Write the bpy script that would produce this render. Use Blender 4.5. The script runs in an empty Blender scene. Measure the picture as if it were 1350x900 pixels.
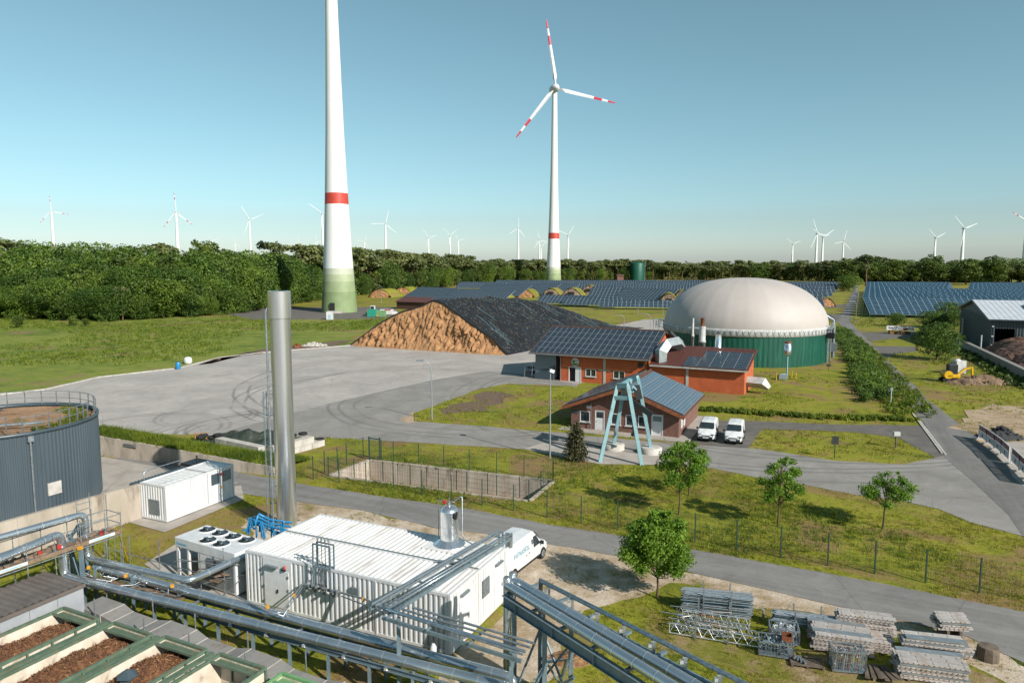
import bpy, bmesh, math, random
import numpy as np
from mathutils import Vector, Matrix, noise
from mathutils.geometry import delaunay_2d_cdt
random.seed(11); rng = np.random.default_rng(5)
SC = bpy.context.scene; COL = SC.collection
R = math.radians; PI = math.pi

# ------------------------------------------------------------------ camera
FPX = 940.0; CAMH = 18.0; TH = math.atan(103 / FPX)
cam = bpy.data.cameras.new('camera'); cam.sensor_width = 36; cam.lens = 36 * FPX / 1350
cam.clip_start = .1; cam.clip_end = 12000
co = bpy.data.objects.new('camera', cam); COL.objects.link(co)
co.location = (0, 0, CAMH); co.rotation_euler = (PI / 2 - TH, 0, 0); SC.camera = co

# ------------------------------------------------------------------ sky, sun, exposure
SUN_EL = 33.0; SUN_AZ = 135.5          # azimuth clockwise from +Y
w = bpy.data.worlds.new('World'); SC.world = w; w.use_nodes = True
nt = w.node_tree; nt.nodes.clear()
sky = nt.nodes.new('ShaderNodeTexSky'); sky.sky_type = 'NISHITA'; sky.sun_disc = False
sky.sun_elevation = R(SUN_EL); sky.sun_rotation = R(SUN_AZ)
sky.altitude = 50; sky.air_density = .9; sky.dust_density = .5; sky.ozone_density = 1.6
hs = nt.nodes.new('ShaderNodeHueSaturation'); hs.inputs['Hue'].default_value = .457; hs.inputs['Saturation'].default_value = .8
hs.inputs['Value'].default_value = 1.0
bg = nt.nodes.new('ShaderNodeBackground'); bg.inputs['Strength'].default_value = .08
wo = nt.nodes.new('ShaderNodeOutputWorld')
tn = nt.nodes.new('ShaderNodeMix'); tn.data_type = 'RGBA'; tn.blend_type = 'MULTIPLY'; tn.inputs[0].default_value = 1; tn.inputs[7].default_value = (.80, .94, 1.0, 1)
nt.links.new(sky.outputs[0], hs.inputs['Color']); nt.links.new(hs.outputs[0], tn.inputs[6]); nt.links.new(tn.outputs[2], bg.inputs[0]); nt.links.new(bg.outputs[0], wo.inputs[0])
sun = bpy.data.lights.new('sun', 'SUN'); sun.energy = 4.9; sun.angle = R(.5); sun.color = (1, .945, .87)
so = bpy.data.objects.new('sun', sun); COL.objects.link(so)
sd = Vector((math.sin(R(SUN_AZ)) * math.cos(R(SUN_EL)), math.cos(R(SUN_AZ)) * math.cos(R(SUN_EL)), math.sin(R(SUN_EL))))
so.rotation_euler = sd.to_track_quat('Z', 'Y').to_euler(); so.location = (60, -60, 90)
SC.view_settings.view_transform = 'Standard'; SC.view_settings.look = 'None'
SC.view_settings.exposure = .55; SC.view_settings.gamma = 1
SC.render.engine = 'CYCLES'; SC.cycles.max_bounces = 6; SC.cycles.transparent_max_bounces = 6

# ------------------------------------------------------------------ helpers
def at(px, py, z=0.0):
    """ground (or level z) point seen at a place of the photograph, measured once"""
    u = (px - 675) / FPX; v = -(py - 450) / FPX
    c, s = math.cos(TH), math.sin(TH)
    dy = c + v * s; dz = -s + v * c; t = (z - CAMH) / dz
    return (u * t, dy * t)
def H(h, k=1.0):
    h = h.lstrip('#'); r = []
    for i in (0, 2, 4):
        x = int(h[i:i + 2], 16) / 255; r.append((x / 12.92 if x <= .04045 else ((x + .055) / 1.055) ** 2.4) * k)
    return (r[0], r[1], r[2], 1)
WM = {}
def tag(o, label=None, cat=None, group=None, kind=None):
    if label: o['label'] = label
    if cat: o['category'] = cat
    if group: o['group'] = group
    if kind: o['kind'] = kind
    return o
def thing(name, label, cat, loc=(0, 0, 0), rz=0.0, group=None):
    o = bpy.data.objects.new(name, None); COL.objects.link(o); o.empty_display_size = .2
    if len(loc) == 2: loc = (loc[0], loc[1], 0)
    o.location = loc; o.rotation_euler = (0, 0, R(rz))
    WM[o.name] = Matrix.Translation(loc) @ Matrix.Rotation(R(rz), 4, 'Z')
    return tag(o, label, cat, group)
def kids(o): return [c for c in bpy.data.objects if c.parent == o]
def copy_tree(o, parent=None, ch=None):
    c = o.copy(); COL.objects.link(c); c.parent = parent
    if ch is None: ch = kids(o)
    for k in ch: copy_tree(k, c)
    return c
class MB:
    def __init__(s): s.v = []; s.f = []; s.m = []; s.s = []; s.cm = 0
    def add(s, vs, fs, sm=False):
        o = len(s.v); s.v += [tuple(p) for p in vs]
        for f in fs: s.f.append([o + i for i in f]); s.m.append(s.cm); s.s.append(sm)
    def box(s, c, d, rz=0, ry=0, rx=0):
        hx, hy, hz = d[0] / 2, d[1] / 2, d[2] / 2
        M = Matrix.Translation(c)
        if rz: M = M @ Matrix.Rotation(R(rz), 4, 'Z')
        if ry: M = M @ Matrix.Rotation(R(ry), 4, 'Y')
        if rx: M = M @ Matrix.Rotation(R(rx), 4, 'X')
        vs = [M @ Vector((x, y, z)) for x in (-hx, hx) for y in (-hy, hy) for z in (-hz, hz)]
        s.add(vs, [(0, 1, 3, 2), (4, 6, 7, 5), (0, 4, 5, 1), (2, 3, 7, 6), (0, 2, 6, 4), (1, 5, 7, 3)]); return s
    def b2(s, lo, hi):
        return s.box([(a + b) / 2 for a, b in zip(lo, hi)], [abs(b - a) for a, b in zip(lo, hi)])
    def bar(s, p, q, w, h=None):
        p = Vector(p); q = Vector(q); h = h or w; d = (q - p)
        if d.length < 1e-6: return s
        d.normalize(); u = Vector((0, 0, 1)) if abs(d.z) < .95 else Vector((0, 1, 0))
        a = d.cross(u).normalized(); b = a.cross(d).normalized()
        vs = [e + a * i * w / 2 + b * j * h / 2 for e in (p, q) for i, j in ((-1, -1), (1, -1), (1, 1), (-1, 1))]
        s.add(vs, [(0, 3, 2, 1), (4, 5, 6, 7), (0, 1, 5, 4), (1, 2, 6, 5), (2, 3, 7, 6), (3, 0, 4, 7)]); return s
    def path(s, pts, r, n=8, cap=True, sm=True):
        pts = [Vector(p) for p in pts]; k = len(pts); rr = r if isinstance(r, (list, tuple)) else [r] * k
        rings = []; a = None
        for i, p in enumerate(pts):
            t = (pts[min(i + 1, k - 1)] - pts[max(i - 1, 0)]).normalized()
            if 0 < i < k - 1:
                t1 = (p - pts[i - 1]).normalized(); t2 = (pts[i + 1] - p).normalized(); t = (t1 + t2).normalized()
                m = 1 / max(.5, t.dot(t1))
            else: m = 1
            if a is None:
                u = Vector((0, 0, 1)) if abs(t.z) < .9 else Vector((0, 1, 0)); a = t.cross(u).normalized()
            else: a = (a - t * a.dot(t)).normalized()
            b = a.cross(t).normalized()
            rings.append([p + (a * math.cos(2 * PI * j / n) + b * math.sin(2 * PI * j / n)) * rr[i] * (m if m < 1.3 else 1.3) for j in range(n)])
        vs = [q for rg in rings for q in rg]; fs = []
        for i in range(k - 1):
            for j in range(n): fs.append((i * n + j, (i + 1) * n + j, (i + 1) * n + (j + 1) % n, i * n + (j + 1) % n))
        s.add(vs, fs, sm)
        if cap: s.add(rings[0], [list(range(n))]); s.add(rings[-1], [list(range(n))[::-1]])
        return s
    def tube(s, p, q, r, n=8, r2=None, cap=True): return s.path([p, q], [r, r if r2 is None else r2], n, cap)
    def lathe(s, prof, c=(0, 0, 0), n=24, sm=True, cap=True):
        vs = []; fs = []; k = len(prof)
        for r, z in prof:
            for j in range(n): vs.append((c[0] + r * math.cos(2 * PI * j / n), c[1] + r * math.sin(2 * PI * j / n), c[2] + z))
        for i in range(k - 1):
            for j in range(n): fs.append((i * n + j, i * n + (j + 1) % n, (i + 1) * n + (j + 1) % n, (i + 1) * n + j))
        s.add(vs, fs, sm)
        if cap:
            s.add(vs[:n], [list(range(n))[::-1]]); s.add(vs[-n:], [list(range(n))])
        return s
    def prism(s, poly, z0, z1):
        n = len(poly); vs = [(p[0], p[1], z0) for p in poly] + [(p[0], p[1], z1) for p in poly]
        s.add(vs, [list(range(n))[::-1], list(range(n, 2 * n))] + [(i, (i + 1) % n, n + (i + 1) % n, n + i) for i in range(n)]); return s
    def slab(s, poly3, t):      # polygon in space given a thickness along its normal (downwards)
        P = [Vector(p) for p in poly3]; nr = (P[1] - P[0]).cross(P[-1] - P[0]).normalized(); n = len(P)
        if nr.z < 0: nr = -nr
        vs = P + [p - nr * t for p in P]
        s.add(vs, [list(range(n)), list(range(n, 2 * n))[::-1]] + [(i, n + i, n + (i + 1) % n, (i + 1) % n) for i in range(n)]); return s
    def corr(s, o, u, v, nr, pitch, depth, flat=.32):   # corrugated sheet: ribs run along v, repeat along u
        o = Vector(o); u = Vector(u); v = Vector(v); nr = Vector(nr).normalized(); L = u.length; ud = u.normalized()
        n = max(1, round(L / pitch)); p = L / n; xs = []
        for i in range(n):
            b = i * p; e = (.5 - flat) / 2 * p * 1.2
            xs += [(b, 0), (b + p * .5 - e * 2, 0), (b + p * .5, depth), (b + p - e * 2, depth)]
        xs.append((L, 0)); vs = []
        for x, d in xs:
            q = o + ud * x + nr * d; vs += [q, q + v]
        s.add(vs, [(2 * i, 2 * i + 2, 2 * i + 3, 2 * i + 1) for i in range(len(xs) - 1)]); return s
    def mesh(s, name, mats):
        me = bpy.data.meshes.new(name); me.from_pydata([tuple(p) for p in s.v], [], s.f)
        for m in (mats if isinstance(mats, (list, tuple)) else [mats]): me.materials.append(m)
        me.polygons.foreach_set('material_index', s.m); me.polygons.foreach_set('use_smooth', s.s); me.update(); return me
    def part(s, name, mats, parent, label=None, world=False):
        if world:
            I = WM[parent.name].inverted(); s.v = [tuple(I @ Vector(p)) for p in s.v]
        o = bpy.data.objects.new(name, s.mesh(name, mats)); COL.objects.link(o); o.parent = parent
        if parent.name in WM: WM[o.name] = WM[parent.name]
        if label: o['label'] = label
        return o
    def single(s, name, mats, label, cat, loc=(0, 0, 0), rz=0.0, group=None, kind=None, world=False):
        if len(loc) == 2: loc = (loc[0], loc[1], 0)
        if world:
            I = (Matrix.Translation(loc) @ Matrix.Rotation(R(rz), 4, 'Z')).inverted(); s.v = [tuple(I @ Vector(p)) for p in s.v]
        o = bpy.data.objects.new(name, s.mesh(name, mats)); COL.objects.link(o)
        o.location = loc; o.rotation_euler = (0, 0, R(rz)); WM[o.name] = Matrix.Translation(loc) @ Matrix.Rotation(R(rz), 4, 'Z')
        return tag(o, label, cat, group, kind)
    def struct(s, name, mats):
        o = bpy.data.objects.new(name, s.mesh(name, mats)); COL.objects.link(o); o['kind'] = 'structure'; WM[o.name] = Matrix(); return o
def share(mesh, name, parent, M=None, label=None):
    o = bpy.data.objects.new(name, mesh); COL.objects.link(o); o.parent = parent
    if M is not None: o.matrix_basis = M
    if parent and parent.name in WM: WM[o.name] = WM[parent.name]
    if label: o['label'] = label
    return o
def npmesh(name, V, F, mat, smooth=False):
    me = bpy.data.meshes.new(name); V = np.asarray(V, np.float32); F = np.asarray(F, np.int32); k = F.shape[1]
    me.vertices.add(len(V)); me.vertices.foreach_set('co', V.ravel())
    me.loops.add(F.size); me.loops.foreach_set('vertex_index', F.ravel())
    me.polygons.add(len(F)); me.polygons.foreach_set('loop_start', np.arange(0, F.size, k, dtype=np.int32))
    me.polygons.foreach_set('loop_total', np.full(len(F), k, np.int32))
    if smooth: me.polygons.foreach_set('use_smooth', np.ones(len(F), bool))
    me.materials.append(mat); me.update(calc_edges=True); return me
def bevel(o, w=.02, seg=2):
    m = o.modifiers.new('bevel', 'BEVEL'); m.width = w; m.segments = seg; m.limit_method = 'ANGLE'; return o
def turn(th, p):   # local point of a thing to world
    return WM[th.name] @ Vector(p)

# ------------------------------------------------------------------ materials
def nn(t, k, **kw):
    n = t.nodes.new(k)
    for a, b in kw.items(): setattr(n, a, b)
    return n
def ramp(t, fac, stops):
    r = t.nodes.new('ShaderNodeValToRGB'); e = r.color_ramp.elements
    while len(e) > 1: e.remove(e[-1])
    e[0].position = stops[0][0]; e[0].color = stops[0][1]
    for p, c in stops[1:]:
        x = e.new(p); x.color = c
    t.links.new(fac, r.inputs[0]); return r.outputs[0]
def mixc(t, f, a, b, mode='MIX'):
    m = t.nodes.new('ShaderNodeMix'); m.data_type = 'RGBA'; m.blend_type = mode
    for s, v in ((m.inputs[0], f), (m.inputs[6], a), (m.inputs[7], b)):
        if hasattr(v, 'is_output') or isinstance(v, bpy.types.NodeSocket): t.links.new(v, s)
        else: s.default_value = v
    return m.outputs[2]
def coords(t, kind='obj', sc=(1, 1, 1)):
    if kind == 'pos': o = nn(t, 'ShaderNodeNewGeometry').outputs['Position']
    else: o = nn(t, 'ShaderNodeTexCoord').outputs['Object']
    if tuple(sc) != (1, 1, 1):
        m = nn(t, 'ShaderNodeMapping'); m.inputs['Scale'].default_value = sc; t.links.new(o, m.inputs[0]); o = m.outputs[0]
    return o
def ntex(t, co, scale, detail=4, rough=.55, dist=0):
    n = nn(t, 'ShaderNodeTexNoise'); n.inputs['Scale'].default_value = scale; n.inputs['Detail'].default_value = detail
    n.inputs['Roughness'].default_value = rough; n.inputs['Distortion'].default_value = dist; t.links.new(co, n.inputs[0]); return n.outputs[0]
def newmat(name):
    m = bpy.data.materials.new(name); m.use_nodes = True; t = m.node_tree; return m, t, t.nodes['Principled BSDF']
def bumpn(t, b, h, dist=.02, st=.6):
    n = nn(t, 'ShaderNodeBump'); n.inputs['Distance'].default_value = dist; n.inputs['Strength'].default_value = st
    t.links.new(h, n.inputs['Height']); t.links.new(n.outputs[0], b.inputs['Normal'])
def mat(name, c, c2=None, scale=1.5, rough=.6, metal=0.0, bump=0, bscale=20, kind='obj', st=(1, 1, 1), lo=.35, hi=.68, spec=.5, dirt=None, dscale=.6, rvar=0):
    m, t, b = newmat(name); co_ = coords(t, kind, st); f = ntex(t, co_, scale, 6)
    if c2 is None: c2 = (c[0] * .8, c[1] * .8, c[2] * .8, 1)
    col = ramp(t, f, [(lo, c2), (hi, c)])
    if dirt:
        d = ntex(t, coords(t, kind, st), dscale, 8, .7); col = mixc(t, ramp(t, d, [(.52, (0, 0, 0, 1)), (.72, (1, 1, 1, 1))]), col, dirt)
    if rvar:
        oi = nn(t, 'ShaderNodeObjectInfo'); r_ = ramp(t, oi.outputs['Random'], [(0, (1 - rvar,) * 3 + (1,)), (1, (1 + rvar * .5,) * 3 + (1,))]); col = mixc(t, 1.0, col, r_, 'MULTIPLY')
    t.links.new(col, b.inputs['Base Color']); b.inputs['Roughness'].default_value = rough; b.inputs['Metallic'].default_value = metal
    b.inputs['Specular IOR Level'].default_value = spec
    if bump: bumpn(t, b, ntex(t, coords(t, kind, st), bscale, 5), bump)
    return m
def leafmat(name, c, c2, tr=.25, scale=.35, var=.35):
    m, t, b = newmat(name); f = ntex(t, coords(t, 'pos'), scale, 4); col = ramp(t, f, [(.35, c2), (.65, c)])
    oi = nn(t, 'ShaderNodeObjectInfo'); k = ramp(t, oi.outputs['Random'], [(0, (1 - var, 1 - var * .8, 1 - var, 1)), (.5, (1, 1, 1, 1)), (1, (1 + var * .7, 1 + var * .4, 1, 1))]); col = mixc(t, 1.0, col, k, 'MULTIPLY')
    f2 = ntex(t, coords(t, 'pos'), 9.0 * scale, 2); col = mixc(t, 1.0, col, ramp(t, f2, [(.3, (.6, .6, .6, 1)), (.7, (1.25, 1.25, 1.2, 1))]), 'MULTIPLY')
    t.links.new(col, b.inputs['Base Color']); b.inputs['Roughness'].default_value = .55; b.inputs['Specular IOR Level'].default_value = .3
    tl = nn(t, 'ShaderNodeBsdfTranslucent'); t.links.new(mixc(t, 1.0, col, (1.3, 1.5, .5, 1), 'MULTIPLY'), tl.inputs[0]); mx = nn(t, 'ShaderNodeMixShader'); mx.inputs[0].default_value = tr
    t.links.new(b.outputs[0], mx.inputs[1]); t.links.new(tl.outputs[0], mx.inputs[2]); t.links.new(mx.outputs[0], t.nodes['Material Output'].inputs[0]); return m
def groundmat(name, stops, s1=.05, s2=.6, s3=6, bump=.03, tint=None, k3=.35):
    """stops: ramp over a mix of wide and fine noise"""
    m, t, b = newmat(name); p = coords(t, 'pos')
    a = ntex(t, p, s1, 5, .6); c = ntex(t, p, s2, 6, .65); d = ntex(t, p, s3, 4, .7)
    ad = nn(t, 'ShaderNodeMath', operation='MULTIPLY_ADD'); t.links.new(a, ad.inputs[0]); ad.inputs[1].default_value = .5
    ml = nn(t, 'ShaderNodeMath', operation='MULTIPLY'); t.links.new(c, ml.inputs[0]); ml.inputs[1].default_value = .5; t.links.new(ml.outputs[0], ad.inputs[2])
    col = ramp(t, ad.outputs[0], stops)
    col = mixc(t, 1.0, col, ramp(t, d, [(.3, (1 - k3,) * 3 + (1,)), (.7, (1 + k3,) * 3 + (1,))]), 'MULTIPLY')
    if tint:
        e = ntex(t, p, tint[0], 4, .6, 1.0); col = mixc(t, ramp(t, e, [(tint[1], (0, 0, 0, 1)), (tint[2], (1, 1, 1, 1))]), col, tint[3])
    t.links.new(col, b.inputs['Base Color']); b.inputs['Roughness'].default_value = .9; b.inputs['Specular IOR Level'].default_value = .2
    bumpn(t, b, d, bump, .8); return m
def arcs(t, col, rings, width, dark):
    """tyre marks left on the surface as thin rings of their own centre and radius"""
    p = coords(t, 'pos'); n = ntex(t, p, .08, 1)
    for (cx, cy, r, a) in rings:
        d = nn(t, 'ShaderNodeVectorMath', operation='DISTANCE'); t.links.new(p, d.inputs[0]); d.inputs[1].default_value = (cx, cy, 0)
        s = nn(t, 'ShaderNodeMath', operation='MULTIPLY_ADD'); t.links.new(n, s.inputs[0]); s.inputs[1].default_value = 1.6; t.links.new(d.outputs['Value'], s.inputs[2])
        u = nn(t, 'ShaderNodeMath', operation='SUBTRACT'); t.links.new(s.outputs[0], u.inputs[0]); u.inputs[1].default_value = r + .8
        v = nn(t, 'ShaderNodeMath', operation='ABSOLUTE'); t.links.new(u.outputs[0], v.inputs[0])
        q = nn(t, 'ShaderNodeMapRange'); t.links.new(v.outputs[0], q.inputs[0]); q.inputs[1].default_value = width * .3; q.inputs[2].default_value = width; q.inputs[3].default_value = a; q.inputs[4].default_value = 0
        k = ntex(t, p, .12, 2); g = nn(t, 'ShaderNodeMath', operation='MULTIPLY'); t.links.new(q.outputs[0], g.inputs[0]); t.links.new(ramp(t, k, [(.36, (.15, .15, .15, 1)), (.52, (1, 1, 1, 1))]), g.inputs[1])
        col = mixc(t, g.outputs[0], col, dark)
    return col
def pavemat(name, c, c2, rings=(), width=.35, dark=(.10, .094, .088, 1), s=.12, bump=.004, streak=None, rough=.85):
    m, t, b = newmat(name); p = coords(t, 'pos'); f = ntex(t, p, s, 8, .62, .6); col = ramp(t, f, [(.3, c2), (.7, c)])
    g = ntex(t, p, 14, 3, .8); col = mixc(t, 1.0, col, ramp(t, g, [(.25, (.86,) * 3 + (1,)), (.75, (1.12,) * 3 + (1,))]), 'MULTIPLY')
    h = ntex(t, p, .5, 8, .75, 1.5); col = mixc(t, 1.0, col, ramp(t, h, [(.3, (.84, .82, .79, 1)), (.55, (1.03,) * 3 + (1,)), (.7, (1.1, 1.09, 1.07, 1))]), 'MULTIPLY')
    cr = nn(t, 'ShaderNodeTexVoronoi', feature='DISTANCE_TO_EDGE'); cr.inputs['Scale'].default_value = .11; t.links.new(mixc(t, .12, p, nn(t, 'ShaderNodeTexNoise').outputs[1], 'ADD') if False else p, cr.inputs[0]); col = mixc(t, 1.0, col, ramp(t, cr.outputs[0], [(.0, (.78, .77, .76, 1)), (.006, (1, 1, 1, 1))]), 'MULTIPLY')
    if streak:
        mp = nn(t, 'ShaderNodeMapping', vector_type='TEXTURE'); mp.inputs['Rotation'].default_value = (0, 0, R(streak[0])); mp.inputs['Scale'].default_value = (1 / streak[1], 1 / streak[2], 1); t.links.new(p, mp.inputs[0])
        q = ntex(t, mp.outputs[0], 1, 4, .6); col = mixc(t, 1.0, col, ramp(t, q, [(.35, (.84, .83, .82, 1)), (.65, (1.1, 1.1, 1.1, 1))]), 'MULTIPLY')
    if rings: col = arcs(t, col, rings, width, dark)
    t.links.new(col, b.inputs['Base Color']); b.inputs['Roughness'].default_value = rough; bumpn(t, b, g, bump, .6); return m
def brickmat(name, c, c2, mortar, bw=.24, bh=.08, rough=.85):
    m, t, b = newmat(name); tc = nn(t, 'ShaderNodeTexCoord').outputs['Object']
    sep = nn(t, 'ShaderNodeSeparateXYZ'); t.links.new(tc, sep.inputs[0]); a = nn(t, 'ShaderNodeMath', operation='ADD'); t.links.new(sep.outputs[0], a.inputs[0]); t.links.new(sep.outputs[1], a.inputs[1])
    cb = nn(t, 'ShaderNodeCombineXYZ'); t.links.new(a.outputs[0], cb.inputs[0]); t.links.new(sep.outputs[2], cb.inputs[1])
    br = nn(t, 'ShaderNodeTexBrick'); t.links.new(cb.outputs[0], br.inputs[0]); br.inputs['Color1'].default_value = c; br.inputs['Color2'].default_value = c2; br.inputs['Mortar'].default_value = mortar
    br.inputs['Scale'].default_value = 1; br.inputs['Brick Width'].default_value = bw; br.inputs['Row Height'].default_value = bh; br.inputs['Mortar Size'].default_value = .008
    f = ntex(t, tc, .9, 6, .7); col = mixc(t, 1.0, br.outputs[0], ramp(t, f, [(.3, (.8, .78, .75, 1)), (.7, (1.1, 1.1, 1.1, 1))]), 'MULTIPLY')
    t.links.new(col, b.inputs['Base Color']); b.inputs['Roughness'].default_value = rough; bumpn(t, b, br.outputs['Fac'], -.006, .6); return m
def cellmat(name, c, line, pitch, lw=.04, rough=.2, spec=.6, jit=.3):
    """solar module glass with its printed cell grid (object x/y)"""
    m, t, b = newmat(name); tc = nn(t, 'ShaderNodeTexCoord').outputs['Object']; br = nn(t, 'ShaderNodeTexBrick'); t.links.new(tc, br.inputs[0])
    br.offset = 0; br.inputs['Scale'].default_value = 1; br.inputs['Brick Width'].default_value = pitch; br.inputs['Row Height'].default_value = pitch; br.inputs['Mortar Size'].default_value = lw * pitch
    br.inputs['Color1'].default_value = c; br.inputs['Color2'].default_value = (c[0] * (1 - jit), c[1] * (1 - jit), c[2] * (1 - jit), 1); br.inputs['Mortar'].default_value = line
    t.links.new(br.outputs[0], b.inputs['Base Color']); b.inputs['Roughness'].default_value = rough; b.inputs['Specular IOR Level'].default_value = spec; return m

M = {}
M['grass'] = groundmat('grass_ground', [(.36, H('56601c', .6)), (.46, H('878c28', .57)), (.55, H('a4a234', .54)), (.64, H('a48c50', .54))], .05, .45, 5, .05, tint=(.13, .49, .62, H('a08458', .55)))
M['meadow'] = groundmat('meadow_ground', [(.36, H('56682a', .58)), (.46, H('809038', .56)), (.55, H('98a044', .54)), (.64, H('a28c64', .55))], .03, .3, 3, .05, tint=(.06, .55, .66, H('a08664', .55)))
M['verge'] = groundmat('verge_ground', [(.36, H('7f7f3c', .6)), (.42, H('a89272', .66)), (.52, H('c4b29c', .7)), (.62, H('d6c8b6', .72))], .16, .9, 7, .04, k3=.25)
M['mixed'] = groundmat('weedy_soil', [(.38, H('6d7024', .58)), (.47, H('8d8a38', .56)), (.54, H('a08a64', .6)), (.64, H('bca688', .64))], .16, .9, 7, .04, k3=.25)
M['sand'] = groundmat('sandy_soil', [(.38, H('a89072', .6)), (.5, H('bca488', .65)), (.62, H('cdb89e', .65))], .15, .8, 8, .03, tint=(.5, .62, .7, H('76762c', .5)), k3=.2)
M['yard'] = pavemat('yard_concrete', H('c6bfb7', .66), H('aba59f', .64), [(-30, 78, 6, .5), (-30, 78, 6.9, .5), (-26, 76, 9, .5), (-26, 76, 10, .5), (-36, 83, 5, .5), (-36, 83, 5.8, .5), (-40, 76, 8, .5), (-40, 76, 8.9, .5), (-22, 72, 16, .6), (-22, 72, 17.2, .6), (-14, 98, 22, .6), (-14, 98, 23.5, .6), (-5, 110, 34, .6), (-5, 110, 36, .6), (-5, 100, 28, .5), (-8, 100, 26, .5)], .3)
M['asphalt'] = pavemat('road_asphalt', H('aca7a1', .6), H('949089', .58), [(30, 95, 34, .6), (30, 95, 35.2, .6), (30, 95, 38, .5), (34, 90, 26, .6), (34, 90, 27.3, .6), (-4, 92, 18, .6), (-4, 92, 19.4, .6), (-4, 92, 16, .5)], .3, s=.2)
M['service'] = pavemat('service_road_asphalt', H('a29f9b', .56), H('8f8c89', .55), s=.15, streak=(-26, .05, 1.3))
M['mainroad'] = pavemat('main_road_asphalt', H('9a9792', .52), H('86837f', .5), s=.12, streak=(65, .03, .9))
M['gravel'] = pavemat('dark_gravel', H('8b847c', .5), H('6f6a64', .5), s=.6, bump=.02)
M['pad'] = pavemat('concrete_pad', H('cbc2b8', .62), H('b0a79d', .6), s=.4)
M['white'] = mat('white_paint_sheet', H('e6e8ea', .72), H('d8d9d9', .7), 2.5, .38, dirt=H('dcd6cc', .8), dscale=1.2, st=(1, 1, .25))
M['roofwhite'] = mat('white_roof_sheet', H('e6e5e2', .85), H('d4d1cc', .85), .8, .35, dirt=H('a89c94', .7), dscale=.7, st=(3, .3, 1))
M['whitedoor'] = mat('white_door_paint', H('dfe0e0', .8), H('d2d3d3', .8), 2, .4)
M['galv'] = mat('galvanised_steel', H('b3b9bd', .8), H('8f979c', .8), 7, .38, .75, rough if False else 0) if False else mat('galvanised_steel', H('b8bec2', .85), H('8f979c', .8), 7, .4, .7)
M['galvd'] = mat('blue_grey_painted_beam', H('8fa3ac', .6), H('7b929c', .6), 3, .5, .25, dirt=H('6b767b', .6), dscale=2)
M['steel'] = mat('pipe_cladding_sheet', H('d0d6da', .9), H('b8c1c7', .92), .9, .24, .85)
M['seam'] = mat('cladding_seam', H('f2f4f5', .95), H('dddddd', .9), 2, .25, .8)
M['inox'] = mat('stainless_steel', H('e6e8ea', .97), H('cfd3d6', .92), .35, .2, .9, st=(1, 1, .15))
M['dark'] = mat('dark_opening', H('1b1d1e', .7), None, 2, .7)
M['blk'] = mat('black_plastic', H('26282a', .8), None, 3, .5)
M['glass'] = mat('window_glass', H('2b3338', .6), H('3c464b', .6), 2, .08, 0, spec=.8)
M['conc'] = mat('cast_concrete', H('cfc3b3', .66), H('b3a695', .62), .7, .88, bump=.006, bscale=8, dirt=H('7c7063', .6), dscale=.9, st=(1, 1, .3))
M['conc2'] = mat('light_concrete_blocks', H('d8d3cb', .66), H('bdb6ab', .62), 1.2, .88, bump=.006, bscale=9)
M['greybox'] = mat('grey_cover_concrete', H('a9a6a1', .62), H('8f8c88', .6), 1.1, .75, bump=.004, bscale=12, dirt=H('86796c', .6), dscale=1.1)
M['tank'] = mat('slate_grey_sheet', H('5d6b73', .62), H('52616a', .6), .5, .42, .15, st=(1, 1, .2))
M['slate'] = mat('slate_grey_trim', H('4f5f68', .6), None, 1, .4)
M['peat'] = groundmat('tank_roof_substrate', [(.38, H('8e6f54', .6)), (.5, H('b08c6c', .6)), (.62, H('c09c7c', .6))], .4, 1.5, 10, .03, tint=(.35, .6, .7, H('75782c', .5)))
M['soil'] = mat('dark_soil', H('8a6f58', .6), H('6c5846', .55), 2, .95, bump=.05, bscale=3)
M['chips'] = mat('wood_chips', H('9a6a45', .6), H('6d4630', .5), 6, .9, bump=.03, bscale=18)
M['chipl'] = mat('pale_wood_splinter', H('c79a68', .65), H('8a5a38', .55), 3, .85, rvar=.3)
M['greenf'] = mat('green_painted_steel', H('7c937b', .56), H('6a826a', .52), 3, .5, .1, dirt=H('8a7a5c', .6), dscale=2.5)
M['cream'] = mat('cream_board', H('e6ddcc', .75), H('d4c6b0', .72), 1.5, .75, dirt=H('8a6a50', .6), dscale=1.2)
M['brownroof'] = mat('brown_trapezoid_roof', H('8a8079', .55), H('776d66', .52), 1.2, .5, .1)
M['greywall'] = mat('light_grey_panel', H('b3b6b9', .68), H('a4a8ac', .66), .8, .5)
M['orange'] = brickmat('orange_brick', H('d86c3c', .72), H('cc5f34', .7), H('c07850', .6))
M['pink'] = brickmat('brown_pink_brick', H('96675a', .6), H('7f5549', .56), H('9c8478', .52))
M['woodo'] = mat('orange_brown_fascia', H('b56a3c', .55), H('8f4f2c', .5), 3, .7)
M['tiles'] = mat('roof_tile_brown', H('7c5848', .5), H('5f4238', .48), 5, .8, bump=.02, bscale=9)
M['maroon'] = mat('maroon_sheet', H('7a4a40', .52), H('6a3f37', .5), 2, .6)
M['alu'] = mat('aluminium_frame', H('c3c8cc', .8), None, 4, .4, .5)
M['cell'] = cellmat('solar_cells_dark', H('36424e', .55), H('56646f', .55), .33, .05, .2, spec=.4)
M['cellb'] = cellmat('solar_cells_blue', H('4c6070', .72), H('8496a4', .72), .35, .05, .2, spec=.4, jit=.12)
M['field'] = cellmat('field_module_glass', H('2c4c60', .7), H('456274', .66), .9, .05, .35, spec=.35)
M['field2'] = cellmat('field_module_glass_slate', H('364450', .68), H('4a5a68', .64), .9, .05, .35, spec=.35)
M['gtank'] = mat('green_tank_cladding', H('0c6650', .55), H('0a5c4a', .5), .7, .5, .1, st=(2, 2, .15), dirt=H('2c8068', .6), dscale=1.4)
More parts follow.
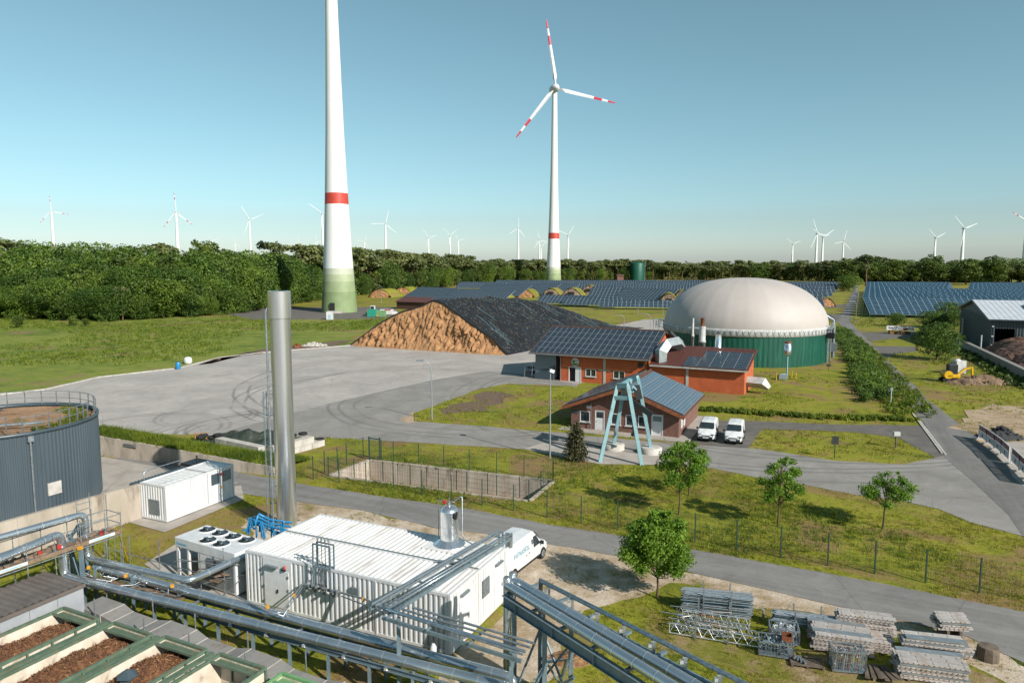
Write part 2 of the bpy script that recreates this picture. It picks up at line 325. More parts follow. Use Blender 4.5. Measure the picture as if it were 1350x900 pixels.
M['dome'] = mat('dome_membrane', H('c8bfb8', .70), H('bdb5ae', .68), .12, .6)
M['rim'] = mat('pale_rim_band', H('d3d3cf', .72), H('b3b5b2', .66), 1.4, .6)
M['tarp'] = mat('black_silage_sheet', H('34363a', .5), H('232529', .45), .5, .62, bump=.1, bscale=1.6, spec=.3)
M['face'] = mat('cut_silage', H('c99a6a', .64), H('a87850', .6), 1.6, .95, bump=.12, bscale=4.5)
def ringmat(name, c, pitch=3.8):
    m, t, b = newmat(name); sp = nn(t, 'ShaderNodeSeparateXYZ'); t.links.new(coords(t), sp.inputs[0]); q = nn(t, 'ShaderNodeMath', operation='PINGPONG'); t.links.new(sp.outputs[2], q.inputs[0]); q.inputs[1].default_value = pitch / 2
    f = ntex(t, coords(t, 'obj', (1, 1, .3)), .3, 5); k = ramp(t, f, [(.35, (.93, .94, .94, 1)), (.65, (1, 1, 1, 1))]); j = ramp(t, q.outputs[0], [(0, (.86, .87, .88, 1)), (.05, (1, 1, 1, 1))])
    t.links.new(mixc(t, 1.0, mixc(t, 1.0, c, k, 'MULTIPLY'), j, 'MULTIPLY'), b.inputs['Base Color']); b.inputs['Roughness'].default_value = .6; return m
M['tower'] = ringmat('tower_concrete_white', H('e6e7e6', .82))
M['tred'] = mat('signal_red', H('cf4a3a', .75), None, .5, .5)
M['tred2'] = mat('blade_red', H('c41e3e', .75), None, .5, .5)
TG = [mat('tower_green_%s' % n, H(h, .7), None, .3, .6) for n, h in (('deep', '8fa372'), ('mid', 'a3b486'), ('pale', 'b8c59e'), ('faint', 'cfd6bd'))]
M['blade'] = mat('blade_white', H('d9dde0', .8), None, .5, .45)
M['bark'] = mat('bark', H('8b7355', .5), H('5f4c38', .45), 3, .9, bump=.02, bscale=14, st=(1, 1, .3))
M['pinebark'] = mat('pine_bark', H('a5805f', .45), H('6e543f', .4), 1, .9)
M['leafa'] = leafmat('leaf_fresh_green', H('8cae3c', .66), H('5a8226', .62), .35, 1.2, .1)
M['leafb'] = leafmat('leaf_broadleaf_wood', H('7f9c3c', .56), H('4c6c28', .54), .2, .1, .42)
M['leafm'] = leafmat('leaf_mid_green', H('7f943f', .55), H('54692f', .52), .2, .12, .3)
M['leafp'] = leafmat('pine_needles', H('88925c', .62), H('667344', .56), .1, .15, .3)
M['leafd'] = leafmat('conifer_brownish_green', H('6a6842', .5), H('44482c', .45), .1, .8, .1)
M['blade_g'] = leafmat('grass_blades', H('aeac34', .62), H('7c8622', .58), .3, .12, .05)
M['blade_y'] = leafmat('dry_grass_blades', H('b89c5c', .62), H('94803e', .58), .25, .2, .05)
M['blade_d'] = leafmat('grass_blades_lush', H('8e9c30', .6), H('5f7820', .56), .3, .3, .05)
M['orangep'] = mat('amber_plastic', H('e0a030', .8), None, 3, .4)
M['redp'] = mat('red_plastic', H('c23a32', .75), None, 3, .4)
M['bluep'] = mat('blue_painted_pipe', H('2f8fc4', .7), H('2680b4', .7), 3, .35)
M['cyan'] = mat('pale_blue_frame_paint', H('96bfc6', .72), H('86afb6', .7), 1.5, .45, dirt=H('7a8c86', .6), dscale=1.5)
M['yellow'] = mat('excavator_yellow', H('e6b414', .8), None, 2, .4)
M['fieldframe'] = mat('array_frame_aluminium', H('9fb4c0', .8), None, 4, .5, .3)
M['gtk2'] = mat('turquoise_green_paint', H('2fa58a', .7), None, 3, .5)
M['slotm'] = mat('dark_red_brown_slot', H('5a3c40', .6), None, 3, .6)
M['bag'] = mat('tan_sand_bag', H('93866a', .5), H('6a6250', .5), 3, .9)
M['rust'] = mat('rusty_steel', H('a5623a', .6), H('7c452a', .5), 5, .8)
M['plank'] = mat('weathered_planks', H('a58a70', .6), H('7f6a56', .55), 3, .85, rvar=.25, st=(.3, 3, 3))
M['wood'] = mat('old_timber', H('8a7a68', .55), H('6a5c4e', .5), 3, .9, rvar=.2)
M['pallet'] = mat('fresh_pallet_wood', H('d09a5c', .65), H('b07c42', .6), 4, .8, rvar=.15)
M['fence'] = mat('dark_green_post', H('2f4f44', .6), None, 3, .5)
M['lampm'] = mat('lamp_post_grey', H('aab4b6', .7), None, 3, .45, .3)
M['vanw'] = mat('van_white_paint', H('eaecec', .74), None, 2, .22)
M['tyre'] = mat('tyre_rubber', H('202122', .8), None, 6, .85)
M['ltxt'] = mat('pale_blue_lettering', H('a4ccd8', .8), None, 3, .4)
M['btxt'] = mat('blue_lettering', H('5a9ac0', .8), None, 3, .4)
M['lgreen'] = mat('logo_green', H('3f8f3a', .7), None, 3, .5)
M['whsheet'] = mat('warehouse_dark_sheet', H('4c5b60', .58), H('435156', .55), .6, .5, .1)
M['whroof'] = mat('warehouse_pale_roof', H('d6dade', .78), H('c6cbd0', .76), .6, .45)
M['grille'] = mat('grey_louvre', H('9aa5a9', .62), H('7c888d', .6), 8, .5, .3)
M['black'] = mat('black_crushed_stone', H('3a3c3e', .6), None, 4, .9, bump=.05, bscale=4)
# ================================================================== GROUND, ROADS, YARD
def W(pl): return [at(*p) for p in pl]
def ragged(poly, amp=.25, seg=1.2, far=False):
    out = []; n = len(poly)
    for i in range(n):
        a = Vector(poly[i]); b = Vector(poly[(i + 1) % n]); L = (b - a).length; k = max(1, min(80, int(L / seg)))
        for j in range(k):
            p = a + (b - a) * (j / k); q = Vector((p.x * .35, p.y * .35, 3.1)); f = 1 + .4 * min(3, p.length / 60)
            out.append((p.x + noise.noise(q) * amp * 2 * f, p.y + noise.noise(q + Vector((9, 4, 0))) * amp * 2 * f))
    return out
def inpoly(P, poly):
    x, y = P[:, 0], P[:, 1]; r = np.zeros(len(P), bool); n = len(poly)
    for i in range(n):
        x1, y1 = poly[i]; x2, y2 = poly[(i + 1) % n]
        c = ((y1 > y) != (y2 > y)); r ^= c & (x < (x2 - x1) * (y - y1) / ((y2 - y1) if y2 != y1 else 1e-9) + x1)
    return r
def sheet(name, poly, z, m, thick=0):
    b = MB()
    if thick: b.prism(poly, z - thick, z)
    else: b.add([(p[0], p[1], z) for p in poly], [list(range(len(poly)))])
    return b.struct(name, m)
YARD = W([(-420, 585), (-60, 530), (0, 520), (60, 513), (130, 497), (235, 485), (290, 471), (350, 464), (462, 455), (560, 452), (670, 452), (700, 452), (850, 421), (888, 421), (885, 432), (860, 470), (762, 507), (760, 520), (752, 573), (690, 592), (560, 584), (435, 577), (300, 574), (130, 570), (-60, 566), (-420, 640)])
ASPH = W([(290, 571), (420, 535), (560, 503), (640, 489), (700, 494), (762, 507), (752, 573), (900, 585), (1000, 592), (1100, 607), (1190, 612), (1246, 601), (1300, 640), (1350, 690), (1420, 740), (1350, 707), (1281, 689), (1238, 671), (1187, 660), (1132, 652), (1054, 638), (1000, 630), (940, 617), (870, 611), (790, 610), (690, 592), (560, 584), (435, 577)])
MAIN = W([(1126, 376), (1130, 376), (1131, 390), (1121, 424), (1165, 471), (1224, 527), (1277, 570), (1330, 588), (1500, 640), (1700, 800), (1420, 760), (1350, 707), (1330, 680), (1246, 601), (1211, 548), (1149, 477), (1110, 430), (1104, 424), (1124, 385)])
GPATH = W([(905, 553), (1000, 555), (1093, 559), (1215, 561), (1222, 566), (1248, 604), (1236, 606), (1187, 578), (1124, 569), (1006, 566), (1003, 570), (985, 592), (900, 584)])
SRV = W([(150, 588), (312, 622), (391, 637), (513, 656), (620, 671), (720, 690.6), (820, 706.5), (917, 725), (1080, 754), (1217, 780), (1350, 806), (1600, 850), (1600, 940), (1350, 873), (1278, 841), (1229, 827), (1080, 794), (971, 768), (907, 753), (826, 735), (733, 719.5), (673, 708), (571, 695), (479, 673), (393, 661.7), (312, 650), (240, 640), (150, 615)])
ISL1 = W([(546, 545), (627, 514), (670, 506), (751, 509.5), (800, 515), (760, 571), (720, 568.5), (627, 561), (547, 555)])
LOTS = [W([(1122, 428), (1135, 438), (1160, 438), (1226, 436), (1250, 444), (1180, 446), (1146, 450), (1130, 436)]), W([(1150, 456), (1208, 457), (1215, 463), (1180, 466), (1165, 471)]), W([(1085, 418), (1112, 412), (1118, 415), (1108, 425)]), W([(1092, 402), (1118, 401), (1118, 404), (1090, 407)])]
TPAD = W([(300, 414), (330, 406), (400, 405), (520, 405), (530, 414), (500, 420), (420, 421), (330, 421)])
SOIL = W([(262, 481), (300, 470), (350, 460), (420, 452), (470, 448), (440, 456), (350, 465), (290, 472)])
SAND = W([(1262, 563), (1275, 545), (1310, 535), (1352, 538), (1420, 545), (1440, 600), (1310, 590), (1290, 576)])
RPAD = W([(1300, 582), (1352, 584), (1500, 600), (1600, 700), (1400, 680), (1350, 645)])
FPAD = W([(690, 592), (716, 584), (790, 592), (880, 603), (900, 614), (870, 613), (790, 612)])
MEADOW = W([(-700, 600), (-420, 585), (-60, 530), (0, 520), (60, 513), (130, 497), (235, 485), (290, 471), (350, 464), (462, 455), (470, 440), (520, 421), (420, 421), (330, 421), (300, 416), (-400, 430), (-900, 500)])
VERGE = W([(393, 660), (479, 671), (571, 693), (640, 700), (733, 717), (826, 733), (907, 751), (1080, 792), (1278, 839), (1350, 871), (1470, 915), (1470, 980), (1350, 905), (1200, 840), (1050, 808), (960, 788), (900, 767), (850, 775), (815, 800), (770, 800), (742, 835), (700, 900), (590, 890), (600, 850), (672, 812), (672, 740), (560, 712), (440, 690), (350, 712), (300, 700)])
LOWDIRT = W([(860, 850), (930, 835), (1000, 855), (1100, 870), (1180, 880), (1260, 870), (1350, 905), (1350, 960), (1150, 930), (1000, 890)])
CPAD = W([(140, 674), (187, 660), (318, 640), (322, 658), (217, 702), (164, 687)])
KPAD = W([(190, 744), (240, 712), (300, 700), (345, 730), (345, 790), (285, 800)])
BASIN = [(-60, 38), (-32.6, 38), (-26.6, 49.0), (-22.6, 57.2), (-38, 65), (-70, 75)]
PIT = W([(487, 607), (728, 634.5), (697, 660), (436, 627)])
# ground sheet with the basin pit left open
big = [(-7000, -300), (7000, -300), (7000, 9000), (-7000, 9000)]; pts = big + PIT
res = delaunay_2d_cdt([Vector(p) for p in pts], [(0, 1), (1, 2), (2, 3), (3, 0), (4, 5), (5, 6), (6, 7), (7, 4)], [], 1, 1e-5)
gb = MB(); V2, F2 = res[0], res[2]
for f in F2:
    c = sum((V2[i] for i in f), Vector((0, 0))) / 3
    if not inpoly(np.array([[c.x, c.y]]), PIT)[0]: gb.add([(V2[i].x, V2[i].y, 0) for i in f], [list(range(len(f)))])
gb.struct('grass_ground', M['grass'])
sheet('meadow', ragged(MEADOW, .3, 4), .006, M['meadow'])
sheet('yard', ragged(YARD, .12, 3), .012, M['yard'])
sheet('sandy_verge', ragged(VERGE, .5, .8), .01, M['verge'])
sheet('bare_soil_patch', ragged(LOWDIRT, .6, .8), .011, M['mixed'])
sheet('cross_road', ragged(ASPH, .08, 3), .024, M['asphalt'])
sheet('main_road', ragged(MAIN, .15, 4), .036, M['mainroad'])
sheet('service_road', ragged(SRV, .07, 1.5), .03, M['service'])
sheet('gravel_path', ragged(GPATH, .12, 2), .02, M['gravel'])
sheet('concrete_yard', ragged(RPAD, .1, 3), .052, M['pad'])
sheet('sandy_ground', ragged(SAND, 1.0, 1.5), .044, M['sand'])
sheet('loading_pad', FPAD, .04, M['pad'])
sheet('container_pad', CPAD, .04, M['pad']); sheet('cooler_pad', KPAD, .04, M['pad'])
sheet('basin_floor', BASIN, .045, M['pad'])
sheet('turbine_pad', ragged(TPAD, .5, 8), .015, M['gravel'])
sheet('soil_strip', ragged(SOIL, .8, 2), .055, M['soil'])
for l in LOTS: sheet('side_road', ragged(l, .3, 5), .016, M['gravel'])
sheet('grass_island', ragged(ISL1, .2, 1.5), .09, M['grass'], .1)
sheet('island_soil_patch', ragged(W([(580, 545), (612, 530), (650, 516), (672, 519), (668, 527), (630, 543), (600, 546)]), .7, 1), .1, M['soil'])
sheet('path_dust', ragged(W([(524, 553), (546, 543), (550, 556), (535, 558)]), .2, 1), .03, M['sand'])
# kerb along the yard
kb = MB(); kp = W([(-60, 530), (0, 520.5), (60, 513.5), (130, 497.5), (235, 485.5), (290, 471.5), (350, 464.5), (462, 455.5)])
for a, b_ in zip(kp, kp[1:]):
    a = Vector((a[0], a[1], .07)); b_ = Vector((b_[0], b_[1], .07)); k = max(1, int((b_ - a).length / 2))
    for j in range(k): kb.bar(a.lerp(b_, j / k), a.lerp(b_, (j + .97) / k), .35, .16 + .03 * random.random())
kb.struct('yard_kerb', M['conc2'])
kb = MB()
for a, b_ in ((at(1208, 549), at(1247, 600)), (at(1203, 545), at(1242, 598))):
    a = Vector((*a, .05)); b_ = Vector((*b_, .05)); k = 24
    for j in range(k): kb.bar(a.lerp(b_, j / k), a.lerp(b_, (j + .96) / k), .16, .1)
kb.struct('road_kerb', M['conc2'])

# open concrete basin by the road
p0, p1, p2, p3 = [Vector((*p, 0)) for p in PIT]; DP = -1.75
bs = thing('water_basin', 'long open concrete basin with stained walls inside the green fence', 'basin', p3[:])
for a, b_ in ((p0, p1), (p1, p2), (p2, p3), (p3, p0)):
    k = max(2, round((b_ - a).length / 3.0)); ctr = (p0 + p1 + p2 + p3) / 4; nrm = (b_ - a).normalized().cross(Vector((0, 0, 1)))
    if nrm.dot(ctr - a) > 0: nrm = -nrm
    for j in range(k):
        q = a.lerp(b_, j / k + .003); r_ = a.lerp(b_, (j + 1) / k - .003); m = MB(); o = nrm * .14
        vs = [q, r_, r_ + nrm * .28, q + nrm * .28]; m.prism([(v.x, v.y) for v in vs], DP, .1); m.part('wall_panel', M['conc'], bs, world=True)
m = MB(); m.add([(p.x, p.y, DP + .02) for p in (p0, p1, p2, p3)], [(0, 1, 2, 3)]); m.part('basin_floor', M['peat'], bs, world=True)

# ------------------------------------------------------------------ grass
NOG = [YARD, ASPH, MAIN, GPATH, SRV, TPAD, RPAD, FPAD, CPAD, KPAD, BASIN, PIT] + LOTS
def grassy(P):
    ok = np.ones(len(P), bool)
    for g in NOG: ok &= ~inpoly(P, g)
    return ok | inpoly(P, ISL1)
def blades(P, z, K, h, wd, rad, seed=1, lean=.5):
    r = np.random.default_rng(seed); N = len(P); n = N * K
    c = np.repeat(P, K, 0) + r.normal(0, rad, (n, 2)); zz = np.repeat(z, K); hh = h * np.repeat(r.uniform(.5, 1.4, N), K) * r.uniform(.6, 1.25, n)
    a = r.uniform(0, 2 * PI, n); ww = wd * r.uniform(.6, 1.3, n); dx, dy = np.cos(a) * ww / 2, np.sin(a) * ww / 2
    l = r.normal(0, lean, (n, 2)) * hh[:, None]
    V = np.empty((n, 3, 3)); V[:, 0] = np.c_[c[:, 0] - dx, c[:, 1] - dy, zz - .02]; V[:, 1] = np.c_[c[:, 0] + dx, c[:, 1] + dy, zz - .02]; V[:, 2] = np.c_[c + l, zz + hh]
    return V.reshape(-1, 3), np.arange(n * 3).reshape(-1, 3)
def lush(P, s=.09):   # patchiness
    return np.array([noise.noise(Vector((x * s, y * s, 1.7))) + .5 * noise.noise(Vector((x * s * 4, y * s * 4, 5.7))) for x, y in P])
def tufts(name, x0, x1, y0, y1, dens, K, h, wd, rad, thr, m, label, seed, sc=.09, where=None):
    r = np.random.default_rng(seed); N = int((x1 - x0) * (y1 - y0) * dens); P = np.c_[r.uniform(x0, x1, N), r.uniform(y0, y1, N)]
    P = P[np.abs(P[:, 0]) < P[:, 1] * .76 + 3]; P = P[grassy(P)]
    if where is not None: P = P[where(P)]
    L = lush(P, sc); P = P[L + r.normal(0, .12, len(P)) > thr]
    V, F = blades(P, np.where(inpoly(P, ISL1), .09, 0), K, h, wd, rad, seed)
    o = bpy.data.objects.new(name, npmesh(name, V, F, m)); COL.objects.link(o)
    return tag(o, label, 'grass', kind='stuff')
nv = lambda P: ~inpoly(P, VERGE) & (~inpoly(P, LOWDIRT) | (lush(P, .3) > .12))
tufts('grass_tufts', -34, 34, 24, 60, 18, 7, .15, .03, .07, -.08, M['blade_g'], 'tufted green grass of the strips along the service road and around the containers', 3, .15, nv)
tufts('verge_weeds', -34, 34, 24, 60, 9, 6, .12, .03, .05, .22, M['blade_d'], 'thin weeds on the sandy verge south of the service road', 4, .25, lambda P: ~nv(P))
tufts('grass_tufts', -60, 90, 60, 130, 2.2, 5, .24, .09, .16, -.1, M['blade_g'], 'grass of the islands and lawns between the roads and the dome', 5, .08)
tufts('meadow_grass', -230, 20, 125, 262, 1.0, 5, .45, .2, .35, -.05, M['blade_d'], 'rough meadow grass between the yard and the wood', 6, .03)
tufts('meadow_grass', 60, 240, 125, 262, .7, 4, .4, .2, .35, .05, M['blade_d'], 'rough grass around the main road and the warehouse', 7, .05)
fenceband = lambda P: inpoly(P, W([(380, 625), (479, 604), (560, 596), (700, 602), (1000, 640), (1360, 760), (1360, 806), (1080, 752), (720, 690), (390, 637)]))
tufts('tall_roadside_grass', -20, 32, 30, 66, 11, 6, .3, .045, .1, .0, M['blade_d'], 'taller lush grass along the fence above the service road', 8, .12, fenceband)

tufts('dry_grass', -34, 60, 24, 80, 9, 6, .15, .03, .09, .08, M['blade_y'], 'dry straw-coloured grass in patches over the bank and verges', 14, .2, lambda P: ~inpoly(P, VERGE))

sheet('unseen_reflection_sheet', [(-160, -200), (160, -200), (160, 4), (60, 20), (-60, 20), (-160, 4)], .02, M['pad'])  # unseen pale sheet behind the camera, added so the steel stack reflects grey
# ================================================================== TREES
def cloud(cents, n, ls, r, flat=.75, shell=.55, out=.6):
    """leaf faces through a set of lobes: cents = [(x,y,z,radius)]"""
    w_ = np.array([c[3] ** 2 for c in cents]); idx = r.choice(len(cents), n, p=w_ / w_.sum()); C_ = np.array(cents)[idx]
    d = r.normal(0, 1, (n, 3)); d /= np.linalg.norm(d, axis=1)[:, None]; rad = C_[:, 3] * (shell + (1 - shell) * r.uniform(0, 1, n)) * r.uniform(.9, 1.12, n)
    P = C_[:, :3] + d * rad[:, None] * np.array([1, 1, flat])
    nrm = d * out + r.normal(0, .6, (n, 3)) + np.array([0, 0, .25]); nrm /= np.linalg.norm(nrm, axis=1)[:, None]
    a = np.cross(nrm, r.normal(0, 1, (n, 3))); a /= np.linalg.norm(a, axis=1)[:, None]; b = np.cross(nrm, a); s = (ls * r.uniform(.6, 1.4, n))[:, None]
    V = np.stack([P - a * s, P - b * s * .55, P + a * s, P + b * s * .55], 1).reshape(-1, 3); return V, np.arange(n * 4).reshape(-1, 4)
def lobes(r, h0, h1, rad, k, wob=.45):
    out = []
    for i in range(k):
        t = (i + .5) / k; z = h0 + (h1 - h0) * t; pr = rad * math.sin(PI * (.12 + .82 * t)) ** .7; a = i * 2.4 + r.uniform(-.5, .5)
        out.append((math.cos(a) * pr * wob * r.uniform(.6, 1.3), math.sin(a) * pr * wob * r.uniform(.6, 1.3), z, pr * r.uniform(.5, .72)))
    return out
def trunkmesh(name, h, r0, r1, m, limbs=(), bend=.3, seed=1, n=8):
    rr = random.Random(seed); b = MB(); pts = []; x = y = 0
    for i in range(6):
        t = i / 5; pts.append((x, y, h * t - (.2 if i == 0 else 0))); x += rr.uniform(-bend, bend) * .3; y += rr.uniform(-bend, bend) * .3
    b.path(pts, [r0 + (r1 - r0) * i / 5 for i in range(6)], n)
    for (t, ang, ln, up, r_) in limbs:
        i = min(4, int(t * 5)); p = Vector(pts[i]).lerp(Vector(pts[i + 1]), t * 5 - i); q = p + Vector((math.cos(ang) * ln, math.sin(ang) * ln, up))
        b.path([p, p.lerp(q, .5) + Vector((0, 0, -.05 * ln)), q], [r_, r_ * .7, r_ * .3], 6)
    return b.mesh(name, m)
PR = {}
def proto(kind, k, fn):
    for i in range(k): PR.setdefault(kind, []).append(fn(i))
def broad(i):
    r = np.random.default_rng(40 + i); L = lobes(r, 3.5, 9.2, 4.6, 15, .72) + [(r.uniform(-3, 3), r.uniform(-3, 3), r.uniform(1.2, 4), 2.2) for _ in range(6)]
    V, F = cloud(L, 9500, .19, r, .75, .78); return npmesh('crown', V, F, M['leafb']), trunkmesh('trunk', 8, .3, .12, M['bark'], [(.4, a, 2.5, 2, .1) for a in (0, 2, 4)], seed=i)
def pine(i):
    r = np.random.default_rng(80 + i); L = [(r.normal(0, 1.1), r.normal(0, 1.1), 6.2 + 3.4 * r.uniform(0, 1), r.uniform(.9, 1.7)) for _ in range(9)] + [(r.normal(0, .5), r.normal(0, .5), 9.4, 1.0)]
    V, F = cloud(L, 1500, .27, r, .6, .3); return npmesh('crown', V, F, M['leafp']), trunkmesh('trunk', 9, .2, .08, M['pinebark'], [(.7, a, 1.3, .5, .05) for a in (0, 2.1, 4.2)], seed=i, n=6)
def shrubby(i):
    r = np.random.default_rng(120 + i); L = lobes(r, 1.5, 9, 3.0, 12, .5)
    V, F = cloud(L, 3600, .24, r); return npmesh('crown', V, F, M['leafm']), trunkmesh('trunk', 8, .22, .08, M['bark'], seed=i, n=6)
proto('broad', 6, broad); proto('pine', 6, pine); proto('mid', 6, shrubby)
def tree(name, kind, x, y, h, label, group, i=None, wd=1.0, base=10.0, cat='tree', rz=None):
    i = random.randrange(len(PR[kind])) if i is None else i; c, t = PR[kind][i]; s = h / base
    o = thing(name, label, cat, (x, y, 0), 0, group); o.rotation_euler = (0, 0, random.uniform(0, 6.28) if rz is None else rz); o.scale = (s * wd, s * wd, s)
    share(c, 'crown', o); share(t, 'trunk', o); return o
# ---- the wood at the left, broadleaved edge
edge = [at(-160, 428), at(0, 421), at(150, 424), at(240, 418), at(300, 414), at(345, 403), at(405, 398)]
LB = 'broadleaved tree in the dense green edge of the wood at the left'
def along(pl, t):
    L = [math.dist(a, b) for a, b in zip(pl, pl[1:])]; s = t * sum(L)
    for a, b, l in zip(pl, pl[1:], L):
        if s <= l: return (a[0] + (b[0] - a[0]) * s / l, a[1] + (b[1] - a[1]) * s / l)
        s -= l
    return pl[-1]
cnt = 0
for row in range(5):
    n = [30, 26, 26, 24, 22][row]
    for k in range(n):
        x, y = along(edge, (k + .5 * (row % 2) + random.uniform(.1, .6)) / n); a = -12 * 0; dx, dy = random.uniform(-2.5, 2.5), row * 9 + random.uniform(0, 4) + (2 if row == 0 else 4)
        h = [10, 16, 20, 23, 24.5][row] * random.uniform(.82, 1.14) * (1.0 if k < n * .75 else .9)
        if row == 0 and k % 3 == 1: h *= 1.25
        q_ = random.random(); kind = 'broad' if q_ < .66 else ('mid' if q_ < .88 else 'pine')
        if row > 1: h *= random.uniform(.86, 1.12)
        tree('broadleaf_tree', kind, x + dx, y + dy, h, LB, 'trees of the wood at the left', wd=1.0 if row else 1.2); cnt += 1
for px, py, hh in ((-2, 372, 31), (208, 377, 29), (297, 378, 25)):
    x, y = at(px, py); y = min(y, 300); x = (px - 675) / FPX * y
    tree('pine_tree', 'pine', x, y, {-2: 29, 208: 26.5, 297: 24}[px], {-2: 'dark pine rising above the wood at the left frame edge', 208: 'dark bushy pine standing above the wood behind the second far turbine from the left', 297: 'small dark pine tip above the wood left of the tall white tower'}[px], None, wd=1.7)
for px, py, hh, lb in ((25, 432, 4, 'lone shrub in the meadow near the left frame edge'), (97, 430, 3.4, 'left one of two small shrubs at the foot of the wood'), (113, 430, 2.6, 'lower right one of two small shrubs at the foot of the wood')):
    x, y = at(px, py); tree('meadow_shrub', 'mid', x, y, hh, lb, None, wd=1.5, cat='shrub')
# ---- belt of pines behind the solar fields
belt = [at(385, 399), at(440, 393), at(482, 388), at(600, 377), at(700, 371.5), at(860, 368.5)]
pl2 = [at(860, 368.5), (200, 800), (260, 700), (330, 640)]
PB = 'tall pine with a bare reddish trunk in the belt behind the solar fields'
MBt = 'round green tree under the pines in the belt behind the solar fields'
def hbelt(y): return 25.5 if y < 480 else 24
for row in range(3):
    n = [62, 46, 36][row]
    for k in range(n):
        x, y = along(belt, (k + random.uniform(.1, .9)) / n); y += row * 14 + random.uniform(0, 8) + 6
        tree('pine_tree', 'pine', x, y, (hbelt(y) if y < 600 else 21) * random.uniform(.9, 1.08), PB, 'pines of the belt behind the solar fields', wd=1.35)
for k in range(46):
    x, y = along(belt, (k + random.uniform(.1, .9)) / 46); tree('belt_tree', 'mid' if k % 3 else 'broad', x, y + random.uniform(-6, 4), random.uniform(10, 18) * (1.15 if x < 0 else .9), MBt, 'green trees under the pines of the belt')
# ---- mixed wood at the right
RB = 'tree of the mixed wood behind the right solar field'
rb = [at(860, 369), at(1000, 369.5), at(1100, 371), at(1135, 372), at(1300, 373), at(1480, 375)]
for row in range(3):
    n = [58, 48, 40][row]
    for k in range(n):
        x, y = along(rb, (k + random.uniform(.1, .9)) / n); px = 675 + FPX * x / y
        if 1115 < px < 1139 and row < 2 and random.random() < .5: continue
        kind = 'pine' if px < 1130 and random.random() < .8 else random.choice(['mid', 'broad', 'pine', 'mid'])
        h = (19 if px < 1130 else 20.5) * random.uniform(.74, 1.14)
        tree('pine_tree' if kind == 'pine' else 'wood_tree', kind, x, y + row * 16 + 6, h, RB if kind != 'pine' else 'pine of the mixed wood behind the dome and the right solar field', 'mixed wood trees beyond the right solar field' if kind != 'pine' else 'pines of the mixed wood', wd=1.3)
for px, h, d in ((1113, 25, 640), (1226, 28, 600), (1306, 27, 600), (1272, 24, 600), (1174, 24, 610), (1140, 25, 560)):
    tree('wood_tree', 'mid' if px != 1140 else 'pine', (px - 675) / FPX * d, d, h, {1113: 'round tree standing above the belt left of the road end', 1226: 'tall dark round-topped tree above the right wood, left of the far turbine', 1306: 'broad tall tree above the right wood near the frame edge', 1272: 'green tree above the right wood below the leaning far turbine', 1174: 'darker tree above the wood just right of the road end', 1140: 'tall dark conifer beside the road end'}[px], None, wd=1.5)
for px, py, h, lb in ((1253, 433, 7.5, 'dense green tree left of the dark warehouse corner'), (1230, 442, 6.5, 'loose bushy shrub in front of the tree by the warehouse'), (1181, 430, 4, 'small round bush at the front edge of the right solar field'), (1119, 384, 11, 'dark round bush at the far end of the main road'), (1235, 474, 7.2, 'large round bush on the lawn right of the main road')):
    x, y = at(px, py); tree('bush', 'broad', x, y, h, lb, None, wd=1.15 if px != 1235 else 1.0, cat='bush')
# far woods: one mass to the horizon
r = np.random.default_rng(3); L = []
for k in range(900):
    y = r.uniform(900, 2600); x = r.uniform(-.85, .85) * y
    if x > y * -.85: L.append((x, y, 11, 9))
V, F = cloud(L, 26000, 3.2, r, 1.0, .5, .9)
o = bpy.data.objects.new('far_woods', npmesh('far_woods', V, F, M['leafp'])); COL.objects.link(o); tag(o, 'dark line of far woods along the horizon behind everything', 'wood', kind='stuff')
# understorey filling the wood edges
L = []
for k in range(420):
    x, y = along(edge, r.uniform(0, 1)); L.append((x + r.uniform(-2, 2), y + r.uniform(8, 55), r.uniform(1.5, 9), 3.2))
for k in range(2600):
    x, y = along(belt if r.uniform() < .5 else rb, r.uniform(0, 1)); L.append((x, y + r.uniform(6, 60), r.uniform(1, 8) if r.uniform() < .6 else r.uniform(8, 13), 3.6))
V, F = cloud(L, 110000, .7, r, .9, .4)
o = bpy.data.objects.new('undergrowth', npmesh('undergrowth', V, F, M['leafm'])); COL.objects.link(o); tag(o, 'dark undergrowth between the trunks of the woods', 'undergrowth', kind='stuff')

# ---- young trees near
def young(px, py, h, r_, hb, seed, label, ls=.15, n=2600, lean=0, leaf='leafa', shape=1.0):
    x, y = at(px, py); r = np.random.default_rng(seed); o = thing('young_tree', label, 'tree', (x, y, 0)); L = []
    K = 44 if n > 4000 else 24
    for k in range(K):
        t = (k + .5) / K; pr = r_ * math.sin(PI * (.2 + .72 * t ** shape)); a = k * 2.4 + r.uniform(-.5, .5); d = pr * r.uniform(.3, .95) ** .7
        L.append((math.cos(a) * d + lean * t, math.sin(a) * d, hb + (h - hb) * (.06 + .9 * t) + r.uniform(-.2, .2), pr * (r.uniform(.3, .5) if n > 4000 else r.uniform(.24, .44)) + .08))
    V, F = cloud(L, int(n * 2.6), ls * .62, r, .7, .1); o1 = bpy.data.objects.new('crown', npmesh('crown', V, F, M[leaf])); COL.objects.link(o1); o1.parent = o
    b = MB(); b.path([(0, 0, -.1), (.04, .02, hb * .5), (lean * .1, 0, hb), (lean * .5, 0, h * .8)], [.075, .06, .05, .02], 8)
    for c in L: b.path([(lean * .2, 0, max(hb * .85, c[2] - 1.0)), ((c[0] + lean * .2) / 2, c[1] / 2, c[2] - .35), c[:3]], [.03, .02, .008], 5)
    b.part('trunk', M['bark'], o); return o
young(866, 788, 4.9, 1.75, 1.35, 1, 'dense round-crowned young maple on the grass below the service road', .12, 9000)
young(895, 678, 5.3, 1.65, 1.9, 2, 'young tree left of the three behind the fence, in front of the parked vans', .13, 2600)
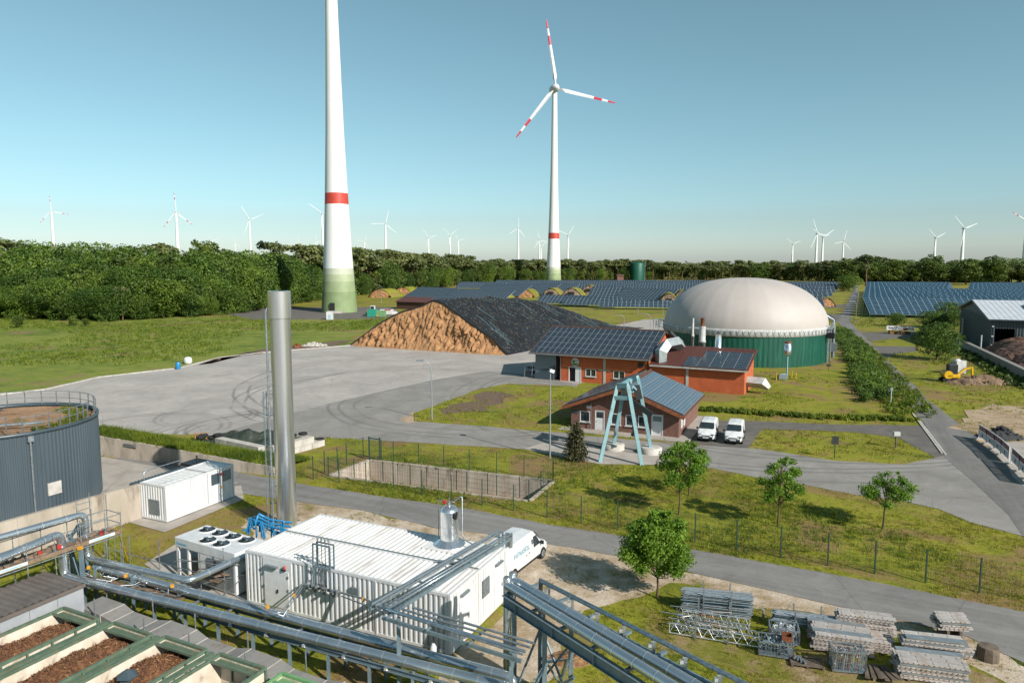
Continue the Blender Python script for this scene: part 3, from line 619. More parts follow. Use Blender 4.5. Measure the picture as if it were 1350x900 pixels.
young(908, 653, 4.4, 1.5, 1.9, 3, 'young tree just behind and right of the leftmost one behind the fence', .13, 1700)
young(1025, 694, 5.0, 1.5, 1.7, 4, 'loose-crowned young tree in the middle of the bank behind the fence', .13, 2200, .3)
young(1164, 696, 3.9, 1.65, 1.75, 5, 'flat-crowned young tree with leaning dark trunk at the right of the bank', .12, 2000, .5, shape=.7)
x, y = at(760, 607); r = np.random.default_rng(9); o = thing('conifer', 'small dark columnar conifer beside the lamp post and the pale blue frame', 'conifer', (x, y, 0))
L = [(r.normal(0, .25) * (1 - t * .6), r.normal(0, .25) * (1 - t * .6), .3 + 3.3 * t, .95 * (1 - t) ** .55 * .95 + .12) for t in np.linspace(0, 1, 22)]
V, F = cloud(L, 5200, .1, r, 1.1, .4); c = bpy.data.objects.new('crown', npmesh('crown', V, F, M['leafd'])); COL.objects.link(c); c.parent = o
MB().tube((0, 0, -.1), (0, 0, 3), .08, 6, .04).part('trunk', M['bark'], o)
# hedge and bank beside the main road
def leafrow(name, pl, wdt, hgt, n, ls, m, label, cat, seed, step=1.5):
    step *= .55
    r = np.random.default_rng(seed); L = []; tot = sum(math.dist(a, b) for a, b in zip(pl, pl[1:]))
    for k in range(int(tot / step)):
        x, y = along(pl, (k + r.uniform()) * step / tot if (k + 1) * step < tot else .99); L.append((x + r.uniform(-wdt, wdt), y + r.uniform(-wdt, wdt) * .6, hgt * r.uniform(.2, .62), hgt * r.uniform(.35, .6)))
    V, F = cloud(L, n, ls, r, .8, .3); x, y = pl[0]; V = V - np.array([x, y, 0]); o = bpy.data.objects.new(name, npmesh(name, V, F, m)); COL.objects.link(o); o.location = (x, y, 0); return tag(o, label, cat)
leafrow('hedge', W([(1104, 436), (1126, 464), (1146, 500), (1156, 530)]), 2.3, 1.7, 70000, .12, M['leafb'], 'long bushy hedge on the bank between the dome lawn and the main road', 'hedge', 21, .5)
leafrow('hedge', W([(1120, 446), (1150, 478), (1185, 520), (1203, 548)]), 2.4, .8, 46000, .1, M['blade_d'], 'low overgrown bank along the left side of the main road', 'hedge', 22, .22)
leafrow('hedge', W([(930, 541), (1000, 546), (1100, 552), (1200, 554)]), 1.4, .6, 34000, .09, M['blade_d'], 'low grassy bank between the dome lawn and the gravel path', 'hedge', 23, .18)
leafrow('hedge', W([(128, 583), (200, 590), (270, 599), (355, 612)]), 1.5, .9, 12000, .13, M['blade_d'], 'overgrown green bank above the concrete wall at the edge of the yard', 'hedge', 24, .25)
leafrow('weed_strip', W([(1262, 462), (1300, 480), (1352, 512)]), 2.0, 1.1, 4000, .22, M['leafm'], 'weeds along the foot of the long block wall by the compost heap', 'weeds', 25, .5)

# ================================================================== WIND TURBINES
def rotor(h, hub, Rr, ang, yaw, wm, rm, hubm, k=1.0):
    """hub and three blades as parts; ang in degrees clockwise from up seen from the camera"""
    D = Vector((math.sin(R(yaw)), -math.cos(R(yaw)), 0)); S = Vector((math.cos(R(yaw)), math.sin(R(yaw)), 0)); c = Vector(hub)
    b = MB(); b.path([c - D * 8 * k, c - D * 5 * k, c + D * 1 * k, c + D * 4 * k, c + D * 5.4 * k], [1.0 * k, 3.0 * k, 3.2 * k, 2.6 * k, .6 * k], 14); b.part('nacelle', [hubm], h)
    for a in ang:
        t = S * math.sin(R(a)) + Vector((0, 0, 1)) * math.cos(R(a)); e = t.cross(D).normalized(); b = MB(); prev = None; q0 = c + D * 2.6 * k
        st = [(.02, .026, .02, 0), (.09, .028, .02, 0), (.16, .062, .016, 0), (.25, .060, .012, 0), (.45, .050, .009, 0), (.63, .042, .007, 0), (.631, .042, .007, 1), (.765, .036, .006, 1), (.766, .036, .006, 0), (.868, .03, .005, 0), (.869, .03, .005, 1), (.97, .02, .003, 1), (1.0, .006, .001, 1)]
        if rm is None: st = [(s_[0], s_[1], s_[2], 0) for s_ in st]
        vs = []; fs = []
        for i, (f, ch, th, mi) in enumerate(st):
            tw = R(18 * (1 - f)); ee = e * math.cos(tw) + D * math.sin(tw); nn_ = D * math.cos(tw) - e * math.sin(tw); p = q0 + t * f * Rr
            vs = [p - ee * ch * .35 * Rr, p + nn_ * th * Rr, p + ee * ch * .65 * Rr, p - nn_ * th * Rr]
            if prev: b.cm = mi; b.add(prev + vs, [(j, (j + 1) % 4, 4 + (j + 1) % 4, 4 + j) for j in range(4)], False)
            prev = vs
        b.part('blade', [wm, rm or wm], h)
def tower(h, prof, bands, n=32):
    """prof: (radius, z) pairs; bands: (z0, z1, material index); courses of the concrete rings as fine joints"""
    b = MB(); zs = sorted(set([z for _, z in prof] + [z for a in bands for z in a[:2]] + list(np.arange(0, prof[-1][1], 3.8))))
    rad = lambda z: np.interp(z, [p[1] for p in prof], [p[0] for p in prof]); rings = []
    for z0, z1 in zip(zs, zs[1:]):
        if z1 - z0 < .02: continue
        mi = 0
        for a, c_, m_ in bands:
            if z0 >= a - .01 and z1 <= c_ + .01: mi = m_
        b.cm = mi; b.lathe([(rad(z0), z0), (rad(z1), z1)], n=n, cap=False)
    return b
TM = [M['tower'], M['tred']] + TG
x, y = at(447.6, 411); t1 = thing('wind_turbine_tower', 'huge white tower with red band and green foot rising out of the frame', 'wind turbine', (x, y, 0))
prof = [(6.55, 0), (6.0, 8), (5.45, 16), (4.9, 26), (4.15, 43), (3.3, 65), (2.75, 85), (2.25, 105), (1.9, 125)]
tower(t1, prof, [(0, 4, 2), (4, 7.6, 2), (7.6, 11.4, 3), (11.4, 14, 4), (14, 16.2, 5), (39.4, 43.4, 1)], 40).part('tower', TM, t1)
b = MB(); b.box((-1.0, -6.5, 2.0), (1.7, .3, 3.4)); b.part('door', M['dark'], t1); b = MB(); b.box((0, -7.2, .4), (5, 2.2, .8)); b.part('step', M['conc2'], t1)
D2 = 640; x2 = (729.5 - 675) / FPX * D2; t2 = thing('wind_turbine', 'complete white wind turbine with red-tipped blades behind the solar field', 'wind turbine', (x2, D2, 0))
hubz = 168.8
prof = [(7.2, 0), (6.6, 7), (6.1, 16), (5.2, 34), (4.2, 60), (3.4, 90), (2.8, 120), (2.2, hubz - 2)]
tower(t2, prof, [(0, 5, 2), (5, 9, 3), (9, 12, 4), (12, 14.5, 5), (39.5, 44.7, 1)]).part('tower', TM, t2)
rotor(t2, (0, 0, hubz), 56.5, (-9, 100, 219), 14, M['blade'], M['tred2'], M['blade'], 1.15)
FT = [ # px of the tower, hub y, tower visible width px, blade px, angles, label
 (76, 280, 4.2, 20, (-3, 222, 100), 'far turbine at the left, first from the left frame edge'), (238, 281, 4.2, 25, (-3, 218, 130), 'far turbine above the left wood, second from the left'),
 (333, 291, 2.6, 20, (-28, 66, 200), 'far turbine left of the tall tower, its blades spread like a Y'), (428, 283, 2.8, 21, (-53, 67, 185), 'far turbine half hidden by the left edge of the tall tower'),
 (510, 296, 2.8, 19, (14, -92, 130), 'far turbine first right of the tall tower, one blade up and one left'), (482, 319, 1.5, 9, (20, -80, 140), 'tiny far turbine close to the right side of the tall tower'),
 (566, 314, 1.7, 13, (-35, 72, 190), 'small far turbine between the towers, left one of a trio'), (594, 311, 1.8, 13, (-45, 50, 185), 'small far turbine between the towers, middle one of a trio'),
 (605, 317, 1.6, 9, (-30, 80, 190), 'smallest far turbine between the towers, right one of a trio'), (683, 302, 2.6, 15, (3, -120, 140), 'far turbine left of the big rotor turbine, blade straight up'),
 (711, 317, 1.8, 13, (-15, 100, 215), 'small far turbine just left of the big rotor tower, the taller of a pair'), (713, 326, 1.6, 11, (-45, 45, 180), 'small far turbine just left of the big rotor tower, the lower of a pair'),
 (748, 311, 2.0, 16, (32, -65, 170), 'far turbine just right of the big rotor tower'), (1042, 322, 2.0, 13, (-55, 70, 185), 'far turbine at the right, first of the group above the dome'),
 (1073, 309, 2.8, 21, (-23, 95, 208), 'far turbine right of the dome, tallest of a crossing pair'), (1081, 313, 2.6, 20, (-60, 60, 180), 'far turbine right of the dome, lower one of a crossing pair'),
 (1108, 319, 2.2, 16, (15, 130, -100), 'far turbine right of the crossing pair and left of the road'), (1228, 314, 2.6, 18, (-50, 68, 185), 'far turbine above the tall round tree at the right'),
 (1264, 302, 3.6, 25, (-50, 73, 190), 'large far turbine above the warehouse, slightly leaning to the eye'), (1346, 294, 4.6, 32, (-68, 60, 185), 'largest far turbine at the right frame edge'),
 (275, 322, 1.2, 6, (-30, 60, 180), 'tiny hazy turbine above the left wood, left one of three'), (284, 317, 1.4, 9, (-40, 75, 190), 'tiny hazy turbine above the left wood, middle one of three'), (313, 321, 1.2, 8, (0, 215, 130), 'tiny hazy turbine above the left wood, right one of three'),
 (396, 320, 1.2, 8, (0, 120, 240), 'tiny hazy turbine left of the tall tower, right of the pine tips'), (420, 318, 1.3, 9, (-15, 100, 220), 'tiny hazy turbine low beside the left edge of the tall tower')]
for px, hy, wpx, bl, an, lb in FT:
    Hh = 135.0; D = (Hh - CAMH) * FPX / (347 - hy); x = (px - 675) / FPX * D; Rr = bl * D / FPX; t = thing('far_wind_turbine', lb, 'wind turbine', (x, D, 0), 0, 'far wind turbines on the horizon'); r0 = wpx * D / FPX / 2 * 1.2
    b = MB(); b.lathe([(r0 * 1.25, 0), (r0, 35), (r0 * .55, Hh)], n=10); b.part('tower', M['tower'], t)
    rotor(t, (0, 0, Hh), Rr, an, 20, M['blade'], M['tred2'] if wpx > 4 else None, M['blade'], Rr / 62 * .9)
# ================================================================== SOLAR FIELDS
def table(x, y, ang, length, label, slant=13.5, tilt=24, z0=1.1, pw=2.0, ph=1.65, m='field', group='rows of solar tables'):
    o = thing('solar_table', label, 'solar array', (x, y, 0), ang, group); ct, st = math.cos(R(tilt)), math.sin(R(tilt))
    b = MB(); b.slab([(0, 0, z0), (length, 0, z0), (length, slant * ct, z0 + slant * st), (0, slant * ct, z0 + slant * st)], .12); b.part('frame', M['fieldframe'], o)
    nx, ny = int(length / pw), int(slant / ph); b = MB(); k = .05
    for i in range(nx):
        for j in range(ny):
            u0, u1 = (i + .06) * length / nx, (i + .94) * length / nx; v0, v1 = (j + .06) * slant / ny, (j + .94) * slant / ny; w_ = .02 * math.sin(i * 7.3 + j * 3.1 + x)
            b.add([(u0, v0 * ct - k * st, z0 + v0 * st + k * ct), (u1, v0 * ct - k * st, z0 + v0 * st + k * ct + w_), (u1, v1 * ct - k * st, z0 + v1 * st + k * ct + w_), (u0, v1 * ct - k * st, z0 + v1 * st + k * ct)], [(0, 1, 2, 3)])
    p = b.part('panels', M[m], o); p['kind'] = 'stuff'
    b = MB()
    for i in range(int(length / 5) + 1):
        for v in (.12, .85): b.bar((min(length - .2, .2 + i * 5), v * slant * ct, 0), (min(length - .2, .2 + i * 5), v * slant * ct, z0 + v * slant * st - .1), .12)
    b.part('support_posts', M['galv'], o)
    return o
ordn = ['first', 'second', 'third', 'fourth', 'fifth', 'sixth', 'seventh', 'eighth', 'ninth', 'tenth', 'eleventh', 'twelfth', 'thirteenth', 'fourteenth', 'fifteenth', 'sixteenth']
for n in range(15):
    y0 = 238 + 14.2 * n; x0 = .503 * y0; cs, sn = math.cos(R(14)), math.sin(R(14)); need = lambda q: (q * y0 - x0) / (cs + q * sn)
    L = need(.76) if n < 7 else need(.622)
    table(x0, y0, -14, L, '%s row of blue solar tables in the right field, counted from the warehouse' % ordn[n])
    if n >= 7:
        a = need(.652); c = need(.78); table(x0 + a * cs, y0 - a * sn, -14, c - a, '%s row of the right field, the part beyond the gap at the frame edge' % ordn[n])
def tb(px, py, ang, L, label, **k): x, y = at(px, py, 1.1); return table(x, y, ang, L, label, m='field2', pw=1.7, **k)
tb(527, 394, -42, 28, 'leftmost solar table of the left field, over the brown wall')
tb(576, 398, -32, 33, 'solar table rising directly behind the silage heap crest')
tb(622, 388, -38, 32, 'solar table behind the silage heap, left of the second bunker face')
tb(655, 386, -38, 36, 'solar table in front of the big rotor tower, left half')
tb(702, 386, -30, 24, 'solar table just right of the foot of the big rotor turbine')
tb(773, 393, -20, 20, 'small solar table left of the largest near one in the left field')
tb(706, 399, -24, 26, 'low solar table between the silage heap crest and the bunker faces', slant=8)
tb(740, 401, -20, 24, 'low solar table right of the one behind the heap crest', slant=7)
tb(804, 396, -40, 28, 'largest near solar table of the left field, beside the grassy mound')
tb(790, 404, -12, 40, 'lowest solar table of the left field, right above the silage heap end', slant=6)
tb(890, 399, -30, 26, 'solar table half hidden behind the left shoulder of the dome')
k = 0
for y_, xs in ((383.5, (640, 690, 742, 795, 850, 905)), (379.5, (600, 655, 710, 765, 820, 875, 930)), (376.5, (650, 700, 750, 800, 850, 900, 950))):
    for j, px in enumerate(xs):
        tb(px, y_, -16, 60 * (383.5 - 347) / (y_ - 347) * .33 + 12, '%s table of the %s back row of the left solar field' % (ordn[j], ('front', 'middle', 'rearmost')[k]), slant=10)
    k += 1
for j, (pr, py) in enumerate(((1088, 404), (1093, 396), (1098, 390), (1102, 385.5), (1105, 381.5), (1107, 378.5))):
    x, y = at(pr, py, 1.1); L = 40 + j * 9; table(x - L * math.cos(R(14)), y + L * math.sin(R(14)), -14, L, '%s solar row right of the dome, counted from the dome' % ordn[j], m='field2', slant=9)
# earth bunkers with bare faces
def bunker(px, py, w_, h, ang, label, L=22, hole=True):
    x, y = at(px, py); o = thing('earth_bunker', label, 'bunker', (x, y, 0), ang, 'earth bunkers between the solar tables'); r_ = random.Random(px)
    b = MB(); N = 12; rows = []
    for i in range(9):
        s = i / 8; row = []
        for j in range(N + 1):
            t = j / N; row.append((w_ * 1.5 * (t - .5) * (1 + .1 * s), .3 + L * s, h * 1.05 * math.sin(PI * t) ** .8 * (1 if s < .8 else 1 - (s - .8) * 4) + r_.uniform(-.1, .1) * (0 < j < N)))
        rows.append(row)
    vs = [p for q in rows for p in q]; b.add(vs, [(i * (N + 1) + j, i * (N + 1) + j + 1, (i + 1) * (N + 1) + j + 1, (i + 1) * (N + 1) + j) for i in range(8) for j in range(N)], True); b.part('mound', M['grass'], o)
    b = MB(); g = 8; vs = []
    for i in range(g + 1):
        for j in range(g + 1):
            t = i / g; hh = h * math.sin(PI * (.08 + .84 * t)) ** .7; vs.append((w_ * (t - .5) * 1.15, -.9 + 1.6 * j / g + r_.uniform(-.35, .35), hh * j / g))
    b.add(vs, [(i * (g + 1) + j, (i + 1) * (g + 1) + j, (i + 1) * (g + 1) + j + 1, i * (g + 1) + j + 1) for i in range(g) for j in range(g)]); b.part('front_face', M['face'] if not hole else M['bunk'], o)
    if hole: b = MB(); b.box((0, -.9, h * .52), (w_ * .42, .5, h * .3)); b.part('opening', M['dark'], o)
M['bunk'] = mat('bare_bunker_face', H('b59a80', .6), H('84705e', .55), 1.2, .95, bump=.1, bscale=2)
for px, py, w_, h, ho, lb in ((500, 392, 9, 4.2, 0, 'rubble-faced bunker just right of the tall tower'), (530, 388, 8, 4, 0, 'rubble-faced bunker left of the solar table with the brown wall'), (655, 397, 7, 4.2, 0, 'bunker face showing above the silage heap, first of the row'), (692, 392, 7, 4, 0, 'bunker face showing above the silage heap, second of the row'), (726, 392, 7.5, 4.6, 1, 'bunker face below the big rotor tower, with dark opening'), (753, 393, 8, 5, 1, 'bunker face beside the short lamp post, with dark opening'), (776, 388, 7, 5, 1, 'small bunker face between two solar tables'), (881, 404, 6.5, 5.2, 1, 'nearest bunker face, left of the dome'), (899, 397, 6, 5, 1, 'bunker face just behind the dome edge'), (1090, 404, 5, 3.5, 0, 'low bunker face right of the dome at the lane')):
    bunker(px, py, w_, h, -12, lb, hole=bool(ho))
# brown building under the leftmost solar table
x, y = at(523, 407); o = thing('low_building', 'low brown building with red-brown roof behind the silage heap', 'building', (x, y, 0), -30)
b = MB(); b.b2((0, 0, 0), (14, 9, 2.9)); b.part('wall', M['tiles'], o); b = MB(); b.slab([(-.5, -.6, 2.9), (14.5, -.6, 2.9), (14.5, 6, 4.6), (-.5, 6, 4.6)], .15); b.part('roof', M['maroon'], o)
# dark green tank far behind
x, y = at(840, 369.2); o = thing('far_tank', 'dark green cylindrical tank in front of the pine belt', 'tank', (x, y, 0)); b = MB(); b.lathe([(7.6, 0), (7.6, 17.5), (7.2, 18.3), (3, 19.4), (.1, 19.6)], n=28); b.part('shell', M['tankg'] if 'tankg' in M else M['gtank'], o)
b = MB(); b.tube((8, -1, 0), (8, -1, 20), .25, 6); b.part('vent_pipe', M['galv'], o)
x, y = at(818, 371); o = thing('far_shed', 'tiny pinkish shed left of the dark green tank', 'shed', (x, y, 0)); b = MB(); b.b2((-3.2, 0, 0), (3.2, 6, 5)); b.part('wall', M['pink'], o); b = MB(); b.slab([(-3.6, -.4, 5), (3.6, -.4, 5), (3.6, 3, 7), (-3.6, 3, 7)], .2); b.slab([(-3.6, 6.4, 5), (3.6, 6.4, 5), (3.6, 3, 7), (-3.6, 3, 7)], .2); b.part('roof', M['tiles'], o)

# ================================================================== BIOGAS DOME
cx, cy, Rd = 44.8, 137.3, 15.05
o = thing('gas_dome', 'large digester with pale membrane dome over a dark green wall', 'gas dome', (cx, cy, 0)); n = 220
b = MB(); vs = []
for z in (0, 5.3):
    for j in range(n * 2): a = PI * j / n; rr = Rd - (.035 if (j // 2) % 2 else 0); vs.append((rr * math.cos(a), rr * math.sin(a), z))
b.add(vs, [(j, (j + 1) % (2 * n), 2 * n + (j + 1) % (2 * n), 2 * n + j) for j in range(2 * n)]); b.part('wall', M['gtank'], o)
b = MB(); b.lathe([(Rd + .02, 5.25), (Rd + .16, 5.32), (Rd + .12, 5.9), (Rd + .2, 6.3), (Rd + .05, 6.55), (Rd - .2, 6.6)], n=96, cap=False); b.part('rim', M['rim'], o)
b = MB()
for j in range(96):
    a = 2 * PI * j / 96; c1 = 2 * PI * (j + .5) / 96; b.bar(((Rd + .2) * math.cos(a), (Rd + .2) * math.sin(a), 5.35), ((Rd + .22) * math.cos(c1), (Rd + .22) * math.sin(c1), 6.3), .05); b.bar(((Rd + .2) * math.cos(a), (Rd + .2) * math.sin(a), 6.3), ((Rd + .22) * math.cos(c1), (Rd + .22) * math.sin(c1), 5.35), .05)
b.part('rim_lashing', M['alu'], o)
prof = []
for i in range(25):
    a = PI / 2 * i / 24; prof.append(((Rd - .05) * math.cos(a) ** .86 if i < 24 else .01, 6.5 + 8.75 * math.sin(a) ** 1.02))
b = MB(); b.lathe(prof, n=144, cap=False)
for i, v in enumerate(b.v):   # welded membrane strips: faint ribs
    j = i % 144; k = .035 if j % 6 == 0 else 0; rr = math.hypot(v[0], v[1]) or 1; b.v[i] = (v[0] * (1 + k / rr), v[1] * (1 + k / rr), v[2] + k * .5)
b.part('membrane_dome', M['dome'], o)
a0 = R(-28); ca, sa = math.cos(a0), math.sin(a0)
def rd(r_, a, z): return ((Rd + r_) * math.cos(R(a)), (Rd + r_) * math.sin(R(a)), z)
for aa, nm in ((-36, 'ladder'), (-27, 'ladder')):
    b = MB()
    for da in (-1.1, 1.1): b.bar(rd(.3, aa + da, 0), rd(.3, aa + da, 6.6), .09)
    for k in range(18): b.bar(rd(.3, aa - 1.1, .3 + k * .35), rd(.3, aa + 1.1, .3 + k * .35), .05)
    b.part(nm, M['galv'], o)
b = MB(); b.tube(rd(.5, -31, 0), rd(.5, -31, 6.4), .12); b.path([rd(.9, -20, .5), rd(.9, -20, 6.2), rd(.7, -20, 7.6), rd(-1.0, -22, 8.6)], .28); b.part('gas_pipe', M['galv'], o)
b = MB(); b.path([rd(.9, -19, 6.4), rd(.9, -20, 7.6), rd(.1, -21, 8.5), rd(-1.4, -22, 8.9)], .2); b.part('black_hose', M['blk'], o)
b = MB(); p = rd(.8, -24, 0); b.box((p[0], p[1], 2.6), (1.4, 1.2, 1.5), -25); b.part('control_box', M['grille'], o)
b = MB(); p = rd(.6, -38, 0); b.box((p[0], p[1], 5.1), (1.7, .8, 1.0), -38); b.part('gear_box', M['blk'], o)
b = MB()
for k in range(7): q0 = rd(.8, -39 + k * 3, 6.2); b.bar(q0, (q0[0], q0[1], 7.3), .06)
for z in (6.75, 7.3):
    for k in range(6): b.bar(rd(.8, -39 + k * 3, z), rd(.8, -36 + k * 3, z), .05)
for k in range(6): b.bar(rd(.4, -39 + k * 3, 6.2), rd(.4, -36 + k * 3, 6.2), .8, .06)
b.part('platform', M['galv'], o)
x, y = at(871, 446); o = thing('pipe_manifold', 'blue-grey pipe station left of the dome by the chimneys', 'pipes', (x, y, 0)); b = MB(); rr = random.Random(2)
for k in range(14): p = (rr.uniform(-2, 2), rr.uniform(-1, 1), rr.uniform(1.5, 4.5)); q = list(p); q[rr.randrange(3)] += rr.choice((-1, 1)) * rr.uniform(.8, 2); b.tube(p, q, .12, 6)
for k in range(4): b.bar((-1.8 + k * 1.2, 0, 0), (-1.8 + k * 1.2, 0, 4.6), .12)
b.box((0, 0, 4.6), (4.2, 1.6, .1)); b.part('pipes', M['galv'], o)
x, y = at(1037, 500); o = thing('gas_flare', 'pale cylindrical gas flare on a thin pipe on the lawn before the dome', 'flare', (x, y, 0))
b = MB(); b.lathe([(.5, 3.9), (.55, 4.1), (.55, 5.3), (.48, 5.35), (.48, 5.7)], n=20); b.part('burner_shroud', M['inox'], o); b = MB(); b.lathe([(.5, 5.68), (.5, 5.95)], n=20); b.part('rusty_rim', M['rust'], o)
b = MB(); b.tube((0, 0, 0), (0, 0, 3.95), .13); b.path([(0, 0, .8), (-.9, 0, .8), (-1.3, 0, .5), (-1.3, 0, 0)], .1); b.part('pipe', M['cyan'], o)
b = MB(); b.box((-.8, -.3, .45), (1.3, .7, .7)); b.part('valve_box', M['grille'], o); b = MB()
for q in ((-1.9, -.8), (1.1, -.8), (1.1, .8)): b.tube((*q, 0), (*q, 1.2), .07, 6)
b.part('guard_post', M['yellow'], o)

# ================================================================== SILAGE HEAP
FL, FR = Vector((-35.7, 156.6)), Vector((-.75, 139.5)); dv = Vector((38, 60)).normalized(); Lp = 71.0
o = thing('silage_heap', 'long silage heap with an open tan face and black weighted sheet', 'heap', (FL.x, FL.y, 0)); NS, NT = 60, 44
def hp(s): return 9.8 * (1 if s < .52 else max(0, 1 - ((s - .52) / .48) ** 1.7)) + .5 * math.sin(s * 9)
def sh(t): return max(0, 1 - abs(2 * (t ** .92) - 1) ** 1.35)
def heap(s, t):
    L_ = FL + dv * Lp * s * .9; R_ = FR + dv * Lp * s; p = L_.lerp(R_, t); h = hp(s) * sh(t); ln = 4.5 * sh(t) * (1 - s); q = p + dv * ln
    w_ = noise.noise(Vector((q.x * .16, q.y * .16, 0))) * .7 + noise.noise(Vector((q.x * .6, q.y * .6, 3))) * .22
    return Vector((q.x, q.y, max(.05, h + w_ * min(1, h))))
b = MB(); vs = [heap(i / NS, j / NT) for i in range(NS + 1) for j in range(NT + 1)]; vs = [(v.x, v.y, v.z) for v in vs]
b.add(vs, [(i * (NT + 1) + j, i * (NT + 1) + j + 1, (i + 1) * (NT + 1) + j + 1, (i + 1) * (NT + 1) + j) for i in range(NS) for j in range(NT)], True); b.part('cover_sheet', M['tarp'], o, world=True)
b = MB(); NU, NV = 220, 60; vs = []; rn = random.Random(1)
for i in range(NU + 1):
    t = i / NU; top = heap(0, t); bot = FL.lerp(FR, t)
    for j in range(NV + 1):
        v = j / NV; x = bot.x + (top.x - bot.x) * v; y = bot.y + (top.y - bot.y) * v; z = top.z * v
        f = min(1, top.z / 3) * min(1, 6 * v * (1 - v) + .15 * (v < .9)) * (0 if j == NV else 1); q = Vector((x * .55, y * .55, z * .4)); a = noise.noise(q * .45) * 1.1 + abs(noise.noise(Vector((x * .9, y * .9, z * .35)))) * 1.3 + noise.noise(Vector((x * 2.2, y * 2.2, z * .5))) * .45 + noise.noise(Vector((x * 4, y * 4, z * 3))) * .3
        a *= .35 + .75 * max(0, min(1, .5 + 1.6 * noise.noise(Vector((x * .12, y * .12, 7.0))) + .5 * (.5 - t))); d = -dv * a * f * .9 - dv * 1.2 * (1 - v) ** 4 * min(1, top.z / 2); vs.append((x + d.x, y + d.y, z + noise.noise(q * 2.1) * .35 * f))
b.add(vs, [(i * (NV + 1) + j, (i + 1) * (NV + 1) + j, (i + 1) * (NV + 1) + j + 1, i * (NV + 1) + j + 1) for i in range(NU) for j in range(NV)], True); b.part('cut_face', M['face'], o, world=True)
b = MB()
for i in range(NT): a, c = heap(0, i / NT), heap(0, (i + 1) / NT); b.bar(a + Vector((0, -.1, .1)), c + Vector((0, -.1, .1)), .35, .25)
b.part('sheet_edge', M['blk'], o, world=True)
b = MB(); c2 = MB(); rr = random.Random(4)
for k in range(2600):
    s, t = rr.random() * .97 + .01, rr.uniform(.3, .99); p = heap(s, t); q = heap(s, min(1, t + .012)); e = (q - p).normalized() if (q - p).length > 0 else Vector((1, 0, 0))
    (b if rr.random() < .6 else c2).bar(p + Vector((0, 0, .06)), p + e * rr.uniform(.15, .4) + Vector((0, 0, .05)), rr.uniform(.06, .13), .07)
q = b.part('sand_bags', M['bag'] if 'bag' in M else M['chipl'], o, world=True); q['kind'] = 'stuff'; q = c2.part('dark_weights', M['grille'], o, world=True); q['kind'] = 'stuff'
b = MB()
for k in range(15):
    s, t = rr.random() * .9 + .03, rr.uniform(.45, .85); p = heap(s, t)
    for j in range(5): q = heap(s, t + .025 * (j + 1)); b.bar(p + Vector((0, 0, .1)), q + Vector((0, 0, .1)), .06, .04); p = q
q = b.part('pale_straps', M['cyan'], o, world=True); q['kind'] = 'stuff'

# ================================================================== ORANGE BRICK HALL
def wallbox(x0, x1, y, z0, z1, holes, t=.25):
    """wall in the x-z plane with openings (x0,x1,z0,z1); front face at y"""
    b = MB(); xs = sorted(set([x0, x1] + [h[0] for h in holes] + [h[1] for h in holes]))
    for a, c in zip(xs, xs[1:]):
        hs_ = sorted([h for h in holes if h[0] <= a + 1e-6 and h[1] >= c - 1e-6], key=lambda h: h[2]); z = z0
        for h in hs_:
            if h[2] > z + .01: b.b2((a, y, z), (c, y + t, h[2]))
            z = h[3]
        if z < z1 - .01: b.b2((a, y, z), (c, y + t, z1))
    return b
def window(o, x0, x1, z0, z1, y, mull=1, fr='white', sill=True):
    b = MB(); f = .08
    for a, c, e, g in ((x0, x1, z0, z0 + f), (x0, x1, z1 - f, z1), (x0, x0 + f, z0 + f, z1 - f), (x1 - f, x1, z0 + f, z1 - f)): b.b2((a, y - .04, e), (c, y + .12, g))
    for k in range(mull): m_ = x0 + (x1 - x0) * (k + 1) / (mull + 1); b.b2((m_ - f / 2, y - .035, z0 + f), (m_ + f / 2, y + .1, z1 - f))
    w_ = b.part('window', M[fr], o); g = MB(); g.b2((x0 + f, y + .05, z0 + f), (x1 - f, y + .07, z1 - f)); g.part('pane', M['glass'], w_)
    if sill: s_ = MB(); s_.b2((x0 - .08, y - .14, z0 - .08), (x1 + .08, y + .1, z0 - .003)); s_.part('sill', M['rim'], w_)
def door(o, x0, x1, z1, y, m='whitedoor', top=None):
    b = MB(); b.b2((x0, y + .02, .02), (x1, y + .1, z1)); d = b.part('door', M[m], o)
    b = MB(); b.b2((x0 - .09, y - .03, .0), (x0, y + .12, z1 + .09)); b.b2((x1, y - .03, 0), (x1 + .09, y + .12, z1 + .09)); b.b2((x0, y - .03, z1), (x1, y + .12, z1 + .09)); b.part('door_frame', M['white'], d)
    if top: g = MB(); g.b2((x0 + .08, y, top[0]), (x1 - .08, y + .03, top[1])); g.part('door_light', M[top[2]], d)
    h = MB(); h.box((x0 + .12, y - .04, 1.05), (.14, .05, .04)); h.part('handle', M['galv'], d)
def panels(o, org, ux, uy, nx, ny, w_, h_, m='cell', gap=.03, lift=.09, skip=()):
    """single solar modules: local org, unit vectors along the eave (ux) and up the slope (uy)"""
    ux, uy, org = Vector(ux).normalized(), Vector(uy).normalized(), Vector(org); nz = ux.cross(uy).normalized()
    b = MB(); b.cm = 0; b.b2((0, 0, 0), (w_ - gap, h_ - gap, .035)); b.cm = 1; b.b2((.03, .03, .035), (w_ - gap - .03, h_ - gap - .03, .042)); me = b.mesh('solar_panel', [M['alu'], M[m]])
    for i in range(nx):
        for j in range(ny):
            if (i, j) in skip: continue
            p = org + ux * w_ * i + uy * h_ * j + nz * lift; share(me, 'solar_panel', o, Matrix(((ux.x, uy.x, nz.x, p.x), (ux.y, uy.y, nz.y, p.y), (ux.z, uy.z, nz.z, p.z), (0, 0, 0, 1))))
A = thing('brick_hall', 'long orange brick hall with solar roof, round green logo and lower annex', 'building', (7.4, 109.0, 0), -26.6)
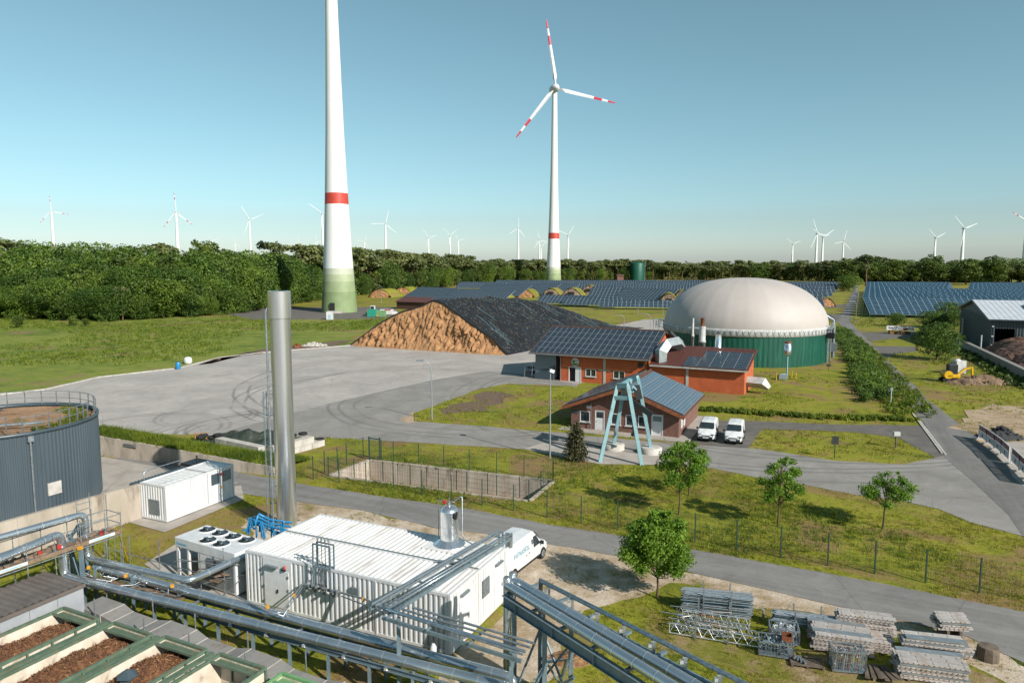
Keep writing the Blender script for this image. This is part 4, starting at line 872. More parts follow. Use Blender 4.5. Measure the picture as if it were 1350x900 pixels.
wl = wallbox(0, 14, 0, 0, 4.0, [(1.55, 3.4, 0, 2.15), (4.2, 5.9, .95, 2.1), (8.6, 10.4, .95, 2.1)]); wl.b2((0, .25, 0), (.25, 16, 4.0)); wl.b2((13.75, .25, 0), (14, 16, 4.0)); wl.part('wall', M['orange'], A)
wl = MB(); wl.b2((-4.4, 3.4, 0), (-.003, 3.65, 4.2)); wl.part('recess_wall', M['orange'], A)
b = MB(); z0, z1 = 4.15, 7.55
for sgn in (0, 1):
    if sgn == 0: q = [(-4.9, -.9, z0), (14.4, -.9, z0), (14.4, 8.1, z1), (-4.9, 8.1, z1)]
    else: q = [(-4.9, 16.9, z0), (14.4, 16.9, z0), (14.4, 8.1, z1), (-4.9, 8.1, z1)]
    b.slab(q, .16)
rf = b.part('roof', M['tiles'], A); b = MB(); b.path([(-4.9, 8.1, z1 + .03), (14.4, 8.1, z1 + .03)], .14, 8); b.part('ridge_cap', M['tiles'], rf)
b = MB(); b.path([(-4.9, -1.0, z0 - .08), (14.4, -1.0, z0 - .08)], .1, 8); b.path([(.15, -.95, z0 - .1), (.15, -.1, z0 - .5), (.15, -.1, 0)], .07); b.part('gutter', M['galv'], A)
b = MB(); b.path([(13.9, -.95, z0 - .1), (13.9, -.12, z0 - .5), (13.9, -.12, 2.6), (13.9, -.12, 0)], .09); b.part('downpipe', M['blk'], A)
b = MB(); b.add([(14.0, 0, 4.0), (14.0, 16, 4.0), (14.0, 8, 7.3)], [(0, 1, 2)]); b.add([(13.9, 0, 4.0), (13.9, 16, 4.0), (13.9, 8, 7.3)], [(0, 2, 1)]); b.part('gable', M['orange'], A)
panels(A, (-4.6, -.75, z0 + .05), (1, 0, 0), (0, 9.0, 3.4), 20, 5, .945, 1.83)
b = MB(); b.b2((1.55, .05, .01), (3.4, .1, .012)); q = MB(); q.b2((1.5, .3, 0), (3.45, .34, 2.2)); q.part('doorway', M['dark'], A)
b = MB(); b.b2((1.45, -.05, 0), (1.56, .1, 2.25)); b.b2((3.39, -.05, 0), (3.5, .1, 2.25)); b.b2((1.56, -.05, 2.15), (3.39, .1, 2.25)); b.part('door_frame', M['white'], A)
b = MB(); b.b2((2.55, .0, .02), (3.38, .07, 2.13)); b.part('door_leaf', M['whitedoor'], A)
window(A, 4.2, 5.9, .95, 2.1, 0); window(A, 8.6, 10.4, .95, 2.1, 0)
for z in (0,):
    b = MB(); b.b2((7.05, -.06, 0), (7.4, .0, 3.95)); b.part('pale_pillar', M['rim'], A); b = MB(); b.b2((6.2, -.1, 2.0), (8.2, -.062, 2.16)); b.part('sign_rail', M['galv'], A)
b = MB(); b.cm = 0; b.path([(2.55, -.1, 3.05), (2.55, -.03, 3.05)], .62, 32); b.cm = 1
b.add([(2.55 + .55 * math.cos(R(a)), -.11, 3.05 + .55 * math.sin(R(a))) for a in range(200, 341, 10)], [list(range(15))]); b.path([(2.3, -.115, 3.12), (2.3, -.105, 3.12)], .22, 14); b.box((2.3, -.11, 2.9), (.07, .02, .3)); b.cm = 2; b.box((2.75, -.11, 3.3), (.5, .02, .06)); b.box((2.75, -.11, 3.2), (.4, .02, .05)); b.part('round_logo_sign', [M['white'], M['lgreen'], M['grille']], A)
b = MB(); b.b2((1.9, -.06, 2.28), (3.3, -.02, 2.36)); b.part('name_plate', M['rim'], A)
b = MB(); b.b2((12.4, -.12, 2.9), (13.2, -.003, 3.6)); b.part('vent', M['blk'], A)
b = MB(); b.b2((-1.6, 3.3, .02), (-.7, 3.39, 2.2)); d = b.part('side_door', M['whitedoor'], A)
# annex
M['duct'] = mat('pale_duct_sheet', H('aab4b4', .72), H('98a3a4', .7), 1.5, .45, .2)
an = wallbox(14.003, 27.4, .02, 0, 3.3, []); an.b2((27.15, .27, 0), (27.4, 8.5, 3.3)); an.part('annex_wall', M['orange'], A)
b = MB(); b.slab([(14.2, -.5, 3.42), (27.9, -.5, 3.42), (27.9, 8.6, 5.4), (14.2, 8.6, 5.4)], .15); b.part('annex_roof', M['maroon'], A)
b = MB()
for k in range(44): b.bar((14.3 + k * .31, -.48, 3.46), (14.3 + k * .31, 8.55, 5.43), .05, .05)
b.part('roof_ribs', M['maroon'], A)
b = MB(); b.add([(27.4, .02, 3.28), (27.4, 8.5, 3.28), (27.4, 8.5, 5.25)], [(0, 1, 2)]); b.part('annex_gable', M['orange'], A)
b = MB(); b.b2((14.2, -.62, 3.22), (27.9, -.505, 3.42)); b.part('annex_gutter', M['rim'], A)
panels(A, (19.0, -.3, 3.5), (1, 0, 0), (0, 9.1, 1.98), 1, 4, 1.9, .98); panels(A, (20.95, -.3, 3.5), (1, 0, 0), (0, 9.1, 1.98), 4, 7, 1.68, .98)
b = MB(); b.b2((19.4, -.06, 0), (19.75, .015, 3.25)); b.part('pale_pillar', M['rim'], A)
b = MB(); b.path([(15.4, 1.2, 3.4), (15.4, 1.2, 5.2), (15.9, 2.4, 6.2), (16.8, 4.8, 6.3), (17.0, 6.4, 5.6)], .85, 4, sm=False); b.part('silver_duct', M['duct'], A)
b = MB(); b.path([(27.4, 2.5, 1.5), (29.6, 2.2, 1.5), (30.4, 2.2, .8)], [.75, .75, .4], 4, sm=False); b.part('outlet_hood', M['rim'], A)
b = MB(); b.path([(14.6, 9.6, 7.2), (17.4, 9.4, 4.6)], .42, 12); b.part('black_exhaust', M['blk'], A)
for (lx, ly, h0, h1, r_, cap, lb) in ((18.1, 9.6, 0, 9.6, .22, None, 'thin pale chimney'), (19.5, 9.9, 0, 8.4, .5, 'rust', 'thick chimney with rusty tip'), (21.9, 10.1, 0, 7.2, .48, None, 'short stainless chimney')):
    c = turn(A, (lx, ly, 0)); t = thing('chimney', lb + ' behind the annex roof of the orange brick hall', 'chimney', (c.x, c.y, 0)); b = MB()
    b.lathe([(r_, 0), (r_, h1 * .7), (r_ * 1.15, h1 * .7), (r_ * 1.15, h1 * .73), (r_ * (.75 if r_ < .3 else 1), h1 * .74), (r_ * (.75 if r_ < .3 else 1), h1)], n=16); b.part('flue', M['inox' if r_ > .45 and not cap else 'rim'], t)
    if cap: b = MB(); b.lathe([(r_ * .6, h1), (r_ * .6, h1 + 1.2), (r_ * .7, h1 + 1.25)], n=12); b.part('rusty_tip', M['rust'], t)
# grey box under the left roof
c = turn(A, (-4.3, .3, 0)); t = thing('grey_container', 'grey ribbed steel box under the left end of the hall roof', 'container', (c.x, c.y, 0), -26.6); b = MB(); b.b2((0, 0, .3), (3.5, 2.7, 3.9))
for k in range(6): b.b2((-.03, -.04, .6 + k * .55), (3.53, 0, .7 + k * .55))
b.part('body', M['grille'], t); b = MB(); b.add([(0, -.05, .35), (3.4, -.05, .35), (3.4, -.05, 2.3), (2.2, -.05, 1.7), (1.0, -.05, 1.5)], [(0, 1, 2, 3, 4)]); b.box((1.7, -.3, .5), (3.2, .5, .9)); b.part('camouflage_cover', M['slate'], t)
c = turn(A, (-6.2, .2, 0)); t = thing('machine_frame', 'small dark machine frame standing left of the grey container', 'machine', (c.x, c.y, 0), -26.6); b = MB()
for q in ((0, 0), (1.3, 0), (0, 1.2), (1.3, 1.2)): b.bar((q[0], q[1], 0), (q[0] + .2, q[1], 2.2), .09)
b.bar((0, 0, 2.2), (1.5, 0, 2.2), .09); b.part('frame', M['galv'], t); b = MB(); b.box((.8, .5, .8), (1.2, .9, .5)); b.box((.9, .5, 1.6), (.9, .7, .3)); b.part('motor', M['blk'], t)

# ================================================================== BROWN BRICK HOUSE
Cc = thing('brick_house', 'low brown-pink brick house with solar gable roof and white doors', 'building', (6.5, 76.9, 0), -24.0)
LW, LD, ze, zr = 11.7, 11.8, 2.75, 5.0
wl = wallbox(0, LW, 0, 0, ze, [(1.0, 2.1, .85, 2.0), (2.75, 3.65, 0, 2.1), (4.6, 5.8, .85, 2.0), (6.3, 7.5, .85, 2.0), (7.95, 9.0, .85, 2.0), (9.35, 10.45, 0, 2.15)], .3) if False else wallbox(0, LW, 0, 0, ze, [(1.0, 2.15, .85, 2.05), (2.8, 3.7, 0, 2.15), (4.5, 5.6, .85, 2.05), (6.1, 7.2, .85, 2.05), (7.45, 8.45, .85, 2.05), (8.95, 10.0, 0, 2.25)], .3)
wl.b2((0, .3, 0), (.3, LD, ze)); wl.b2((LW - .3, .3, 0), (LW, LD, ze)); wl.b2((.3, LD - .3, 0), (LW - .3, LD, ze)); wl.part('wall', M['pink'], Cc)
b = MB(); b.add([(0, .001, ze), (LW, .001, ze), (LW / 2, .001, zr - .15)], [(0, 1, 2)]); b.add([(0, LD, ze), (LW, LD, ze), (LW / 2, LD, zr - .15)], [(0, 2, 1)]); b.part('gable', M['pink'], Cc)
b = MB(); s_ = (zr - ze) / (LW / 2); ov = .75; oy = 1.0
for sg in (-1, 1):
    xe = LW / 2 + sg * (LW / 2 + ov); zz = ze - ov * s_ + .12; b.slab([(xe, -oy, zz), (xe, LD + .6, zz), (LW / 2, LD + .6, zr + .12), (LW / 2, -oy, zr + .12)], .14)
rf = b.part('roof', M['tiles'], Cc)
b = MB(); b.path([(LW / 2, -oy, zr + .13), (LW / 2, LD + .6, zr + .13)], .13, 8); b.part('ridge_tiles', M['tiles'], rf)
b = MB()
for sg in (-1, 1):
    xe = LW / 2 + sg * (LW / 2 + ov); zz = ze - ov * s_ - .1; b.bar((xe, -oy - .04, zz), (LW / 2, -oy - .04, zr - .1), .06, .3); b.bar((xe, -oy + .5, zz - .02), (LW / 2, -oy + .5, zr - .12), .9, .03)
b.part('fascia', M['woodo'], rf)
for sg in (-1, 1):
    if sg > 0: org = (LW / 2 + .35, LD + .4, zr + .08 - .35 * s_); ux = (0, -1, 0); uy = (1, 0, -s_)
    sl = Vector((1, 0, s_)).normalized()
    if sg > 0:
        xe = LW / 2 + (LW / 2 + ov) - .15; panels(Cc, (xe, -oy + .2, ze - (ov - .15) * s_ + .13), (0, 1, 0), (-1, 0, s_), 12, 6, 1.05, 1.08, 'cellb')
    else:
        xe = -ov + .15; panels(Cc, (xe, LD + .4, ze - (ov - .15) * s_ + .13), (0, -1, 0), (1, 0, s_), 12, 6, 1.05, 1.08, 'cell')
for a, c in ((1.0, 2.15), (4.5, 5.6), (6.1, 7.2), (7.45, 8.45)): window(Cc, a, c, .85, 2.05, 0, 0)
door(Cc, 2.8, 3.7, 2.15, 0, top=(1.45, 2.05, 'glass')); door(Cc, 8.95, 10.0, 2.25, 0, top=(1.6, 2.15, 'grille'))
for k, yy in enumerate((1.2, 2.6)):
    b = MB(); b.b2((LW - .02, yy, .8), (LW + .05, yy + .8, 2.2)); b.part('side_window', M['white'], Cc)
b = MB(); b.box((2.35, -.25, 1.5), (.05, .05, 3.0)); b.box((2.1, -.3, 2.6), (.5, .1, .3)); b.part('sign_post', M['galv'], Cc)
b = MB(); b.b2((.15, -.03, 1.7), (.8, .0, 2.05)); b.part('name_plate', M['slate'], Cc)
b = MB(); b.b2((-1.0, -1.6, 0), (LW + .3, -.01, .12)); b.part('paving_strip', M['pad'], Cc)
b = MB(); b.b2((LW + .02, -1.4, 0), (LW + 1.3, LD, .1)); b.part('side_paving', M['pad'], Cc)

# ================================================================== PALE BLUE FRAME ON ROUND BASES
P1, P2, P3, P4 = [Vector((*q, 0)) for q in (at(791, 609), at(846, 613), at(809, 592), at(858, 597))]
o = thing('well_frame', 'pale blue steel trestle with pulleys, two legs on round concrete bases', 'frame', P1[:], 0)
def up(px, py, base): y = base.y; u = (px - 675) / FPX; v = -(py - 450) / FPX; c, s = math.cos(TH), math.sin(TH); return Vector((u * y / (c + v * s), y, CAMH + (-s + v * c) * y / (c + v * s)))
T1, T2 = up(814, 508, P1 + Vector((0, 1.4, 0))), up(828, 508, P2 + Vector((0, 1.6, 0))); T3, T4 = up(824, 503, P3 - Vector((0, 1.0, 0))), up(841, 498, P4 - Vector((0, .8, 0)))
for a, c in ((P1, T1), (P2, T2), (P3 + Vector((0, 0, .4)), T3), (P4 + Vector((0, 0, .4)), T4)): b = MB(); b.bar(a, c, .32, .26); b.part('leg', M['cyan'], o, world=True)
b = MB(); b.bar(T1, T2, .35, .45); b.bar(T3, T4, .35, .45); b.bar(P1.lerp(T1, .84), P2.lerp(T2, .84), .3, .35); b.bar(P3.lerp(T3, .84), P4.lerp(T4, .84), .25, .3); b.bar(T1.lerp(T2, .5), T3.lerp(T4, .5), .4, .4); b.part('crossbeam', M['cyan'], o, world=True)
b = MB(); m_ = (T1 + T2 + T3 + T4) / 4; b.path([m_ + Vector((-.25, 0, -.6)), m_ + Vector((.25, 0, -.6))], .75, 18); b.part('pulley', M['slate'], o, world=True); b = MB(); b.bar(m_ + Vector((.9, .3, -.3)), m_ + Vector((1.2, .2, -1.6)), .6, .3); b.bar(m_ + Vector((.2, 0, -1.6)), m_ + Vector((2.2, -.8, -2.9)), .25, .5)
for k in range(7): b.box(m_ + Vector((.7 + .1 * (k % 2), 0, -3.0 - .32 * k)), (.35, .35, .26), 20 * k)
b.part('counterweights', M['blk'], o, world=True); b = MB()
for k in range(8): q = m_ + Vector((random.uniform(-1, 1.2), random.uniform(-.5, .5), random.uniform(-1.4, 0))); b.bar(q, q + Vector((random.uniform(-.6, .6), random.uniform(-.3, .3), random.uniform(-.6, .4))), .14)
b.part('brackets', M['cyan'], o, world=True)
for p in (P3, P4): b = MB(); b.lathe([(1.05, 0), (1.05, .55), (.95, .62), (.6, .62)], (p.x, p.y, 0), 24); b.part('round_base', M['conc2'], o, world=True)
# ================================================================== STEEL CONTAINER BUILDINGS
RA = -24.6
def V3(px, py, z): return Vector((*at(px, py, z), z))
def frame_mesh(b, L, D, h0, H_, w_=.14):
    for x in (w_ / 2, L - w_ / 2):
        for y in (w_ / 2, D - w_ / 2): b.b2((x - w_ / 2, y - w_ / 2, h0), (x + w_ / 2, y + w_ / 2, H_))
    for z in (h0 + w_ / 2, H_ - w_ / 2):
        for y in (w_ / 2, D - w_ / 2): b.b2((w_, y - w_ / 2 + .004, z - w_ / 2), (L - w_, y + w_ / 2 - .004, z + w_ / 2))
        for x in (w_ / 2, L - w_ / 2): b.b2((x - w_ / 2 + .004, w_, z - w_ / 2), (x + w_ / 2 - .004, D - w_, z + w_ / 2))
def text(s, size, m, parent, M, name='lettering'):
    cu = bpy.data.curves.new(name, 'FONT'); cu.body = s; cu.size = size; cu.extrude = .004; t = bpy.data.objects.new(name, cu); me = bpy.data.meshes.new_from_object(t); bpy.data.objects.remove(t)
    me.materials.clear(); me.materials.append(m); return share(me, name, parent, M)
O = Vector((-14.1, 36.25, 0)); BL, BD, BH = 12.4, 6.04, 2.95
Bd = thing('container_building', 'large white building of two joined ribbed steel containers with pipes over its roof', 'building', O[:], RA)
for k, yo in enumerate((0, 3.03)):
    b = MB(); frame_mesh(b, BL, 3.01, .08, BH); b.v = [(v[0], v[1] + yo, v[2]) for v in b.v]; b.part('steel_frame', M['white'], Bd)
    b = MB(); b.corr((.14, yo + .14, BH - .05), (BL - .28, 0, 0), (0, 2.73, 0), (0, 0, 1), .31, .05, .3); b.part('roof_sheet', M['roofwhite'], Bd)
b = MB(); b.b2((.1, 2.99, BH + .004), (BL - .1, 3.05, BH + .05)); b.part('roof_seam', M['grille'], Bd)
b = MB(); b.b2((.05, .05, .1), (BL - .05, BD - .05, BH - .12)); b.part('inner_core', M['whitedoor'], Bd)
b = MB()
b.corr((.14, .05, .2), (1.0, 0, 0), (0, 0, BH - .35), (0, -1, 0), .28, .032); b.corr((3.15, .05, .2), (5.1, 0, 0), (0, 0, BH - .35), (0, -1, 0), .28, .032); b.corr((8.35, .05, .2), (BL - 8.5, 0, 0), (0, 0, BH - .35), (0, -1, 0), .28, .032); b.part('front_ribbed_wall', M['white'], Bd)
b = MB(); b.corr((.05, .14, .2), (0, BD - .28, 0), (0, 0, BH - .35), (-1, 0, 0), .28, .032); b.part('left_ribbed_wall', M['white'], Bd)
b = MB(); b.b2((8.25, -.02, .15), (8.34, .1, BH - .14)); b.part('joint_cover', M['white'], Bd)
# double door and gear on the front
b = MB(); b.b2((1.2, -.01, .2), (3.1, .07, BH - .14)); b.part('door_surround', M['whitedoor'], Bd)
for a in (1.3, 2.12):
    b = MB(); b.b2((a, -.04, .25), (a + .8, .0, 2.25)); d = b.part('door_leaf', M['whitedoor'], Bd)
    for z in (.5, 1.3, 2.0): h = MB(); h.box((a + (.02 if a < 2 else .78), -.06, z), (.06, .05, .14)); h.part('hinge', M['galv'], d)
b = MB(); b.box((2.2, -.07, 1.15), (.06, .06, .18)); b.part('door_lock', M['blk'], Bd)
b = MB(); b.box((1.85, -.12, 2.42), (.8, .16, .1)); b.part('door_lamp', M['grille'], Bd)
b = MB(); b.lathe([(.06, 0), (.06, .14), (.03, .18)], (2.75, -.12, 2.45), 10); b.part('red_beacon', M['redp'], Bd); b = MB(); b.lathe([(.07, 0), (.07, .06)], (2.75, -.12, 2.38), 10); b.box((2.65, -.08, 2.35), (.3, .06, .05)); b.part('beacon_base', M['blk'], Bd)
b = MB(); b.box((7.1, -.06, 2.15), (.45, .1, .3)); b.part('vent_grille', M['grille'], Bd)
# right end: two modules with doors
b = MB()
for yo in (0, 3.03):
    b.corr((BL - .05, yo + .14, .2), (0, .5, 0), (0, 0, BH - .35), (1, 0, 0), .25, .04); b.corr((BL - .05, yo + 2.1, .2), (0, .75, 0), (0, 0, BH - .35), (1, 0, 0), .25, .04); b.b2((BL - .06, yo + .64, .2), (BL - .02, yo + 2.1, BH - .15))
b.part('end_wall', M['white'], Bd)
for yo, nm in ((0, 0), (3.03, 1)):
    b = MB(); y0 = yo + (.85 if nm == 0 else 1.55); b.b2((BL - .02, y0, .2), (BL + .02, y0 + (1.0 if nm == 0 else .95), 2.2)); d = b.part('end_door', M['whitedoor'], Bd); h = MB(); h.box((BL + .05, y0 + .85, 1.2), (.06, .05, .16)); h.part('handle', M['galv'], d)
    b = MB(); b.box((BL + .06, y0 + .5, 2.48), (.14, .75, .09)); b.part('door_lamp', M['grille'], Bd)
b = MB(); b.b2((BL - .02, 3.25, 1.35), (BL + .03, 4.0, 2.25)); b.part('louvre', M['grille'], Bd)
b = MB()
for k in range(9): b.b2((BL + .03, 3.27, 1.38 + k * .097), (BL + .045, 3.98, 1.43 + k * .097))
b.part('louvre_blades', M['galv'], Bd)
# roof plate, relief vessel
b = MB(); b.b2((8.3, 4.15, BH - .02), (11.3, 5.95, BH + .045)); b.part('roof_plate', M['roofwhite'], Bd)
c = turn(Bd, (9.45, 5.15, BH + .045)); t = thing('relief_vessel', 'shiny upright steel vessel with conical skirt on the white roof', 'vessel', c[:], RA)
b = MB(); n = 14; b.lathe([(.86, 0), (.86, .03), (.52, .3)], n=n, sm=False, cap=False); b.part('conical_skirt', M['inox'], t)
b = MB(); b.lathe([(.5, .05), (.5, 1.85)], n=48, cap=False); b.lathe([(.507, 1.0), (.507, 1.03)], n=48, cap=False); b.lathe([(.5, 1.85), (.47, 1.95), (.32, 2.08), (.15, 2.13), (.01, 2.14)], n=48, cap=False); b.part('shell', M['inox'], t)
b = MB(); b.tube((0, 0, 2.1), (0, 0, 2.3), .09, 10); b.path([(0, 0, 2.3), (.25, .1, 2.35), (.6, .2, 2.65), (.68, .2, 2.6), (.68, .2, .6), (.8, .1, .35), (1.9, -.4, .3)], .035, 8); b.path([(-.1, 0, 2.3), (-.6, 0, 2.35), (-.68, 0, 2.25), (-.68, 0, .1)], .035, 8); b.tube((0, 0, 2.2), (0, 0, 2.55), .03); b.part('vent_pipes', M['galv'], t)
b = MB(); b.box((-.25, -.05, 2.3), (.18, .16, .16)); b.part('red_valve', M['redp'], t); b = MB(); b.path([(.45, -.22, 1.7), (.6, -.3, 1.75), (.62, -.32, 1.95)], .06, 8); b.box((.52, -.28, 1.65), (.15, .15, .22)); b.part('gauge', M['blk'], t)
# manifold on the front wall and its frame above the roof
c = turn(Bd, (4.75, -.25, 0)); t = thing('pipe_manifold', 'small valve manifold on the white front wall with a frame rising above the roof', 'manifold', c[:], RA)
b = MB()
for x in (0, 1.05):
    for y in (0, .3): b.bar((x, y, 1.75), (x, y, 4.2), .06)
for z in (3.05, 4.2): b.bar((0, 0, z), (1.05, 0, z), .07); b.bar((0, .3, z), (1.05, .3, z), .06)
b.part('frame', M['galvd'], t)
b = MB()
for k in range(4): x = .2 + k * .22; b.path([(x, .15, 2.0), (x, .15, 4.1 + .25 * (k % 2)), (x, .15, 4.55)], .022, 6); b.tube((x, .15, 4.35), (x, .15, 4.5), .05, 6)
b.part('vent_pipes', M['galv'], t)
b = MB(); rr = random.Random(8)
for k in range(16): p = (rr.uniform(-.6, 1.5), rr.uniform(-.15, .2), rr.uniform(1.7, 2.25)); b.box(p, (rr.uniform(.08, .2), .14, rr.uniform(.08, .22)), rr.uniform(0, 90))
b.path([(-.7, 0, 2.0), (1.7, 0, 2.0)], .06, 8); b.part('valves', M['galv'], t)
b = MB()
for k in range(7): b.box((-.4 + k * .28, -.1, 1.82 + .2 * (k % 2)), (.1, .1, .1))
b.part('dark_handwheels', M['blk'], t)
c0 = turn(t, (-.7, 0, 2.0)); c1 = turn(t, (1.7, 0, 2.0))
# thin lines from the manifold
o = thing('instrument_lines', 'pair of thin steel lines from the manifold to the left foreground pipe rack', 'pipes', (c0.x, c0.y, 0)); q = V3(372, 806, 2.2); q2 = V3(310, 785, 2.1)
b = MB(); b.path([c0, q, q + Vector((-.3, -.2, 0)), q2], .04, 6); b.path([c0 + Vector((0, 0, -.16)), q + Vector((.1, -.2, -.1)), q2 + Vector((.1, -.2, -.1))], .03, 6); b.part('pipes', M['galv'], o, world=True)
for p in (c0.lerp(q, .45), q.lerp(q2, .3)): b = MB(); b.box(p, (.12, .12, .16)); b.part('amber_cap', M['orangep'], o, world=True)
o = thing('instrument_lines', 'thin steel lines along the white wall from the manifold to the overhead pipe rack', 'pipes', (c1.x, c1.y, 0)); q = V3(520, 806, 3.2)
b = MB(); b.path([c1, c1.lerp(q, .5) + Vector((0, 0, .1)), q], .045, 6); b.path([c1 + Vector((0, 0, -.18)), q + Vector((0, 0, -.2))], .03, 6); b.part('pipes', M['galv'], o, world=True); b = MB(); b.box(c1.lerp(q, .45) + Vector((0, 0, .06)), (.12, .12, .16)); b.part('amber_cap', M['orangep'], o, world=True)
# small items at the wall foot
p = turn(Bd, (11.6, -.9, 0)); o = thing('gas_bottles', 'yellow and white small bottles by the near corner of the white building', 'bottles', p[:]); b = MB(); b.lathe([(.16, 0), (.16, .5), (.08, .62)], n=12); b.lathe([(.16, 0), (.16, .45), (.08, .6)], (-.4, .1, 0), 12); b.part('yellow_body', M['yellow'], o); b = MB(); b.lathe([(.15, 0), (.15, .7), (.06, .85)], (.35, .1, 0), 12); b.part('white_body', M['white'], o); b = MB(); b.box((-.2, -.05, .65), (.5, .1, .1), 20); b.part('hose', M['blk'], o)

# ---- small white container and its neighbour
Sc = thing('small_container', 'small white ribbed container on the concrete pad crossed by the chimney shadow', 'container', (*at(187, 683),), -24.3)
SL, SD, SH = 6.2, 2.5, 2.65   # local: x across (end), y along
b = MB(); frame_mesh(b, SD, SL, .1, SH, .12); b.part('steel_frame', M['white'], Sc)
b = MB(); b.b2((.06, .06, .12), (SD - .06, SL - .06, SH - .1)); b.part('inner_core', M['whitedoor'], Sc)
b = MB(); b.corr((.12, .05, .2), (SD - .24, 0, 0), (0, 0, SH - .32), (0, -1, 0), .24, .04); b.corr((SD - .05, .12, .2), (0, 3.55, 0), (0, 0, SH - .32), (1, 0, 0), .3, .05); b.corr((SD - .05, 3.85, .2), (0, 2.2, 0), (0, 0, SH - .32), (1, 0, 0), .3, .05); b.part('ribbed_wall', M['white'], Sc)
b = MB(); b.corr((.12, .12, SH - .06), (0, SL - .24, 0), (SD - .24, 0, 0), (0, 0, 1), .5, .03); b.part('roof_sheet', M['roofwhite'], Sc)
b = MB(); b.b2((SD - .06, 3.68, .15), (SD + .02, 3.84, SH)); b.b2((.1, 3.7, SH), (SD, 3.82, SH + .03)); b.part('joint_cover', M['white'], Sc)
b = MB(); b.b2((.85, -.03, .5), (1.85, .02, 1.55)); b.part('louvre', M['grille'], Sc)
for a, m_ in ((4.0, 'slate'), (5.15, 'grille')): b = MB(); b.b2((SD - .03, a, 1.55), (SD + .02, a + .75, 2.35)); b.part('window', M[m_], Sc)
b = MB(); b.box((SD + .05, 4.93, 2.2), (.1, .14, .18)); b.part('red_alarm_box', M['redp'], Sc); b = MB(); b.box((SD + .05, 4.97, 1.2), (.06, .1, .16)); b.part('brass_lock', M['orangep'], Sc)
p = turn(Sc, (-1.9, .6, 0)); o = thing('dark_module', 'low dark ribbed module behind the small white container', 'container', p[:], -24.3)
b = MB(); b.b2((0, 0, .1), (1.8, 6.0, 2.1)); b.part('body', M['slate'], o); b = MB(); b.corr((0, 0, 2.12), (0, 6.0, 0), (1.8, 0, 0), (0, 0, 1), .28, .05); b.part('roof_sheet', M['slate'], o)
b = MB(); b.tube((1.2, 5.0, 2.1), (1.2, 5.0, 3.1), .07); b.part('flue', M['blk'], o); b = MB(); b.path([(.3, 1.0, 2.1), (.3, 1.0, 2.7), (.3, 1.5, 2.8), (.3, 4.5, 2.8)], .04); b.part('hand_rail', M['galv'], o)
b = MB(); b.b2((-.4, 4.8, 2.15), (1.6, 6.4, 2.35)); b.part('upper_hood', M['blk'], o)

# ---- the stack
x, y = at(379, 700); St = thing('exhaust_stack', 'tall shiny stainless exhaust stack beside the white container building', 'stack', (x, y, 0))
b = MB(); z = 0; b.lathe([(.655, 0), (.655, 14.5)], n=64, cap=False)
while z < 14.0: b.lathe([(.662, z + 1.4), (.662, z + 1.43)], n=64, cap=False); z += 1.435
b.part('shaft', M['inox'], St); b = MB(); b.lathe([(.5, 16.19), (.74, 16.2)], n=64, sm=False, cap=False); b.lathe([(.745, 16.2), (.745, 14.45)], n=64, cap=False); b.lathe([(.745, 14.45), (.65, 14.42)], n=64, cap=False); b.part('cap_sleeve', M['inox'], St); b = MB(); b.lathe([(.5, 14.6), (.5, 16.19)], n=32, cap=False); b.lathe([(.01, 14.8), (.5, 14.8)], n=32, cap=False); b.part('inner_flue', M['dark'], St)
b = MB(); b.path([(-.55, -.2, 15.05), (-.7, -.25, 15.15), (-.82, -.3, 14.9), (-.82, -.3, 0)], .07, 10)
for z in (3.2, 5.6, 8.2, 10.9): b.bar((-.9, -.3, z), (-.5, -.2, z), .05)
b.part('drain_pipe', M['galv'], St); b = MB(); b.tube((-1.22, -.15, 0), (-1.22, -.15, 9.6), .04, 6); b.tube((-1.12, .1, 0), (-1.12, .1, 9.6), .025, 6)
for z in (2, 4, 6, 8, 9.4): b.bar((-1.25, -.15, z), (-.5, 0, z), .04)
b.part('cable_ladder', M['galvd'], St); b = MB(); b.b2((-1.2, -1.2, 0), (1.2, 1.2, .25)); b.part('foundation', M['conc2'], St)

# ---- cooler with fans
A0 = at(230, 707, 2.5); Co = thing('cooling_unit', 'white cooling unit with six black fans on its top beside the building', 'cooling unit', (A0[0], A0[1], 0), -29)
b = MB(); b.b2((0, 0, 1.95), (5.0, 2.15, 2.5)); bevel(b.part('top_casing', M['white'], Co), .03)
b = MB(); b.b2((1.95, .02, .15), (4.98, 2.12, 1.945)); b.part('body', M['whitedoor'], Co)
b = MB(); b.b2((2.75, -.03, .3), (4.9, .015, 1.85)); b.part('coil_grille', M['grille'], Co); b = MB()
for k in range(30): b.b2((2.78 + k * .071, -.05, .32), (2.8 + k * .071, -.028, 1.83))
b.part('coil_fins', M['galv'], Co)
for x, y in ((.08, .08), (.08, 2.05), (1.0, .08)): b = MB(); b.b2((x, y - .06, 0), (x + .14, y + .08, 1.95)); b.part('leg', M['white'], Co)
b = MB(); b.b2((.35, .5, .1), (1.6, 1.8, 1.3)); b.part('dark_pump_box', M['slate'], Co)
